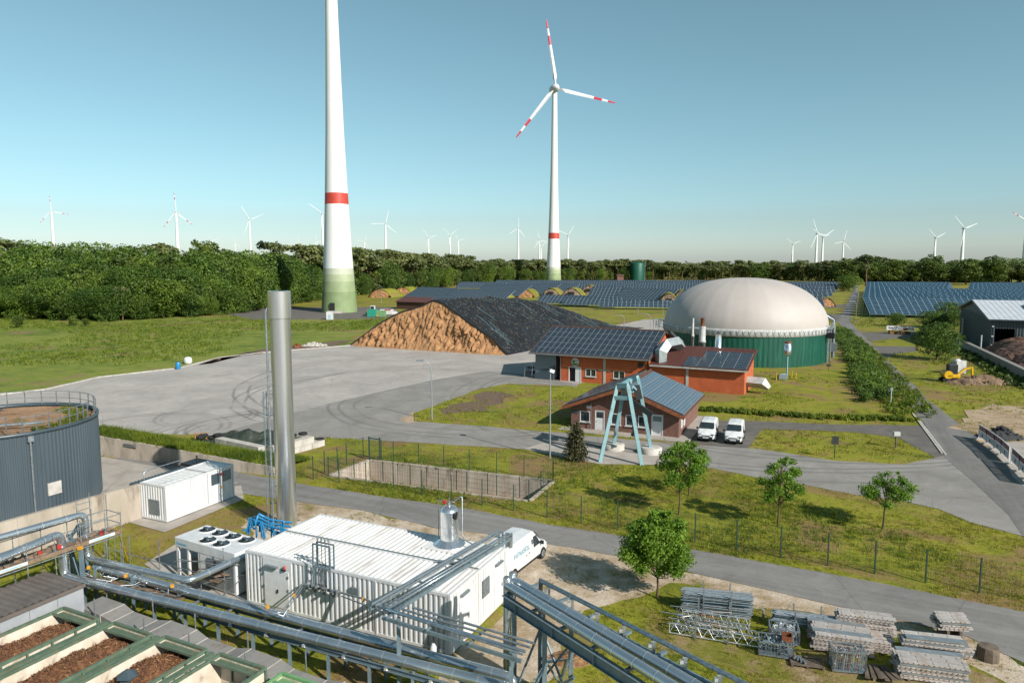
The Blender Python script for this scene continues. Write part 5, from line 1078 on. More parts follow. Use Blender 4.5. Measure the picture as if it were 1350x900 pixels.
def fan(o, x, y, z, r_=.46):
    b = MB(); b.lathe([(r_ + .07, 0), (r_ + .03, .05), (r_, .055), (r_ - .01, .0)], (x, y, z), 24, cap=False); b.part('fan_ring', M['white'], o)
    b = MB(); b.lathe([(.01, .01), (r_, .01)], (x, y, z), 20, cap=False); b.part('fan_well', M['dark'], o)
    b = MB(); b.lathe([(.12, .02), (.12, .1), (.01, .11)], (x, y, z), 12, cap=False)
    for k in range(5):
        a = k * 2 * PI / 5; P = [(x + rr_ * math.cos(a + da), y + rr_ * math.sin(a + da), z + dz) for rr_, da, dz in ((.1, 0, .04), (r_ * .95, -.1, .05), (r_ * .95, .5, .09), (.1, .7, .08))]; b.add(P, [(0, 1, 2, 3)])
    b.part('fan_blades', M['slate'], o)
for x in (.75, 1.85, 2.95, 4.05): fan(Co, x, 1.6, 2.5)
for x in (2.15, 3.25): fan(Co, x, .55, 2.5)
text('Güntner', .26, M['btxt'], Co, Matrix.Translation((.12, -.006, 2.1)) @ Matrix.Rotation(PI / 2, 4, 'X'))
# blue valve pipes
p = V3(348, 712, 1.4); o = thing('blue_pipework', 'tangle of bright blue painted pipes between the cooling unit and the stack', 'pipes', (p.x, p.y, 0), RA); b = MB(); rr = random.Random(5)
for k in range(4): z = 1.9 + .22 * k; b.path([(-1.4 + .25 * k, 0, z - .3), (-1.2 + .25 * k, 0, z + .25), (-.6, .3, z + .3), (.2, .35, z + .05), (1.5, .5 + .1 * k, z - .1)], .06, 8)
for k in range(16): x = rr.uniform(-1.4, 1.2); yy = rr.uniform(-.2, .6); b.tube((x, yy, 1.6), (x + rr.uniform(-.2, .2), yy, 2.6), .05, 6)
for k in range(12): b.lathe([(.13, 0), (.13, .05)], (rr.uniform(-1.4, 1.2), rr.uniform(-.2, .6), rr.uniform(1.7, 2.6)), 10)
b.part('pipes', M['bluep'], o); b = MB()
for k in range(5): b.tube((-1.3 + k * .6, .1, 0), (-1.3 + k * .6, .1, 1.9), .035, 6)
b.part('stands', M['galv'], o)

# ================================================================== TANK WITH RIBBED CLADDING AND BASIN WALLS
tc = (-38.6, 52.4); R0 = 6.6; TH_ = 6.3; Tk = thing('round_tank', 'round slate grey ribbed tank with earth roof and railing at the left edge', 'tank', (*tc, 0)); n = 150
b = MB(); vs = []
for z in (0, TH_ - .02):
    for j in range(n * 4): a = 2 * PI * j / (n * 4); rr_ = R0 - (.05 if j % 4 in (2, 3) else 0); vs.append((rr_ * math.cos(a), rr_ * math.sin(a), z))
N4 = n * 4; b.add(vs, [(j, (j + 1) % N4, N4 + (j + 1) % N4, N4 + j) for j in range(N4)]); b.part('ribbed_wall', M['tank'], Tk)
b = MB(); b.lathe([(R0 - .1, TH_ - .15), (R0 + .05, TH_ - .12), (R0 + .07, TH_ + .1), (R0 - .08, TH_ + .12), (R0 - .12, TH_ - .1)], n=96, cap=False); b.part('rim_trim', M['slate'], Tk)
b = MB(); r_ = random.Random(3); vs = []
for i in range(13):
    for j in range(64): a = 2 * PI * j / 64; q = (R0 - .12) * i / 12; vs.append((q * math.cos(a), q * math.sin(a), TH_ - .22 + .1 * noise.noise(Vector((q * math.cos(a) * .6, q * math.sin(a) * .6, 0)))))
b.add(vs, [(i * 64 + j, i * 64 + (j + 1) % 64, (i + 1) * 64 + (j + 1) % 64, (i + 1) * 64 + j) for i in range(12) for j in range(64)], True); b.part('earth_roof', M['peat'], Tk)
b = MB()
for k in range(1, 6): z = TH_ - k * 1.05; b.lathe([(R0 + .012, z), (R0 + .012, z + .03)], n=96, cap=False)
def pol(r_, a, z): return (r_ * math.cos(R(a)), r_ * math.sin(R(a)), z)
b = MB(); b.box(pol(R0 + .1, -38, TH_ - .35), (.35, .35, .4), -38); b.tube(pol(R0 + .12, -38, TH_ - .5), pol(R0 + .12, -38, 0), .07); b.part('downpipe', M['galv'], Tk)
b = MB(); a = -26; b.box(pol(R0 - .03, a, 2.05), (.12, .95, .9), a); b.part('pale_hatch', M['conc2'], Tk)
# hatch house and railing on the roof
b = MB(); b.box((.9, -2.4, TH_ + .45), (1.1, 1.1, 1.0), 20); b.part('hatch_box', M['slate'], Tk); b = MB(); b.slab([(.05, -3.1, TH_ + 1.0), (1.6, -3.15, TH_ + 1.0), (1.75, -1.65, TH_ + 1.2), (.1, -1.6, TH_ + 1.2)], .06); b.part('hatch_lid', M['slate'], Tk)
def rail(o, pts, h=1.1, mids=(.5,), post=.06, name='railing', m='galv'):
    b = MB()
    for p in pts: b.bar(p, (p[0], p[1], p[2] + h), post)
    for f in (1.0,) + tuple(mids):
        for p, q in zip(pts, pts[1:]): b.bar((p[0], p[1], p[2] + h * f), (q[0], q[1], q[2] + h * f), .045)
    return b.part(name, M[m], o)
rail(Tk, [pol(R0 - .15, a, TH_) for a in range(20, 175, 11)]); rail(Tk, [pol(R0 - .5, a, TH_) for a in range(-40, 24, 8)]); rail(Tk, [pol(R0 - 1.3, a, TH_) for a in range(-120, -36, 12)])
b = MB(); b.path([(1.5, -2.2, TH_ + .1), (4.4, -1.2, TH_ + .15)], .1, 8); b.path([(-5, -.6, TH_ + .1), (.6, -2.0, TH_ + .25)], .09, 8); b.part('roof_pipe', M['galv'], Tk)
r = np.random.default_rng(33); pts = np.array([[(R0 - .6) * math.cos(a), (R0 - .6) * math.sin(a)] for a in r.uniform(-.5, 1.3, 160)]) * r.uniform(.75, 1.0, (160, 1)); Vb, Fb = blades(pts, np.full(len(pts), TH_ - .15), 8, .28, .05, .1, 12); o = bpy.data.objects.new('roof_weeds', npmesh('roof_weeds', Vb, Fb, M['blade_d'])); COL.objects.link(o); o.parent = Tk; o['kind'] = 'stuff'
def panelwall(name, label, a, c, z0, z1, t, step=2.6, m='conc', cap=None):
    a = Vector((*a, 0)); c = Vector((*c, 0)); k = max(1, round((c - a).length / step)); d = (c - a).normalized(); nr = d.cross(Vector((0, 0, 1))); o = thing(name, label, 'wall', a[:])
    za = z1 if isinstance(z1, tuple) else (z1, z1)
    for j in range(k):
        p, q = a.lerp(c, j / k) + d * .006, a.lerp(c, (j + 1) / k) - d * .006; h0 = za[0] + (za[1] - za[0]) * j / k; h1 = za[0] + (za[1] - za[0]) * (j + 1) / k; b = MB(); f, g = nr * t / 2, -nr * t / 2
        vs = [p + f, q + f, q + g, p + g]; b.add([(v.x, v.y, z0) for v in vs] + [(vs[0].x, vs[0].y, h0), (vs[1].x, vs[1].y, h1), (vs[2].x, vs[2].y, h1), (vs[3].x, vs[3].y, h0)], [(3, 2, 1, 0), (4, 5, 6, 7), (0, 1, 5, 4), (1, 2, 6, 5), (2, 3, 7, 6), (3, 0, 4, 7)]); b.part('wall_panel', M[m], o, world=True)
    return o
w1a, w1b = at(-120, 722, 2.5), at(184, 637, 2.5); panelwall('basin_wall', 'pale concrete wall in front of the slate grey tank, ending at the small container', w1a, w1b, -.1, 2.5, .3)
ba, bb = (-40.5, 66.3), at(362, 613, .9); ow = panelwall('retaining_wall', 'stained concrete wall below the grassy bank behind the small container', ba, bb, -.1, (2.0, .75), .3)
b = MB(); p = Vector((*ba, 1.35)).lerp(Vector((*bb, 1.0)), .22) + Vector((.1, -.25, 0)); b.bar(p, p + Vector((1.5, -.6, 0)), .08); b.bar(p + Vector((0, 0, .15)), p + Vector((1.5, -.6, .15)), .06); b.part('hand_rail', M['galv'], ow, world=True)
# grassy bank behind the retaining wall
b = MB(); a, c = Vector((*ba, 0)), Vector((*bb, 0)); d = (c - a).normalized(); nr = Vector((-d.y, d.x, 0)); vs = []; K = 40; pr_ = [(.16, 1.0), (.8, 1.12), (1.7, 1.15), (2.8, .75), (4.2, .3), (6, -.05)]
for i in range(K + 1):
    p = a.lerp(c, i / K); h = 1.9 + (.7 - 1.9) * i / K
    for off, f in pr_: q = p + nr * off; vs.append((q.x, q.y, h * f + .12 * noise.noise(q * .8)))
b.add(vs, [(i * 6 + j, (i + 1) * 6 + j, (i + 1) * 6 + j + 1, i * 6 + j + 1) for i in range(K) for j in range(5)], True); b.struct('grass_bank', M['grass'])
r = np.random.default_rng(44); N = 5200; tt = r.uniform(0, 1, N); of = r.uniform(.1, 5, N); P = np.array([[a.x + (c.x - a.x) * t_ + nr.x * o_, a.y + (c.y - a.y) * t_ + nr.y * o_] for t_, o_ in zip(tt, of)]); hz = (1.9 - 1.2 * tt) * np.interp(of, [q[0] for q in pr_], [q[1] for q in pr_])
Vb, Fb = blades(P, hz, 9, .38, .06, .12, 45); o = bpy.data.objects.new('bank_grass', npmesh('bank_grass', Vb, Fb, M['blade_d'])); COL.objects.link(o); tag(o, 'tall lush grass on the bank above the stained concrete wall', 'grass', kind='stuff')

# ================================================================== FOREGROUND PIPE RACKS
def clad(b, sb, pts, r_, n=20, step=1.05, seamr=.012):
    b.path(pts, r_, n)
    for p, q in zip(pts, pts[1:]):
        p, q = Vector(p), Vector(q); L = (q - p).length
        if L < step * .9: continue
        k = int(L / step); d = (q - p).normalized()
        for j in range(k): c = p + d * (L * (j + .5) / k); sb.path([c - d * .022, c + d * .022], r_ + seamr, n, cap=False)
def elbow(p, c, q, rr_, k=6):   # rounded corner
    p, c, q = Vector(p), Vector(c), Vector(q); u = (p - c).normalized() * rr_; v = (q - c).normalized() * rr_; out = []
    for i in range(k + 1): t = i / k; out.append((c + u) * (1 - t) ** 2 + c * 2 * t * (1 - t) + (c + v) * t * t)
    return out
def pipeline(o, pts, r_, name='pipe', rr_=.35, step=1.05, m='steel'):
    pts = [Vector(p) for p in pts]; out = [pts[0]]
    for a, c, q in zip(pts, pts[1:], pts[2:]): out += elbow(a, c, q, rr_)
    out.append(pts[-1]); b = MB(); sb = MB(); clad(b, sb, out, r_, 20, step); p = b.part(name, M[m], o, world=True)
    if sb.v: sb.part('clamp_seams', M['seam'], p, world=True)['kind'] = 'stuff'
    return p
la, lb = V3(113, 753, 1.8), V3(640, 897, 1.8); dL = (lb - la).normalized(); nL = Vector((-dL.y, dL.x, 0))
if nL.y < 0: nL = -nL
Rk = thing('pipe_rack', 'long low rack with two thick silver pipes in front of the white building', 'pipe rack', (la.x, la.y, 0))
top = V3(80, 703, 4.1); far_ = V3(-90, 772, 4.1)
pipeline(Rk, [far_, top, Vector((top.x, top.y, 1.8)) + dL * .05, lb + dL * 1.4], .21, 'duct_pipe', .45)
pipeline(Rk, [la + nL * .62 - dL * .1, lb + nL * .62 + dL * .9, lb + nL * .62 + dL * .95 + Vector((0, 0, -2.0))], .21, 'duct_pipe')
LL = (lb - la).length
b = MB()
for off in (-.3, .85):
    s, e = la + nL * off + Vector((0, 0, -.42)), lb + nL * off + dL * 2 + Vector((0, 0, -.42))
    for dz, h, w_ in ((0, .2, .015), (.1, .015, .14), (-.1, .015, .14)): b.bar(s + Vector((0, 0, dz)), e + Vector((0, 0, dz)), w_, h)
b.part('long_beam', M['galvd'], Rk, world=True)
for k in range(12):
    p = la + dL * (1.2 + k * 2.15)
    for off in (-.3, .85): q = p + nL * off; b = MB(); b.bar((q.x, q.y, 0), (q.x, q.y, 1.28), .13); b.part('post', M['galvd'], Rk, world=True)
    b = MB(); b.bar(p + nL * -.35 + Vector((0, 0, -.27)), p + nL * .9 + Vector((0, 0, -.27)), .1, .08); b.part('cross_beam', M['galv'], Rk, world=True)
    b = MB(); q = p - nL * .42 + dL * .9; b.box((q.x, q.y, 1.42), (.14, .1, .1), 20); b.box((q.x, q.y, 1.36), (.3, .05, .03), -24); b.part('bracket', M['seam'], Rk, world=True)
# third pipe at the back of the rack, up to the platform
ga, gb_, gc = V3(118, 737, 2.2), V3(250, 765, 2.2), V3(322, 733, 2.2); gt = Vector((ga.x - .15, ga.y + .1, 4.7)); gl = V3(-70, 728, 4.7)
Pg = thing('side_pipe', 'silver pipe rising to the left platform and turning toward the white building', 'pipe', (gb_.x, gb_.y, 0)); pipeline(Pg, [gl, gt, Vector((gt.x, gt.y, 2.2)), gb_, gc, gc + Vector((.3, .5, 0))], .17, 'insulated_pipe', .4)
for f in (.12, .5, .95):
    p = ga.lerp(gb_, f) - nL * .35; b = MB(); b.bar((p.x, p.y, 0), (p.x, p.y, 2.0), .12); b.bar(p + Vector((0, 0, -.25)), p + nL * .6 + Vector((0, 0, -.25)), .1); b.part('support_post', M['galvd'], Pg, world=True); b = MB(); b.box(p + Vector((-.25, -.12, -.12)), (.16, .14, .14), 20); b.part('amber_cap', M['orangep'], Pg, world=True)
b = MB(); b.bar(ga - nL * .5 + Vector((0, 0, -.75)), gb_ - nL * .5 + Vector((0, 0, -.75)), .5, .05); b.part('scaffold_plank', M['plank'], Pg, world=True)
b = MB(); rr = random.Random(6)
for k in range(40): p = ga.lerp(gb_, rr.random()) - nL * rr.uniform(.1, .8) + Vector((0, 0, rr.uniform(-.7, -.45))); q = p + Vector((rr.uniform(-.7, .7), rr.uniform(-.4, .4), rr.uniform(-.05, .25))); b.tube(p, q, .025, 6)
b.part('clutter', M['galv'], Pg, world=True)
# scaffold between cooler and building
q0 = V3(262, 790, 0); o = thing('scaffold', 'scaffold with a timber deck between the cooling unit and the white building', 'scaffold', q0[:], RA)
for j, (z, x0, y0, L_, w_) in enumerate(((1.25, .3, 1.4, 2.6, .3), (1.25, .3, 1.75, 2.6, .3), (.95, -1.2, .6, 2.2, .3), (.95, -1.2, .95, 2.2, .3))): b = MB(); b.box((x0 + L_ / 2, y0, z), (L_, w_, .05), 42 if j < 2 else 0); b.part('plank', M['pallet'] if j == 1 else M['plank'], o)
for x, y, h in ((-1.6, .2, 2.4), (0, .2, 2.6), (1.3, .6, 2.9), (2.7, 1.6, 2.7), (0, 1.9, 2.2), (1.5, 2.4, 2.4)): b = MB(); b.tube((x, y, 0), (x, y, h), .025, 6); b.part('standard', M['galv'], o)
b = MB()
for a, c in (((-1.6, .2, 1.9), (1.3, .6, 1.9)), ((1.3, .6, 1.9), (2.7, 1.6, 1.9)), ((0, .2, .8), (2.7, 1.6, 1.4)), ((0, 1.9, 1.6), (1.5, 2.4, 1.6)), ((1.3, .6, .3), (2.7, 1.6, 1.9)), ((-1.6, .2, 1.0), (0, .2, 1.0)), ((-3, 1, 1.2), (1.3, .6, 2.2))): b.tube(a, c, .024, 6)
b.part('ledgers', M['galv'], o)
# green meadow scaffold tubes
q0 = V3(150, 750, 0); o = thing('scaffold_rail', 'bare scaffold tubes standing on the grass behind the side pipe', 'scaffold', q0[:]); b = MB()
for px, py, h in ((139, 740, 1.6), (153, 745, 1.9), (172, 745, 1.9), (211, 752, 1.9), (160, 742, 1.3)): p = V3(px, py, 0); b.tube(p, p + Vector((0, 0, h)), .03, 6)
b.tube(V3(120, 742, 1), V3(140, 730, 1.2), .025, 6); b.tube(V3(139, 722, 1.2), V3(300, 765, 1.2), .025, 6); b.part('tubes', M['galv'], o, world=True)
b = MB(); b.tube(V3(157, 703, 3.2), V3(170, 745, .1), .04, 6); b.part('yellow_prop', M['yellow'], o, world=True)
# left platform (upper scaffold)
pa, pb = V3(-60, 776, 3.35), V3(160, 701, 3.35); dp = (pb - pa).normalized(); npl = Vector((-dp.y, dp.x, 0)); Lpp = (pb - pa).length
Pf = thing('scaffold_platform', 'high scaffold platform with planks and railing carrying the left pipes', 'platform', (pb.x, pb.y, 0)); rr = random.Random(12)
for j in range(4):
    k = 5
    for i in range(k): c = pa + dp * (Lpp * (i + .5) / k) + npl * (.16 + .31 * j); b = MB(); b.bar(c - dp * (Lpp / k / 2 - .02), c + dp * (Lpp / k / 2 - .02), .29, .05 + .01 * (i % 2)); b.part('plank', M['plank'] if (i + j) % 3 else M['galv'], Pf, world=True)
b = MB(); b.bar(pa + Vector((0, 0, .06)) - npl * .03, pb + Vector((0, 0, .06)) - npl * .03, .04, .2); b.part('toe_board', M['pallet'] if False else M['plank'], Pf, world=True)
for f in (.3, .86): c = pa.lerp(pb, f) - npl * .06 + Vector((0, 0, .08)); b = MB(); b.bar(c - dp * .7, c + dp * .7, .02, .16); b.part('banner', M['white'], Pf, world=True); b = MB(); b.bar(c - dp * .45 - npl * .015, c + dp * .45 - npl * .015, .02, .07); b.part('banner_print', M['ltxt'], Pf, world=True)
for i in range(6):
    for off in (.02, 1.25):
        c = pa + dp * (Lpp * (i + .35) / 6) + npl * off; b = MB(); b.tube((c.x, c.y, 0), (c.x, c.y, 4.45 if i < 4 else 4.7), .028, 6); b.part('standard', M['galv'], Pf, world=True)
e0 = pb + npl * 1.25
for f, h in ((.0, 1.9), (.9, 2.3), (1.6, 2.1)): c = e0 - dp * f; b = MB(); b.tube((c.x, c.y, 0), (c.x, c.y, 3.35 + h), .028, 6); b.part('standard', M['galv'], Pf, world=True)
c = pb; b = MB(); b.tube((c.x, c.y, 0), (c.x, c.y, 4.5), .03, 6)
for z in (3.85, 4.4):
    b.tube(Vector((pa.x, pa.y, z)) + npl * 1.25, Vector((pb.x, pb.y, z)) + npl * 1.25, .024, 6); b.tube(Vector((pb.x, pb.y, z)), Vector((pb.x, pb.y, z)) + npl * 1.25, .024, 6); b.tube(Vector((pb.x, pb.y, z)), Vector((pb.x, pb.y, z)) - dp * 2.2, .024, 6)
b.tube(pa + Vector((0, 0, -.15)), pb + Vector((0, 0, -.15)), .03, 6); b.tube(e0 + Vector((0, 0, -.15)), e0 - dp * Lpp + Vector((0, 0, -.15)), .03, 6)
for k in range(5): q = e0 - dp * (.9 + .1 * 0); b.tube(q + Vector((0, 0, .4 + k * .35)), q - dp * .7 + Vector((0, 0, .4 + k * .35)), .02, 6)
b.part('ledgers', M['galv'], Pf, world=True)
b = MB()
for k in range(60): c = pa + dp * rr.uniform(.5, Lpp) + npl * rr.uniform(.2, 1.2); b.box(c + Vector((0, 0, .08)), (rr.uniform(.1, .5), rr.uniform(.05, .2), rr.uniform(.05, .15)), rr.uniform(0, 180))
q = b.part('loose_material', M['plank'], Pf, world=True); q['kind'] = 'stuff'
b = MB()
for f in (.9, .62, .5): b.box(pa.lerp(pb, f) + npl * .5 + Vector((0, 0, .15)), (.18, .18, .2), 30)
b.part('red_connectors', M['redp'], Pf, world=True)
# portal of box sections
f0 = V3(112, 803, 0); ht = 3.25; f0t = Vector((f0.x, f0.y, ht)); f1 = V3(75, 757, 1.2); f1 = Vector((f1.x, f1.y, 0)); Po = thing('pipe_portal', 'pale box-section portal with a diagonal brace carrying the pipes at the left', 'portal', f0[:])
f2t = f0t - dL * 1.75 + nL * .6; b = MB(); b.bar(f0, f0t, .17); b.part('post', M['galvd'], Po, world=True); b = MB(); b.bar((f2t.x, f2t.y, 0), f2t, .17); b.part('post', M['galvd'], Po, world=True)
b = MB(); b.bar(f0t - nL * .0 + Vector((0, 0, .09)), f2t - dL * .6 + nL * .25 + Vector((0, 0, .09)), .15); b.part('top_beam', M['galvd'], Po, world=True); b = MB(); b.bar(f2t + Vector((0, -.1, -.1)), f0t + Vector((0, -.1, -1.75)), .14); b.part('brace', M['galvd'], Po, world=True)
g2 = f2t - dL * .9 + nL * 1.1; b = MB(); b.bar((g2.x + .5, g2.y - .2, 0), (g2.x, g2.y, 3.6), .22); b.bar(g2 + Vector((0, 0, .3)), f2t + Vector((0, 0, .15)), .14); b.part('leaning_post', M['galvd'], Po, world=True); b = MB(); b.box(f0t + Vector((0, -.05, .12)), (.2, .2, .16)); b.part('amber_cap', M['orangep'], Po, world=True)

# ---- overhead thin pipe rack across the roof
Ta, Tb, Tc = V3(510, 803, 3.75), V3(672, 703, 3.75), V3(668, 851, 3.75); ub = (Tb - Ta).normalized(); ua = (Tc - Ta).normalized(); Ov = thing('overhead_pipes', 'bundle of thin steel pipes crossing above the white roof and turning right', 'pipes', (Ta.x, Ta.y, 0), 0)
sd_ = Vector((-ub.y, ub.x, 0))
for k in (0, 1, 3, 4):
    off = k * .21; r_ = (.06, .045, .06, .04, .055)[k]; p0_ = Tb + sd_ * (off - .1); pc = Ta + sd_ * off * 0 - ub * (off * -1) ; corner = Ta - ua * 0 + sd_ * off + ua * 0
    cr = Ta + ub * (off * .9) * 0 + sd_ * off - ub * (.0) - Vector((0, 0, .0)); e_ = Tc - Vector((ua.y, -ua.x, 0)) * off * -1
    b = MB(); nA = Vector((-ua.y, ua.x, 0)); cr = Ta + (sd_ - 0 * nA) * off - ub * 0 ; cr2 = cr; drop = Vector((0, 0, -.22 if k > 2 else 0))
    b.path([p0_ + Vector((0, 0, -.75)), p0_, cr, cr + ua * 0 + drop, Tc - nA * (off) + ua * .8 + drop] if k < 3 else [p0_, cr + Vector((0, 0, 0))], r_, 8); b.part('pipe', M['galv'] if k % 2 else M['steel'], Ov, world=True)
for k in range(2):
    nA = Vector((-ua.y, ua.x, 0)); b = MB(); b.path([Ta + nA * (.35 + .33 * k) + ua * (.5 + .3 * k) + Vector((0, 0, .0)), Tc + nA * (.35 + .33 * k) + ua * .8], (.045, .05, .04)[k], 8); b.part('pipe', M['galv'], Ov, world=True)
b = MB()
for f in (0.02, .3, .6, .95): c = Ta.lerp(Tb, f); b.bar(c - sd_ * .2 + Vector((0, 0, -.1)), c + sd_ * 1.0 + Vector((0, 0, -.1)), .07)
for f in (.05, .4, .75): c = Ta.lerp(Tc, f); b.bar(c - nA * .4 + Vector((0, 0, -.12)), c + nA * .8 + Vector((0, 0, -.12)), .07)
b.bar(Ta - sd_ * .1 + Vector((0, 0, -.22)), Tb - sd_ * .1 + Vector((0, 0, -.22)), .1, .16); b.bar(Ta + sd_ * .95 + Vector((0, 0, -.22)), Tb + sd_ * .95 + Vector((0, 0, -.22)), .1, .16); b.bar(Ta - nA * .3 + Vector((0, 0, -.22)), Tc - nA * .3 + Vector((0, 0, -.22)) + ua * .8, .1, .14); b.part('tray_beams', M['galvd'], Ov, world=True)
for p in (Ta + ua * .6, Tc + ua * .2): b = MB(); b.bar((p.x, p.y, 0), (p.x, p.y, 3.55), .16); b.part('post', M['galvd'], Ov, world=True)
for k in range(4): p = Tb + sd_ * (.0 + .22 * k); b = MB(); b.tube(p, (p.x, p.y, BH), .05, 8); b.part('drop_pipe', M['galv'], Ov, world=True)
q = turn(Bd, (10.6, 2.9, BH)); b = MB(); b.path([q + Vector((-.5, .1, .15)), q + Vector((.6, -.2, .15))], .06, 8); b.part('roof_valve', M['galv'], Ov, world=True)

# ---- right gantry with two big pipes
zg = 4.7; ga1, ga2 = V3(668.5, 770.6, zg), V3(878, 898.7, zg); gd = (ga2 - ga1).normalized(); gn = Vector((-gd.y, gd.x, 0)); gn = gn if gn.x > 0 else -gn
G = thing('pipe_gantry', 'high steel gantry with two thick silver pipes leaving at the lower right', 'gantry', (ga1.x, ga1.y, 0))
for k, (p, e) in enumerate(((ga1, ga2 + gd * 4), (V3(676, 764, zg), V3(900, 891, zg) + gd * 4))):
    p_ = pipeline(G, [p + gd * .05, e], .19, 'main_pipe', .3, .95); b = MB(); b.lathe([(.165, -zg), (.165, .3), (.15, .34), (.01, .35)], p[:], 24); b.part('riser_pipe', M['steel'], G, world=True)
    b = MB(); b.box(p + Vector((0, 0, .37)), (.07, .07, .04)); b.part('cap_bolt', M['rust'], G, world=True); b = MB()
    for z in (-.8, -2.1, -3.4): b.path([p + Vector((0, 0, z)), p + Vector((0, 0, z + .04))], .178, 24, cap=False)
    b.part('clamp_seams', M['seam'], G, world=True)
def ibeam(b, p, q, h, w_, t=.02):
    for dz, hh, ww in ((0, h, t), (h / 2, t, w_), (-h / 2, t, w_)): b.bar(p + Vector((0, 0, dz)), q + Vector((0, 0, dz)), ww, hh)
bm0 = V3(664, 784, 4.35); bm1 = bm0 + gd * 13; b = MB(); ibeam(b, bm0 + Vector((0, 0, -.2)), bm1 + Vector((0, 0, -.2)), .42, .22)
for k in range(5): c = bm0 + gd * (.9 + 2.3 * k) + Vector((0, 0, -.2)); b.bar(c - gd * .03, c + gd * .03, .2, .4)
b.part('main_beam', M['galvd'], G, world=True)
b = MB(); bn = bm0 + gn * 1.35; ibeam(b, bn + Vector((0, 0, -.2)), bn + gd * 13 + Vector((0, 0, -.2)), .4, .22); b.part('main_beam', M['galvd'], G, world=True)
for k in range(5):
    c = bm0 + gd * (.2 + 1.7 * k) + Vector((0, 0, .07)); b = MB(); b.bar(c, c + gn * 2.0, .12, .1); b.part('cross_beam', M['galvd'], G, world=True)
for s in (.75, 2.7, 7.5):
    for off in (0, 1.35): c = bm0 + gd * s + gn * off; b = MB(); x = Vector((c.x, c.y, 0)); b.bar(x, (c.x, c.y, 3.94), .18, .16); b.part('column', M['galvd'], G, world=True)
b = MB(); c0_, c1_ = bm0 + gd * .75 + gn * 1.35, bm0 + gd * 2.7 + gn * 1.35
for (a, za), (c, zc) in (((c0_, .4), (c1_, 3.0)), ((c1_, .4), (c0_, 3.0)), ((c0_ - gn * 1.35, .4), (c0_, 2.8)), ((c1_ - gn * 1.35, 2.8), (c1_, .6))): b.bar((a.x, a.y, za), (c.x, c.y, zc), .07)
b.part('bracing', M['galvd'], G, world=True)
b = MB(); b.path([Vector((c0_.x - .3, c0_.y - .6, .5)), Vector((c0_.x + .3, c0_.y - .1, 1.4)), Vector((c1_.x - .1, c1_.y + .4, 2.1)), Vector((c1_.x - .3, c1_.y + .6, 1.2))], .09, 10); b.path([Vector((c0_.x + .1, c0_.y - .9, .4)), Vector((c1_.x + .1, c1_.y - .2, 1.7))], .07, 10); b.part('lower_pipe', M['steel'], G, world=True)
# upper side rail pipe
rA, rB = V3(713, 765, 4.95), V3(981, 900, 4.95); rB = rA + (rB - rA).normalized() * 13; rdv = (rB - rA).normalized()
o = thing('side_tube', 'long slim steel tube on short brackets along the right gantry', 'pipe', (rA.x, rA.y, 0)); b = MB(); b.path([rA + Vector((0, 0, -.5)), rA, rB], .085, 12); b.part('tube', M['galv'], o, world=True)
for k in range(7):
    c = rA + rdv * (.5 + 1.35 * k); b = MB(); b.bar(c + Vector((0, 0, -.55)), c + Vector((0, 0, -.12)), .1, .08); b.box(c + Vector((0, 0, -.1)), (.2, .14, .06)); b.box(c + Vector((-.15, -.05, -.25)), (.12, .12, .12)); b.part('bracket', M['seam'], o, world=True)
b = MB(); ibeam(b, rA + Vector((0, 0, -.68)), rB + Vector((0, 0, -.68)), .22, .2); b.part('carrier_beam', M['galvd'], o, world=True)
for s in (.2, 6.5): c = rA + rdv * s; b = MB(); b.bar((c.x, c.y, 0), (c.x, c.y, 4.15), .12); b.part('post', M['galvd'], o, world=True)
# ================================================================== LOWER LEFT: SHED, DUCT COVERS, MULCH BOXES
p = V3(109.6, 768, 2.8); o = thing('flat_shed', 'low shed with brown ribbed roof and grey panel wall in the lower left corner', 'shed', (p.x, p.y, 0), RA - 1)
b = MB()
for k in range(6): b.b2((-.06, -1.25 * (k + 1) + .01, 0), (0, -1.25 * k - .01, 2.65)); b.part('wall_panel', M['greywall'], o); b = MB()
b.b2((-2.85, -7.4, 0), (-.08, -.02, 2.6)); b.part('core', M['greywall'], o)
b = MB(); b.b2((-2.95, -7.5, 2.6), (.08, .06, 2.78)); b.part('roof_edge', M['brownroof'], o); b = MB(); b.corr((-2.93, -7.5, 2.79), (0, 7.54, 0), (2.98, 0, 0), (0, 0, 1), .33, .05); b.part('roof_sheet', M['brownroof'], o)
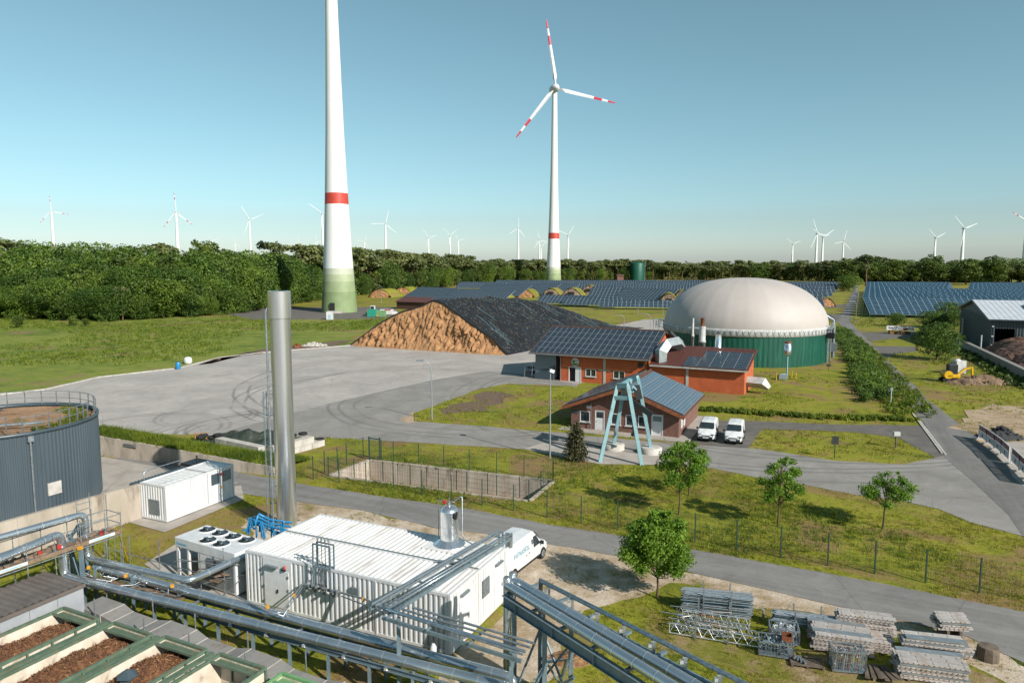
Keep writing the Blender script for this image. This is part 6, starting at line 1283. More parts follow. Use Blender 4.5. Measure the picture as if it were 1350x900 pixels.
# covers
d0 = V3(119, 793, 1.5); d1 = V3(395, 893, 1.5); du = (d1 - d0).normalized(); dn = Vector((-du.y, du.x, 0)); Ld = (d1 - d0).length + 3; o = thing('covered_duct', 'grey segmented box duct with pale joints running behind the mulch boxes', 'duct', (d0.x, d0.y, 0)); s = 0; k = 0
while s < Ld:
    L_ = (1.75, .85)[k % 2]; a, c = d0 + du * (s + .01), d0 + du * (s + L_ - .01); za = 1.5 - .12 * (k % 4 in (2, 3)) ; zc = za if k % 2 == 0 else (1.5 - .12 * ((k + 1) % 4 in (2, 3))); w0, w1 = .62, .62
    if k % 4 == 1: w1 = .5
    if k % 4 == 2: w0 = w1 = .5
    if k % 4 == 3: w0 = .5
    b = MB(); vs = [(a - dn * .6, za), (c - dn * .6, zc), (c + dn * w1, zc + .03), (a + dn * w0, za + .03)]; P = [(q.x, q.y, z) for q, z in vs]; b.add([(q[0], q[1], .1) for q in P] + P, [(3, 2, 1, 0), (4, 5, 6, 7), (0, 1, 5, 4), (1, 2, 6, 5), (2, 3, 7, 6), (3, 0, 4, 7)]); b.part('cover', M['greybox'], o, world=True)
    b = MB(); q = d0 + du * (s + L_); b.bar(q - dn * .61 + Vector((0, 0, zc + .01 - 1.5)), q + dn * w1 + Vector((0, 0, zc + .035 - 1.5)), .04, .02); q2 = q - dn * .605; b.bar((q2.x, q2.y, .2), (q2.x, q2.y, zc), .04, .02); b.part('joint', M['conc2'], o, world=True); s += L_; k += 1
b = MB(); b.bar(Vector((d0.x, d0.y, .05)) + dn * 1.0, Vector((d1.x, d1.y, .05)) + dn * 1.0 + du * 3, .45, .1); b.struct('kerb_path', M['pad'])
for j, s in enumerate((-.2, 1.6, 3.4, 5.2, 6.4, 8.2, 9.8, 11.6, 13.2)):
    for off in ((-.75,) if j % 2 else (.95,)):
        c = d0 + du * s + dn * off; b = MB(); b.tube((0, 0, 0), (0, 0, 2.35 if off < 0 else 2.0), .035, 6); b.single('steel_stake', M['galv'], '%s thin steel stake along the grey duct, counted from the left' % ordn[j], 'stake', (c.x, c.y, 0), group='stakes along the grey duct')
# boxes
BZ = 2.3
def mulchbox(px, py, label, z=BZ, m='greenf', fill=.42, seed=1, front=False):
    c = V3(px, py, z); o = thing('mulch_box', label, 'box', (c.x, c.y, 0), RA - 1.2, 'green-framed boxes of wood chips'); W_, L_ = 2.5, 7.2; r_ = random.Random(seed)
    for (x0, x1, y0, y1) in ((.02, .1, -L_, -.1), (W_ - .1, W_ - .02, -L_, -.1), (.1, W_ - .1, -.14, -.06)): b = MB(); b.b2((x0, y0, .2), (x1, y1, z - .12)); b.part('board', M['cream'], o)
    for x in (.0, W_ - .09): b = MB(); b.b2((x - .01, -L_, z - .13), (x + .10, 0, z)); b.b2((x - .05, -L_, z - .3), (x - .001, 0, z - .24)) ; b.part('top_rail', M[m], o)
    b = MB(); b.b2((.1, -.12, z - .13), (W_ - .1, .02, z)); b.b2((.1, -.62, z - .12), (W_ - .1, -.54, z - .02)); b.part('top_rail', M[m], o)
    b = MB(); b.b2((.12, -.54, z - .2), (W_ - .12, -.12, z - .17)); b.part('shelf_plate', M[m], o)
    for k in range(8): y = -.1 - k * 1.0; b = MB(); b.b2((-.09, y - .07, .1), (-.031, y, z - .02)); b.b2((W_ + .071, y - .07, .1), (W_ + .13, y, z - .02)); b.part('side_stake', M[m], o)
    for x in (.75, 1.6): b = MB(); b.b2((x, -.2, .3), (x + .06, -.141, z - .2)); b.part('inner_post', M[m], o)
    b = MB(); b.b2((-.08, -L_, .1), (-.035, .03, 1.2)); b.b2((W_ + .035, -L_, .1), (W_ + .08, .03, 1.2)); b.b2((0, .03, .1), (W_, .07, 1.6)); b.part('lower_plate', M[m], o)
    NX, NY = 14, 40; vs = []
    for i in range(NX + 1):
        for j in range(NY + 1):
            x, y = .1 + (W_ - .2) * i / NX, -.15 - (L_ - .2) * j / NY; e = math.sin(PI * i / NX) ** .7; v = noise.noise(Vector((x * .9, y * .9, seed))) * .22 + noise.noise(Vector((x * 3, y * 3, seed))) * .09; vs.append((x, y, z - fill - .35 + .5 * e * min(1, .45 + j / 9) + v))
    b = MB(); b.add(vs, [(i * (NY + 1) + j, i * (NY + 1) + j + 1, (i + 1) * (NY + 1) + j + 1, (i + 1) * (NY + 1) + j) for i in range(NX) for j in range(NY)], True); bed = b.part('chip_bed', M['chips'], o)
    rg = np.random.default_rng(seed); n = 5200; ii = rg.integers(0, len(vs), n); P = np.array(vs)[ii] + np.c_[rg.uniform(-.09, .09, n), rg.uniform(-.09, .09, n), rg.uniform(-.0, .06, n)]; P[:, 0] = np.clip(P[:, 0], .12, W_ - .12)
    for nm, sel, mm, ln in (('dark_chips', slice(0, 3900), 'chips', .06), ('pale_chips', slice(3900, None), 'chipl', .07)):
        Q = P[sel]; d = rg.normal(0, 1, (len(Q), 3)) * [1, 1, .45]; d /= np.linalg.norm(d, axis=1)[:, None]; e = np.cross(d, rg.normal(0, 1, (len(Q), 3))); e /= np.linalg.norm(e, axis=1)[:, None]; l = (ln * rg.uniform(.4, 1.5, len(Q)))[:, None]
        V = np.stack([Q - d * l - e * .018, Q + d * l - e * .012, Q + d * l + e * .012, Q - d * l + e * .018], 1).reshape(-1, 3); q = bpy.data.objects.new(nm, npmesh(nm, V, np.arange(len(V)).reshape(-1, 4), M[mm])); COL.objects.link(q); q.parent = o; q['kind'] = 'stuff'
    return o, c
mulchbox(84.4, 798.5, 'leftmost mulch box against the grey shed wall', seed=1); mulchbox(151, 818, 'second mulch box from the left with a pale corner showing', seed=2, fill=.36); mulchbox(218.5, 836.3, 'third mulch box from the left, middle of the row', seed=3); mulchbox(290.7, 859, 'fourth mulch box from the left, fill lying deep below its rim', seed=4, fill=.95)
M['greenl'] = mat('fresh_green_steel', H('8fbf86', .6), H('7dad76', .6), 3, .5, .1)
mulchbox(372, 884, 'rightmost mulch box with brighter green rim at the bottom edge', m='greenl', seed=5, fill=.45)
for j, (px, py) in enumerate(((140, 816), (208, 835), (279, 856))):
    c = V3(px, py, BZ - .1); b = MB(); dd = Vector((math.cos(R(RA - 1.2 - 90)), math.sin(R(RA - 1.2 - 90)), 0)); o_ = c + Vector((.1, -.15, -.05)); b.bar(o_, o_ + dd * 7, .24, .1)
    g = b.single('gap_girder', M['greenf'], '%s littered green girder between two mulch boxes, from the left' % ordn[j], 'girder', (c.x, c.y, 0), group='girders between mulch boxes', world=True)
p = V3(168, 893, 2.0); o = thing('vent_hood', 'small slate blue hood poking up at the bottom edge before the mulch boxes', 'hood', (p.x, p.y, 0)); b = MB(); b.lathe([(.3, 1.0), (.3, 2.1), (.42, 2.1), (.05, 2.35)], n=6, sm=False); b.part('hood', M['slate'], o)

# ================================================================== VANS
def van(label, pos, rz, L, W, H, kind):
    o = thing('van', label, 'van', (pos[0], pos[1], .03), rz); hl = W / 2; hood = .95 if kind == 'big' else .85; xw0, xw1 = (L - 1.75, L - 1.0) if kind == 'big' else (L - 1.72, L - 1.0)
    st = [(0, .38, .95, H - .06, .93, .84), (.06, .34, .95, H, .97, .88), (L * .4, .3, 1.0, H + .03, 1, .86), (xw0, .3, 1.02, H, 1, .84), (xw0 + .12, .3, 1.03, H - .06, 1, .82), (xw1, .3, 1.05, 1.16, 1, .92), (L - .45, .3, .85, hood + .08, .98, .9), (L - .1, .32, .65, hood - .12, .9, .82), (L, .36, .55, .62, .8, .76)]
    b = MB(); rows = []
    for x, zb, zm, zr, wm, wr in st:
        half = [(hl * wm * .95, zb), (hl * wm, zb + .12), (hl * wm, zm), (hl * (wr + wm) / 2 if zr > 1.3 else hl * wm * .98, (zm + zr) / 2 + .1 if zr > 1.3 else (zm + zr) / 2), (hl * wr, zr - (.1 if zr > 1.3 else .03)), (hl * wr * .86, zr - .01), (0, zr + .03)]
        rows.append([(x, -y, z) for y, z in half] + [(x, y, z) for y, z in half[::-1][1:]])
    n = len(rows[0]); b.add([q for r_ in rows for q in r_], [(i * n + j, (i + 1) * n + j, (i + 1) * n + j + 1, i * n + j + 1) for i in range(len(st) - 1) for j in range(n - 1)] + [list(range(n))[::-1], [(len(st) - 1) * n + j for j in range(n)]] + [(i * n, i * n + n - 1, (i + 1) * n + n - 1, (i + 1) * n) for i in range(len(st) - 1)])
    body = b.part('body', M['vanw'], o); bevel(body, .035, 2)
    wr = hl * .80; z1 = H - .14; b = MB(); b.add([(xw0 + .16, -wr * .97, z1), (xw0 + .16, wr * .97, z1), (xw1 + .02, hl * .86, 1.2), (xw1 + .02, -hl * .86, 1.2)], [(0, 3, 2, 1)]); b.v = [(x + .045, y, z + .045) for x, y, z in b.v]; b.part('windscreen', M['glass'], o)
    for sg in (-1, 1):
        yb, yt = sg * hl * 1.012, sg * hl * .9; xs = xw0 - .3; b = MB(); q = [(xs, yb, 1.1), (xw1 - .22, yb, 1.1), (xw0 + .12, yt + sg * .01, H - .25), (xs + .03, yt + sg * .01, H - .25)]; b.add(q, [(0, 1, 2, 3) if sg < 0 else (3, 2, 1, 0)]); b.part('side_window', M['glass'], o)
        b = MB(); b.box((xw1 - .2, sg * (hl + .12), 1.15), (.1, .2, .2)); b.part('mirror', M['blk'], o)
        b = MB(); b.b2((.5, sg * hl * .985, .28), (L - .4, sg * hl * 1.005, .42)); b.part('sill_trim', M['blk'], o)
        b = MB(); b.box((L - .2, sg * hl * .72, .72), (.3, .3, .2), -sg * 25); b.part('headlight', M['glass'] if kind == 'big' else M['galv'], o)
        b = MB(); b.box((xw0 - .9, sg * hl * 1.005, .98), (.16, .03, .035)); b.box((xw0 - 1.25, sg * hl * 1.005, .95), (.16, .03, .035)); b.part('door_handle', M['blk'], o)
        for x in (.85, L - .85):
            b = MB(); b.path([(x, sg * (hl - .22), .33), (x, sg * (hl + .012), .33)], .36, 20); b.part('wheel_arch', M['dark'], o)
            b = MB(); b.path([(x, sg * (hl - .2), .32), (x, sg * (hl + .03), .32)], .32, 20); wl_ = b.part('wheel', M['tyre'], o); b = MB(); b.path([(x, sg * hl, .32), (x, sg * (hl + .04), .32)], .2, 14)
            b.part('rim', M['alu'], wl_); b = MB()
            for k in range(6): a = k * PI / 3; b.bar((x + .03 * math.cos(a), sg * (hl + .045), .32 + .03 * math.sin(a)), (x + .18 * math.cos(a), sg * (hl + .045), .32 + .18 * math.sin(a)), .03, .01)
            b.part('spokes', M['blk'], wl_)
    b = MB(); b.b2((L - .12, -hl * .78, .3), (L + .05, hl * .78, .56)); b.part('bumper', M['blk'] if kind != 'big' else M['vanw'], o); b = MB(); b.b2((L + .03, -.28, .42), (L + .06, .28, .53)); b.part('number_plate', M['white'], o); b = MB(); b.b2((L - .04, -.42, .62), (L + .012, .42, .7)); b.part('grille', M['blk'], o)
    return o, hl
u = Vector((math.cos(R(61)), math.sin(R(61)), 0)); nv_ = Vector((u.y, -u.x, 0)); fw = Vector((1.9, 42.1, 0)); L = 5.3; org = fw - u * (L - .85) - nv_ * .97
v1, hl = van('white panel van with pale blue lettering parked behind the white container building', org, 61, L, 1.92, 1.97, 'big')
text('HENBSOL', .44, M['ltxt'], v1, Matrix.Translation((.85, -hl * 1.0 - .012, 1.22)) @ Matrix.Rotation(PI / 2, 4, 'X') @ Matrix.Rotation(0, 4, 'Z'))
b = MB(); b.box((3.08, -hl * .985 - .02, 1.52), (.12, .02, .3), 0); b.part('emblem', M['grille'], v1); b = MB(); b.b2((.85, -hl - .012, 1.1), (3.0, -hl - .005, 1.115)); b.part('pale_line', M['rim'], v1)
hd = 248; hv = Vector((math.cos(R(hd)), math.sin(R(hd)), 0))
for (px, py), lb in (((930, 583), 'white small van half behind tree leaves, parked nearer the brick house'), ((966, 586.5), 'white small van with black bumper, parked farther from the brick house')):
    c = Vector((*at(px, py), 0)) - hv * 4.1; van(lb, c, hd, 4.1, 1.72, 1.83, 'small')

# ================================================================== LAMPS, POLES, SIGNS
def lamp(px, py, h, arm, label, head=True):
    x, y = at(px, py); o = thing('street_lamp', label, 'street lamp', (x, y, 0)); b = MB()
    if arm: b.path([(0, 0, 0), (0, 0, h * .45), (0, 0, h * .8), (arm * .06, 0, h * .9), (arm * .3, 0, h * .975), (arm * .6, 0, h)], [.09, .07, .055, .05, .045, .04], 8)
    else: b.tube((0, 0, 0), (0, 0, h), .08, 8, .05)
    b.part('pole', M['lampm'], o); b = MB()
    if arm: b.box((arm * .85, 0, h + .0), (abs(arm) * .55, .22, .12)); b.part('lamp_head', M['grille'], o)
    elif head: b.box((.12, 0, h), (.45, .3, .3), 20, 20); b.part('lamp_head', M['white'], o)
lamp(569.5, 554.5, 7.0, -1.5, 'curved grey street lamp at the yard corner of the grass island'); lamp(725, 604, 8.2, 0, 'straight lamp post with a white head beside the conifer')
for px, py, h, arm, lb in ((822.5, 438, 4.6, -2.0, 'curved lamp post above the ridge of the orange brick hall'), (857, 440, 5.2, -2.2, 'curved lamp post beside the silage heap end'), (841, 415, 4.6, 0, 'short straight post by the lowest solar table'), (874, 416, 6.2, 0, 'straight post just left of the dome'), (884, 415, 5, -2.6, 'curved lamp post touching the left dome edge'), (762, 394, 5, -2.4, 'curved lamp post beside the bunker faces'), (503, 400, 8.5, -3, 'curved lamp post right of the tall tower by the rubble bunker'), (614, 399, 5, 0, 'small pale post behind the silage heap'), (1246, 442, 7.6, 0, 'thin pole before the dense tree at the warehouse'), (1256, 420, 6, 0, 'short pale pole before the right solar field')):
    lamp(px, py, h, arm, lb, False)
for j, (px, py) in enumerate(((1128, 425), (1129.5, 414), (1130.5, 405), (1131, 399), (1131.5, 393))): lamp(px, py, 6.5, -2.0, '%s lamp post along the far main road, counted from the near end' % ordn[j], False)
x, y = at(1100, 604); o = thing('small_sign', 'small black sign plate on a green post at the middle of the grass strip', 'sign', (x, y, 0)); b = MB(); b.tube((0, 0, 0), (0, 0, 1.7), .04); b.part('post', M['fence'], o); b = MB(); b.b2((-.3, -.06, 1.35), (.3, -.02, 2.1)); b.part('plate', M['blk'], o)
x, y = at(1181, 590); o = thing('wooden_marker', 'weathered wooden post with a small box on top in the grass strip', 'post', (x, y, 0)); b = MB(); b.bar((0, 0, 0), (0, 0, 1.2), .14); b.part('post', M['wood'], o); b = MB(); b.box((0, 0, 1.4), (.6, .3, .4)); b.part('box', M['rim'], o)
x, y = at(1174, 534); o = thing('marker_post', 'thin white marker post on the bank beside the main road', 'post', (x, y, 0)); b = MB(); b.tube((0, 0, 0), (0, 0, 2.2), .07); b.part('post', M['rim'], o); b = MB(); b.box((0, 0, 2.1), (.3, .2, .35)); b.part('cap', M['galv'], o)
x, y = at(1092, 489); o = thing('small_sign', 'small dark panel on the dome lawn left of the hedge', 'sign', (x, y, 0)); b = MB(); b.tube((0, 0, 0), (0, 0, .9), .04); b.part('post', M['fence'], o); b = MB(); b.box((0, 0, 1.0), (.7, .1, .4)); b.part('plate', M['blk'], o)

# ================================================================== FENCES
def fence(label, pl, h, m='fence', mesh=True, closed=False):
    P = [Vector((*at(*q), 0)) for q in pl]; o = thing('mesh_fence', label, 'fence', P[0][:])
    for p in P: b = MB(); b.bar(p, p + Vector((0, 0, h)), .07, .07); b.part('post', M[m], o, world=True)
    if mesh:
        b = MB()
        for p, q in zip(P, P[1:]):
            L = (q - p).length
            for z in (.08, .45, .85, 1.25, 1.6, h - .06): b.bar(p + Vector((0, 0, z)), q + Vector((0, 0, z)), .008)
            for k in range(1, int(L / .22)): c = p.lerp(q, k / int(L / .22)); b.bar(c + Vector((0, 0, .05)), c + Vector((0, 0, h - .03)), .007)
        q = b.part('wire_mesh', M[m], o, world=True); q['kind'] = 'stuff'
    return o
fence('long dark green mesh fence along the upper side of the service road', [(352, 622), (383, 626.5), (413, 631.5), (447, 636), (482.7, 641), (518.7, 645), (556, 652), (595, 659), (635.5, 665.5), (677, 673), (721, 682), (766, 690), (814, 698), (864, 706.5), (916, 715.5), (971, 725), (1029, 735), (1091, 745), (1153, 756), (1220, 768), (1291, 781), (1370, 795), (1450, 810)], 2.0)
Fb_ = fence('dark green mesh fence around the open concrete basin', [(428, 624), (445, 618.5), (457, 613), (479, 604)], 2.0)
fence('back run of the green fence behind the basin, right of its gate', [(503, 607.5), (518.7, 609.5), (552, 613), (585, 616.5), (618.7, 621.3), (654.7, 625.5), (690.7, 630), (729, 635.5)], 2.0)
fence('front run of the green fence on the near rim of the basin', [(433, 627), (467, 630.5), (505, 635), (541, 639.5), (578, 644.5), (615.5, 649.5), (654.7, 654.5), (697, 660.5), (713, 648), (729, 635.5)], 1.7)
g0, g1 = V3(487, 606, 0), V3(501, 607.5, 0); o = thing('gate', 'narrow dark green gate in the fence behind the basin', 'gate', g0[:]); b = MB()
for p in (g0, g1): b.bar(p, p + Vector((0, 0, 2.2)), .12)
b.part('gate_post', M['fence'], o, world=True); b = MB(); b.bar(g0 + Vector((.1, 0, 2.05)), g1 + Vector((-.1, 0, 2.05)), .08); b.bar(g0 + Vector((.1, 0, .15)), g1 + Vector((-.1, 0, .15)), .06)
for k in range(1, 9): c = g0.lerp(g1, k / 9); b.bar(c + Vector((0, 0, .1)), c + Vector((0, 0, 2.05)), .012)
b.part('gate_leaf', M['fence'], o, world=True)

# ================================================================== YARD ITEMS
def blockwall(name, label, a, c, rows, bl=1.6, bh=.6, bw=.8, m='conc2', step=None):
    a, c = Vector((*a, 0)), Vector((*c, 0)); d = (c - a).normalized(); L = (c - a).length; o = thing(name, label, 'wall', a[:]); b0 = MB(); b0.b2((-bl / 2 + .01, -bw / 2, 0), (bl / 2 - .01, bw / 2, bh - .012)); me = b0.mesh('block', M[m]); ang = math.atan2(d.y, d.x)
    for r_ in range(rows):
        n = int(L / bl) - (1 if r_ == rows - 1 and step else 0)
        for k in range(n): p = d * (bl * (k + .5) + (r_ % 2) * .3) + Vector((0, 0, .02 + r_ * bh)); share(me, 'block', o, Matrix.Translation(p + Vector((random.uniform(-.02, .02),) * 2 + (0,))) @ Matrix.Rotation(ang + random.uniform(-.01, .01), 4, 'Z'))
    return o
blockwall('block_wall', 'pale concrete block wall left of the stack holding back the tyre heap', at(286, 592), at(350, 606), 2); blockwall('block_wall', 'stepped pale concrete block wall right of the stack', at(354, 606), at(438, 583), 2, step=1)
x, y = at(335, 584); o = thing('tarpaulin_heap', 'heap of dark green netting and black sheets behind the block wall', 'heap', (x, y, 0)); b = MB(); vs = []; K = 26
for i in range(K + 1):
    for j in range(13): u_, t_ = i / K, j / 12; xx, yy = (u_ - .5) * 9.5, (t_ - .5) * 4; h = 1.75 * math.sin(PI * t_) ** .6 * math.sin(PI * min(1, u_ * 1.15 + .02)) ** .5 * (.7 + .5 * noise.noise(Vector((xx * .8, yy * .8, 2)))); vs.append((xx, yy, h + .18 * noise.noise(Vector((xx * 3, yy * 3, 0)))))
b.add(vs, [(i * 13 + j, (i + 1) * 13 + j, (i + 1) * 13 + j + 1, i * 13 + j + 1) for i in range(K) for j in range(12)]); M['net'] = mat('dark_green_netting', H('3c4a3a', .5), H('262d2c', .5), 3, .7, bump=.05, bscale=6, dirt=H('5e6440', .5), dscale=2); b.part('netting', M['net'], o)
rg = random.Random(7)
for k in range(16): b = MB(); b.lathe([(.2, 0), (.42, .02), (.46, .12), (.42, .22), (.2, .24), (.17, .12)], (rg.uniform(-5.6, -2.4), rg.uniform(-1.2, 1.2), rg.choice((0, .25, .5, .75))), 16, cap=False); b.part('tyre', M['tyre'], o)
x, y = at(405, 585); o = thing('tyre_heap', 'small heap of black tyres behind the block wall right of the stack', 'tyres', (x, y, 0))
for k in range(12): b = MB(); b.lathe([(.2, 0), (.42, .02), (.46, .12), (.42, .22), (.2, .24), (.17, .12)], (rg.uniform(-3, 1.6), rg.uniform(-.6, .8), rg.choice((0, .25, .5, .8))), 16, cap=False); b.part('tyre', M['tyre'], o)
x, y = at(265, 580); o = thing('pallet_stack', 'small stack of fresh wooden pallets on the yard edge', 'pallets', (x, y, 0), 20)
for k in range(5):
    for j in range(5): b = MB(); b.b2((-.6 + j * .255, -.4, .13 + k * .145), (-.6 + j * .255 + .15, .4, .15 + k * .145)); b.part('slat', M['pallet'], o)
    b = MB()
    for xx in (-.55, -.05, .45): b.b2((xx, -.4, .03 + k * .145), (xx + .1, .4, .128 + k * .145))
    b.part('blocks', M['pallet'], o)
x, y = at(235, 486.5); o = thing('barrel', 'blue plastic barrel at the yard kerb', 'barrel', (x, y, 0)); b = MB(); b.lathe([(.34, 0), (.4, .1), (.42, .6), (.4, 1.1), (.34, 1.2)], n=16); b.part('body', M['bluep'], o); b = MB(); b.lathe([(.36, 1.19), (.36, 1.25)], n=16); b.part('lid', M['slate'], o)
x, y = at(248, 479); o = thing('white_bag', 'white bulk bag next to the blue barrel', 'bag', (x, y, 0)); b = MB(); b.lathe([(.6, 0), (.75, .3), (.7, .9), (.5, 1.15), (.2, 1.2)], n=9); b.part('sack', M['white'], o)
def rubble(px, py, n, sx, sy, h, m, label, name='rubble_heap', cat='heap', seed=1, size=.5):
    x, y = at(px, py); o = thing(name, label, cat, (x, y, 0)); rg = random.Random(seed); b = MB(); K = 24; vs = []
    for i in range(K + 1):
        for j in range(K + 1): u_, t_ = i / K * 2 - 1, j / K * 2 - 1; d = math.hypot(u_, t_); hh = h * max(0, 1 - d ** 1.2) * (.75 + .6 * noise.noise(Vector((u_ * 1.7 + seed, t_ * 1.7, 1)))) + (.12 * h * noise.noise(Vector((u_ * 6, t_ * 6, seed))) if d < .95 else -.05); vs.append((u_ * sx, t_ * sy, max(-.03, hh)))
    b.add(vs, [(i * (K + 1) + j, (i + 1) * (K + 1) + j, (i + 1) * (K + 1) + j + 1, i * (K + 1) + j + 1) for i in range(K) for j in range(K)]); b.part('mound', M[m], o); b = MB()
    for k in range(n): a = rg.uniform(0, 6.28); q = rg.uniform(0, .95); s_ = size * rg.uniform(.3, 1); b.box((math.cos(a) * q * sx, math.sin(a) * q * sy, h * max(0, 1 - q ** 1.2) * .8), (s_, s_ * .8, s_ * .6), rg.uniform(0, 180), rg.uniform(-40, 40))
    if n: q = b.part('lumps', M[m], o); q['kind'] = 'stuff'
    return o
M['earth'] = mat('dug_earth', H('a08468', .6), H('75604c', .55), 1.3, .95, bump=.05, bscale=4)
M['compost'] = mat('brown_compost', H('85604c', .55), H('5f4336', .5), 1.5, .95, bump=.08, bscale=3)
rubble(414, 456, 60, 3.2, 1.5, .9, 'conc2', 'small heap of pale rubble and foil at the far yard edge', seed=3, size=.6); rubble(392, 458, 20, 1.2, .8, 1.0, 'rust', 'small dark debris next to the pale rubble at the yard edge', seed=4)
rubble(1283, 505, 80, 4.2, 2.4, 1.4, 'earth', 'dug earth mound right of the yellow digger', seed=5, size=.35); rubble(1301, 505, 60, 3.8, 2.2, 1.5, 'earth', 'second earth mound with a dark hollow right of the yellow digger', seed=6, size=.35)
rubble(1319, 577, 80, 2.4, 1.6, 1.5, 'black', 'black crushed stone pile on the sandy ground by the barrier', seed=7, size=.3)
# by the tall tower
x, y = at(435, 421); o = thing('white_tank', 'small white and pale blue tank on the pad before the tall tower', 'tank', (x, y, 0)); b = MB(); b.b2((-.95, -.8, 0), (.95, .8, 2.5)); b.part('body', M['white'], o); b = MB(); b.b2((-.3, -.84, .2), (.5, -.8, 1.6)); b.part('blue_patch', M['ltxt'], o)
x, y = at(499, 417.5); o = thing('green_container', 'green skip container right of the tall tower foot', 'container', (x, y, 0), -6); b = MB(); b.b2((-3.6, -1.2, .1), (-.6, 1.4, 2.5)); b.part('green_body', M['gtk2'] if 'gtk2' in M else M['greenm'] if 'greenm' in M else M['greenf'], o); b = MB(); b.b2((-.55, -1.1, .1), (2.4, 1.2, 2.1)); b.part('pale_green_body', M['greenl'], o); b = MB(); b.box((-.1, -1.3, .4), (.7, .2, .4)); b.part('amber_block', M['orangep'], o)
x, y = at(487, 416); o = thing('tractor', 'small red and white machine behind the green container', 'tractor', (x, y + 1.5, 0)); b = MB(); b.b2((-1.2, -.7, .7), (.8, .7, 1.9)); b.part('red_body', M['redp'], o); b = MB(); b.b2((.2, -.75, 1.9), (1.7, .75, 3.4)); b.part('cab', M['white'], o); b = MB(); b.b2((.3, -.78, 2.2), (1.5, -.752, 3.2)); b.part('cab_window', M['glass'], o)
for xx, rr_ in ((-.9, .6), (1.1, .85)): b = MB(); b.path([(xx, -1.0, rr_), (xx, -.7, rr_)], rr_, 16); b.part('wheel', M['tyre'], o)
x, y = at(509, 414); o = thing('red_white_barrier', 'white container with a red stripe beside the heap left end', 'container', (x, y, 0), -8); b = MB(); b.b2((-2, -1, 0), (2.4, 1, 1.7)); b.part('body', M['white'], o); b = MB(); b.b2((-.2, -1.03, 1.35), (2.0, -1, 1.72)); b.part('red_stripe', M['redp'], o)
rubble(518, 414, 30, 2.6, 1.6, 1.8, 'grillem' if 'grillem' in M else 'conc2', 'grey debris pile at the left foot of the silage heap', seed=9)

# ================================================================== RIGHT SIDE
K0 = Vector((96.5, 143, 0)); Wh = thing('warehouse', 'dark grey sheet warehouse with pale roof at the right frame edge', 'building', K0[:], -24.5); LWH, WWH, EH, RH = 60, 40, 6.9, 9.7
b = MB()
for x0, x1, z0, z1 in ((0, .6, 0, EH), (4.0, LWH, 0, EH), (.6, 4.0, 5.0, EH)): b.corr((x0, 0, z0), (x1 - x0, 0, 0), (0, 0, z1 - z0), (0, -1, 0), .5, .06)
b.part('front_wall', M['whsheet'], Wh); b = MB(); b.corr((0, WWH, 0), (0, -WWH, 0), (0, 0, EH), (-1, 0, 0), .5, .06); b.add([(-.01, 0, EH), (-.01, WWH, EH), (-.01, WWH / 2, RH)], [(0, 2, 1)]); b.b2((.1, WWH - .2, 0), (LWH, WWH, EH)); b.part('gable_wall', M['whsheet'], Wh)
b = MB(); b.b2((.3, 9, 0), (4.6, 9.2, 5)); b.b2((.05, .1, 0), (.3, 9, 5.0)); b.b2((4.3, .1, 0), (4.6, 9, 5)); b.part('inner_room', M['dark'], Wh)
b = MB(); b.slab([(-.7, -.7, EH - .05), (LWH, -.7, EH - .05), (LWH, WWH / 2, RH + .1), (-.7, WWH / 2, RH + .1)], .18); b.slab([(-.7, WWH + .7, EH - .05), (LWH, WWH + .7, EH - .05), (LWH, WWH / 2, RH + .1), (-.7, WWH / 2, RH + .1)], .18); rf = b.part('roof', M['whroof'], Wh)
b = MB()
for k in range(60): b.bar((-.6 + k, -.68, EH - .03), (-.6 + k, WWH / 2, RH + .12), .05, .035)
b.part('roof_ribs', M['whroof'], rf); b = MB(); b.slab([(7.5, 8, EH + .05 + 8 * 2.85 / 20.7 + .32), (11, 8, EH + .05 + 8 * 2.85 / 20.7 + .32), (11, 14, EH + .05 + 14 * 2.85 / 20.7 + .32), (7.5, 14, EH + .05 + 14 * 2.85 / 20.7 + .32)], .1); b.part('skylight', M['glass'], rf)
b = MB(); b.bar((-.75, -.75, EH - .12), (-.75, WWH / 2, RH), .12, .3); b.bar((-.75, WWH + .75, EH - .12), (-.75, WWH / 2, RH), .12, .3); b.bar((-.75, -.78, EH - .16), (LWH, -.78, EH - .16), .12, .25); b.part('roof_trim', M['slate'], rf)
b = MB(); b.b2((-.09, 34, 0), (-.03, 37, 4.6)); b.part('pale_door', M['grille'], Wh)
for z in (5.4, 3.4, 1.6): b = MB(); b.box((.25, -.15, z), (.35, .2, .25)); b.part('wall_lamp', M['white'], Wh)
wa, wb = Vector((*at(1261, 456), 0)), Vector((*at(1375, 515), 0)); blockwall('block_wall', 'long grey block wall holding the compost heap at the right edge', wa[:2], wb[:2], 3, 1.8, .62, .8, 'greybox')
hc = (Vector((*at(1335, 478), 0))) + Vector((5, 3.5, 0)); o = thing('compost_heap', 'large brown compost heap between the block wall and the warehouse', 'heap', hc[:], 65.5); b = MB(); vs = []; K = 44
for i in range(K + 1):
    for j in range(K + 1): u_, t_ = i / K * 2 - 1, j / K * 2 - 1; xx, yy = u_ * 22, t_ * 9; d = math.hypot(u_ ** 2, t_); hh = 3.6 * max(0, 1 - d ** 1.7) ** .8 + noise.noise(Vector((xx * .35, yy * .35, 1))) * .6 + noise.noise(Vector((xx * 1.2, yy * 1.2, 1))) * .28; vs.append((xx, yy - 2.5, hh if d < .97 else -.05))
b.add(vs, [(i * (K + 1) + j, (i + 1) * (K + 1) + j, (i + 1) * (K + 1) + j + 1, i * (K + 1) + j + 1) for i in range(K) for j in range(K)]); b.part('mound', M['compost'], o)
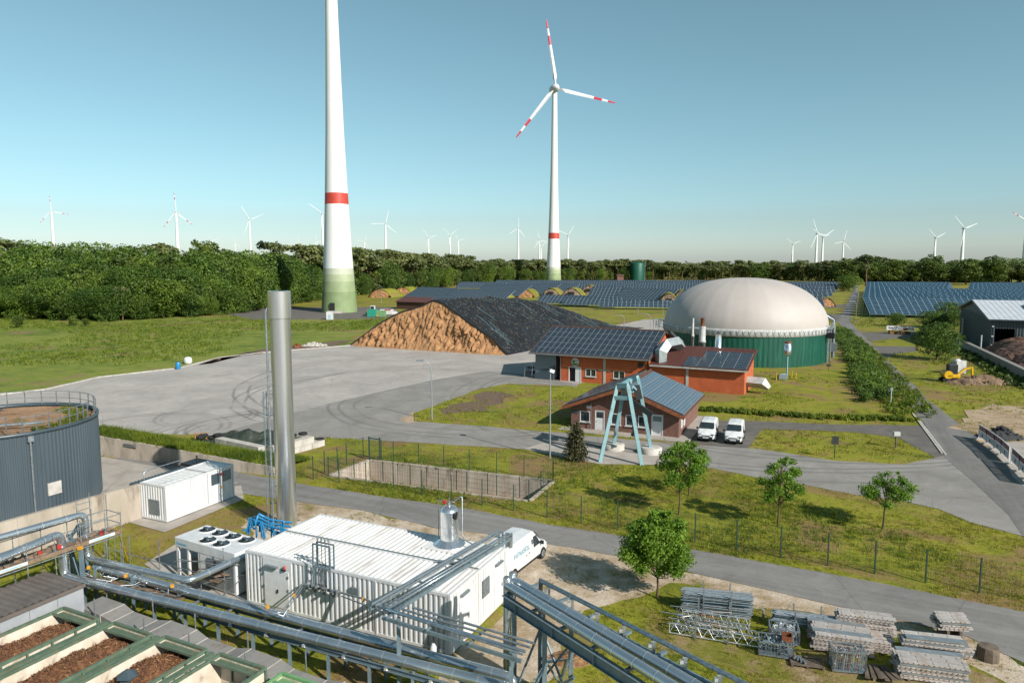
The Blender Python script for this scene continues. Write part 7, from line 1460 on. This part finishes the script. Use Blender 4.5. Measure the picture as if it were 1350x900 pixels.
x, y = at(1292, 470); o = thing('marker_pole', 'short pale pole in front of the warehouse gable', 'pole', (x, y, 0)); MB().tube((0, 0, 0), (0, 0, 4.2), .14).part('pole', M['rim'], o)
# digger
x, y = at(1254, 503); o = thing('mini_excavator', 'small yellow digger with dark cab on the lawn right of the main road', 'digger', (x, y, 0), -8)
for yy in (-.85, .5): b = MB(); b.path([(-1.2, yy, .3), (-1.2, yy + .35, .3)], .3, 12); b.path([(1.0, yy, .3), (1.0, yy + .35, .3)], .3, 12); b.b2((-1.2, yy, .0), (1.0, yy + .35, .6)); b.part('track', M['blk'], o)
b = MB(); b.b2((-1.0, -.6, .45), (.9, .6, .65)); b.part('undercarriage', M['slate'], o); b = MB(); b.path([(-.75, -.82, 1.15), (-.75, .82, 1.15)], .62, 18); b.b2((-1.0, -.82, .68), (.9, .82, 1.25)); bevel(b.part('body', M['yellow'], o), .1, 3)
b = MB(); b.b2((-.75, -.75, 1.26), (.55, .3, 2.75)); c = b.part('cab', M['blk'], o); bevel(c, .06); b = MB(); b.b2((-.55, -.77, 1.6), (.35, -.745, 2.6)); b.b2((.54, -.6, 1.4), (.57, .2, 2.6)); b.part('cab_window', M['glass'], c)
b = MB(); b.bar((.9, .2, 1.0), (1.9, .2, 2.0), .28, .3); b.bar((1.9, .2, 2.0), (2.9, .2, 2.2), .22, .24); b.part('boom', M['yellow'], o); b = MB(); b.bar((2.9, .2, 2.3), (3.1, .2, .6), .24, .3); b.part('arm', M['yellow'], o); b = MB(); b.bar((3.1, .2, .6), (3.3, .2, .1), .5, .3); b.part('bucket', M['rust'], o); b = MB(); b.tube((1.2, .2, 1.0), (2.2, .2, 1.7), .06); b.part('ram', M['galv'], o)
x, y = at(1277, 496); y += 1.5; o = thing('white_tank', 'pale grey cubic water tank behind the yellow digger', 'tank', (x, y + 1.2, 0), 10); b = MB(); b.b2((-.9, -.6, .15), (.9, .6, 2.2)); b.part('body', M['rim'], o); b = MB(); b.lathe([(.5, 2.2), (.35, 2.45), (.1, 2.5)], (-.3, 0, 0), 8); b.part('loose_bag', M['white'], o)
# barriers
bp = [at(1290, 579), at(1300, 585.5), at(1310, 593), at(1319, 600), at(1329.5, 610.5), at(1333, 612), at(1343, 622), at(1353, 632), at(1364, 642)]
k = 0; b0 = None
for a, c in zip(bp, bp[1:]):
    a, c = Vector((*a, 0)), Vector((*c, 0))
    if k == 4: k += 1; continue
    d = (c - a); L = d.length; d.normalize(); nr = Vector((d.y, -d.x, 0)); o = thing('site_barrier', '%s white site barrier panel with dark slots, counted from the far end' % ordn[k if k < 4 else k - 1], 'barrier', a[:], 0, 'barrier panels beside the concrete yard'); k += 1
    z0, z1 = .35, 1.55; b = MB(); b.bar(a + Vector((0, 0, (z0 + .95) / 2)), c + Vector((0, 0, (z0 + .95) / 2)), .05, .6)
    b.part('board', M['white'], o, world=True); b = MB(); b.bar(a + Vector((0, 0, z1)), c + Vector((0, 0, z1)), .06, .07); b.bar(a + Vector((0, 0, .98)), c + Vector((0, 0, .98)), .06, .07)
    for e in (a, c): b.bar(e + Vector((0, 0, .1)), e + Vector((0, 0, z1)), .06)
    b.part('frame', M['white'], o, world=True); b = MB(); nb = 7
    for j in range(nb): q = a.lerp(c, (j + .5) / nb); b.bar(q + Vector((0, 0, 1.02)), q + Vector((0, 0, 1.5)), .09, L / nb * .66) if False else b.bar(q - d * L / nb * .33 + Vector((0, 0, 1.26)), q + d * L / nb * .33 + Vector((0, 0, 1.26)), .03, .46)
    b.part('dark_slots', M['slotm'] if 'slotm' in M else M['slate'], o, world=True); b = MB(); q = a.lerp(c, .5) - nr * .04; b.bar(q - d * .12 + Vector((0, 0, .65)), q + d * .12 + Vector((0, 0, .65)), .02, .26); q = a.lerp(c, .5) + nr * .04; b.bar(q - d * .12 + Vector((0, 0, .65)), q + d * .12 + Vector((0, 0, .65)), .02, .26); b.part('square_emblem', M['slate'], o, world=True)
    b = MB(); q = a.lerp(c, .1); b.bar(q - nr * .5 + Vector((0, 0, .1)), q + nr * .5 + Vector((0, 0, .1)), .35, .16); b.part('foot', M['conc2'], o, world=True)
# white boards on pallets by the lots
x, y = at(1186, 440); o = thing('board_stack', 'white lettered boards on a stack of pallets at the side road', 'boards', (x, y, 0), -8)
for j, (x0, x1, z0, z1) in enumerate(((-3.4, 0, 1.0, 2.1), (.1, 3.4, .9, 1.9))): b = MB(); b.b2((x0, -.5 + j * .2, z0), (x1, -.3 + j * .2, z1)); b.part('white_board', M['white'], o)
for k in range(5): b = MB(); b.b2((-2.9 + k * .42, -.53, 1.45), (-2.9 + k * .42 + .27, -.5, 1.85 - .14 * (k > 0))); b.part('dark_letter_mark', M['slate'], o)
for k in range(4): b = MB(); b.b2((-2.6 + k * 1.25, -1.0, .0), (-1.5 + k * 1.25, .6, .8 - .15 * (k % 2))); b.part('pallet_stack', M['wood'] if k % 2 else M['pallet'], o)
b = MB(); b.b2((.6, -.35, 1.0), (1.7, -.28, 1.6)); b.part('dark_panel', M['maroon'], o)

# ================================================================== SCAFFOLD STORE, LOWER RIGHT
def tubes(label, px, py, L, nx, nz, rz, z0=.12, posts=2, name='tube_bundle', r_=.03):
    x, y = at(px, py); o = thing(name, label, 'scaffold tubes', (x, y, 0), rz); b = MB(); b.path([(0, 0, 0), (L, 0, 0)], r_, 6); ms = [b.mesh('tube', M[m]) for m in ('galv', 'seam', 'galvd', 'rust', 'bluep')]; rg = random.Random(px)
    for i in range(nx):
        for j in range(nz):
            m_ = ms[rg.choice((0, 0, 0, 0, 1, 1, 2, 2, 3, 4) if rg.random() < .25 else (0, 0, 1, 2))]; dx = rg.uniform(-.12, .12); share(m_, 'tube', o, Matrix.Translation((dx, i * .1 + (j % 2) * .04, z0 + j * .085 + (.1 if j > nz / 2 else 0))) @ Matrix.Rotation(rg.uniform(-.012, .012), 4, 'Z') @ Matrix.Rotation(rg.uniform(-.01, .01), 4, 'Y'))
    for k in range(posts):
        xx = L * (.3 + .4 * k) if posts == 2 else L * .5
        for yy in (-.08, nx * .1 + .05): b = MB(); b.bar((xx, yy, 0), (xx, yy, z0 + nz * .085 + .4), .06); b.part('rack_post', M['galv'], o)
        b = MB(); b.bar((xx, -.08, .06), (xx, nx * .1 + .05, .06), .07); b.part('rack_base', M['galv'], o)
    return o
def decks(label, px, py, L, nx, nz, rz, w_=.32, gap=.02, name='deck_stack', z0=.1, blue=True):
    x, y = at(px, py); o = thing(name, label, 'scaffold decks', (x, y, 0), rz); b = MB(); b.cm = 0; b.b2((0, 0, 0), (L, w_, .07)); b.cm = 1
    for k in range(int(L / .2)):
        for s in ((0, 1) if k % 3 == 0 else (0,)): b.b2((.08 + k * .2, -.004, .02) if s == 0 else (.09 + k * .2, w_ * .2, .0705), (.14 + k * .2, .0, .05) if s == 0 else (.115 + k * .2, w_ * .8, .0715))
    me = b.mesh('deck', [M['plankm'], M['dark']]); b = MB(); b.b2((0, 0, 0), (L, w_, .07)); me2 = b.mesh('deck', [M['planka'], M['dark']]); rg = random.Random(px)
    for i in range(nx):
        for j in range(nz): share(me if rg.random() < .8 else me2, 'deck', o, Matrix.Translation((rg.uniform(-.12, .12), i * (w_ + gap) + rg.uniform(-.02, .02), z0 + j * .1)) @ Matrix.Rotation(rg.uniform(-.025, .025), 4, 'Z'))
    for xx in (.3, L - .5): b = MB(); b.b2((xx, -.05, 0), (xx + .12, nx * (w_ + gap), z0 - .01)); b.part('timber_bearer', M['wood'], o)
    return o
M['plankm'] = mat('worn_steel_deck', H('d2c9c2', .88), H('b8aea6', .82), 2.5, .5, .25, dirt=H('b89878', .75), dscale=1.6, rvar=.15)
M['planka'] = mat('grey_steel_deck', H('b4bcc0', .75), H('98a1a6', .7), 2.5, .45, .5, rvar=.15)
tubes('large bundle of scaffold tubes in a rack nearest the young maple', 900, 808, 3.4, 9, 11, -13)
# lattice girders
x, y = at(882, 836); o = thing('lattice_girders', 'jumbled lattice girders and braces in a rack in front of the tube bundle', 'scaffold', (x, y, 0), -19)
def lattice(o, y0, z0, L=4.2, m='seam', rx=0, dx=0):
    b = MB(); b.tube((dx, y0, z0), (dx + L, y0, z0), .028, 6); b.tube((dx, y0 + .1, z0 + .42), (dx + L, y0 + .1, z0 + .42), .028, 6); k = 8
    for i in range(k): a, c = dx + L * i / k, dx + L * (i + 1) / k; b.tube((a, y0, z0), ((a + c) / 2, y0 + .1, z0 + .42), .016, 5); b.tube(((a + c) / 2, y0 + .1, z0 + .42), (c, y0, z0), .016, 5)
    b.tube((dx, y0, z0), (dx, y0 + .1, z0 + .42), .025, 5); b.tube((dx + L, y0, z0), (dx + L, y0 + .1, z0 + .42), .025, 5); b.part('girder', M[m], o)
lattice(o, 0, .12); lattice(o, .5, .15, 3.9, 'galv', dx=.1); lattice(o, .9, .2, 3.4, 'galv', dx=.3); lattice(o, 1.2, .35, 3.2, 'seam', dx=.5); lattice(o, 1.5, .3, 3.0, 'galv', dx=.2); rg = random.Random(9)
for k in range(46): p = Vector((rg.uniform(.4, 3.2), rg.uniform(.2, 1.6), rg.uniform(.1, .9))); b = MB(); b.tube(p, p + Vector((rg.uniform(-1.2, 1.2), rg.uniform(-.3, .3), rg.uniform(-.12, .15))), .022, 6); b.part('brace', M[rg.choice(('galv', 'seam', 'rust', 'galvd', 'plankm', 'seam'))], o)
for xx in (1.25, 2.75):
    for yy in (-.08, 1.6): b = MB(); b.bar((xx, yy, 0), (xx, yy, 1.35), .07); b.part('rack_post', M['galv'], o)
tubes('short bundle of thick tubes behind the coupler crates', 1020, 829, 3.2, 6, 5, -15, .35, r_=.04)
def crate(label, px, py, W_, D_, H_, rz, content='galv', n=50, m='galv', seed=1):
    x, y = at(px, py); o = thing('mesh_crate', label, 'crate', (x, y, 0), rz); rg = random.Random(seed)
    for a, c in (((0, 0), (W_, 0)), ((W_, 0), (W_, D_)), ((W_, D_), (0, D_)), ((0, D_), (0, 0))):
        b = MB()
        for z in (.1, H_): b.bar((*a, z), (*c, z), .05)
        k = max(3, int(max(abs(c[0] - a[0]), abs(c[1] - a[1])) / .13))
        for i in range(k + 1): q = Vector((*a, 0)).lerp(Vector((*c, 0)), i / k); b.bar((q.x, q.y, .1), (q.x, q.y, H_), .016 if 0 < i < k else .05)
        for z in (.3, .5): b.bar((*a, z), (*c, z), .014)
        b.part('side_grid', M[m], o)
    b = MB(); b.b2((.03, .03, .08), (W_ - .03, D_ - .03, .14)); b.part('floor_tray', M['galvd'], o); b = MB()
    for k in range(n): b.box((rg.uniform(.15, W_ - .15), rg.uniform(.12, D_ - .12), rg.uniform(.2, H_)), (rg.uniform(.08, .3), .06, .06), rg.uniform(0, 180), rg.uniform(-50, 50))
    q = b.part('couplers', M[content], o); q['kind'] = 'stuff'; return o
crate('mesh crate full of couplers below the short tube bundle', 1015, 848, 1.3, .9, .75, -15, 'seam', 90, seed=2)
cr = crate('mesh crate of fittings with an orange-rusty box on top, beside the pallet', 1000, 864, 1.5, .9, .7, -18, 'galvd', 80, seed=3)
p = turn(cr, (1.0, .3, .72)); o = thing('rusty_box', 'small orange rusty open box on the mesh crate', 'box', p[:], -18); b = MB()
for q in (((0, 0, 0), (.45, .03, .25)), ((0, .45, 0), (.45, .48, .25)), ((0, .03, 0), (.03, .45, .25)), ((.42, .03, 0), (.45, .45, .25)), ((.03, .03, 0), (.42, .45, .03))): b.b2(*q)
b.part('shell', M['rust'], o)
decks('wide stack of perforated steel decks, middle of the store', 1071, 858, 2.55, 5, 8, -16); decks('narrower deck stack behind the middle one', 1104, 838, 2.5, 2, 9, -16, z0=.3); decks('lower deck stack sticking out right of the middle one', 1128, 858, 1.6, 4, 5, -16)
cr = crate('upright rack of guard frames in front of the middle deck stack', 1098, 886, 1.35, .8, 1.0, -10, 'seam', 30, seed=5)
for k in range(13): b = MB(); xx = .1 + k * .09; b.bar((xx, .1, .15), (xx + .06, .1, .95), .03); b.bar((xx, .6, .15), (xx + .06, .6, .95), .03); b.bar((xx + .06, .1, .95), (xx + .06, .6, .95), .03); b.part('guard_frame', M[('seam', 'galv', 'rust', 'galvd')[k % 4]], cr)
x, y = at(1043, 879); o = thing('pallet', 'worn grey-brown pallet with a few clamps beside the rusty box crate', 'pallet', (x, y, 0), -14)
for k in range(5): b = MB(); b.b2((0, k * .18, .12), (1.4, k * .18 + .13, .15)); b.part('slat', M['wood'], o)
for xx in (0, .65, 1.3): b = MB(); b.b2((xx, 0, 0), (xx + .1, .86, .117)); b.part('bearer', M['wood'], o)
for k in range(4): b = MB(); b.box((.25 + k * .1, .5 - k * .08, .22), (.35, .07, .08), 50 + k * 20); b.part('clamp', M['galv'], o)
x, y = at(1143, 896); o = thing('timber_planks', 'dark old timber boards leaning beside the guard frame rack', 'planks', (x, y, 0), -12)
for k in range(6): b = MB(); b.box((.15 + k * .2, .5, .12 + .04 * (k % 3)), (.2, 1.5, .05), (k - 3) * 5, rx=-8); b.part('board', M['wood'], o)
decks('large deck stack at the bottom edge of the photo, near the road', 1186, 896, 2.7, 4, 8, -14); decks('upper part of decks lying behind the large bottom deck stack', 1190, 868, 2.5, 2, 6, -14, z0=.5); decks('small deck stack on the road verge beside the wooden block', 1243, 868, 1.25, 3, 4, -8); decks('upper small deck pile on bearers at the road verge', 1238, 850, 1.35, 3, 5, -8, z0=.75)
x, y = at(1302, 868); o = thing('wooden_block', 'rough brown wooden stump at the road verge', 'stump', (x, y, 0), 20); b = MB(); b.lathe([(.48, 0), (.46, .4), (.42, .62), (.1, .66)], n=9, sm=False); b.part('block', M['wood'], o)
x, y = at(1006, 815); o = thing('steel_stub', 'short galvanised post stub standing alone between the tube bundles', 'post', (x, y, 0)); MB().tube((0, 0, 0), (0, 0, .5), .07, 8).part('stub', M['seam'], o)
rubble(752, 868, 60, 1.1, .8, .25, 'chipl', 'low pile of straw-coloured chips under the right gantry', seed=12, size=.12)
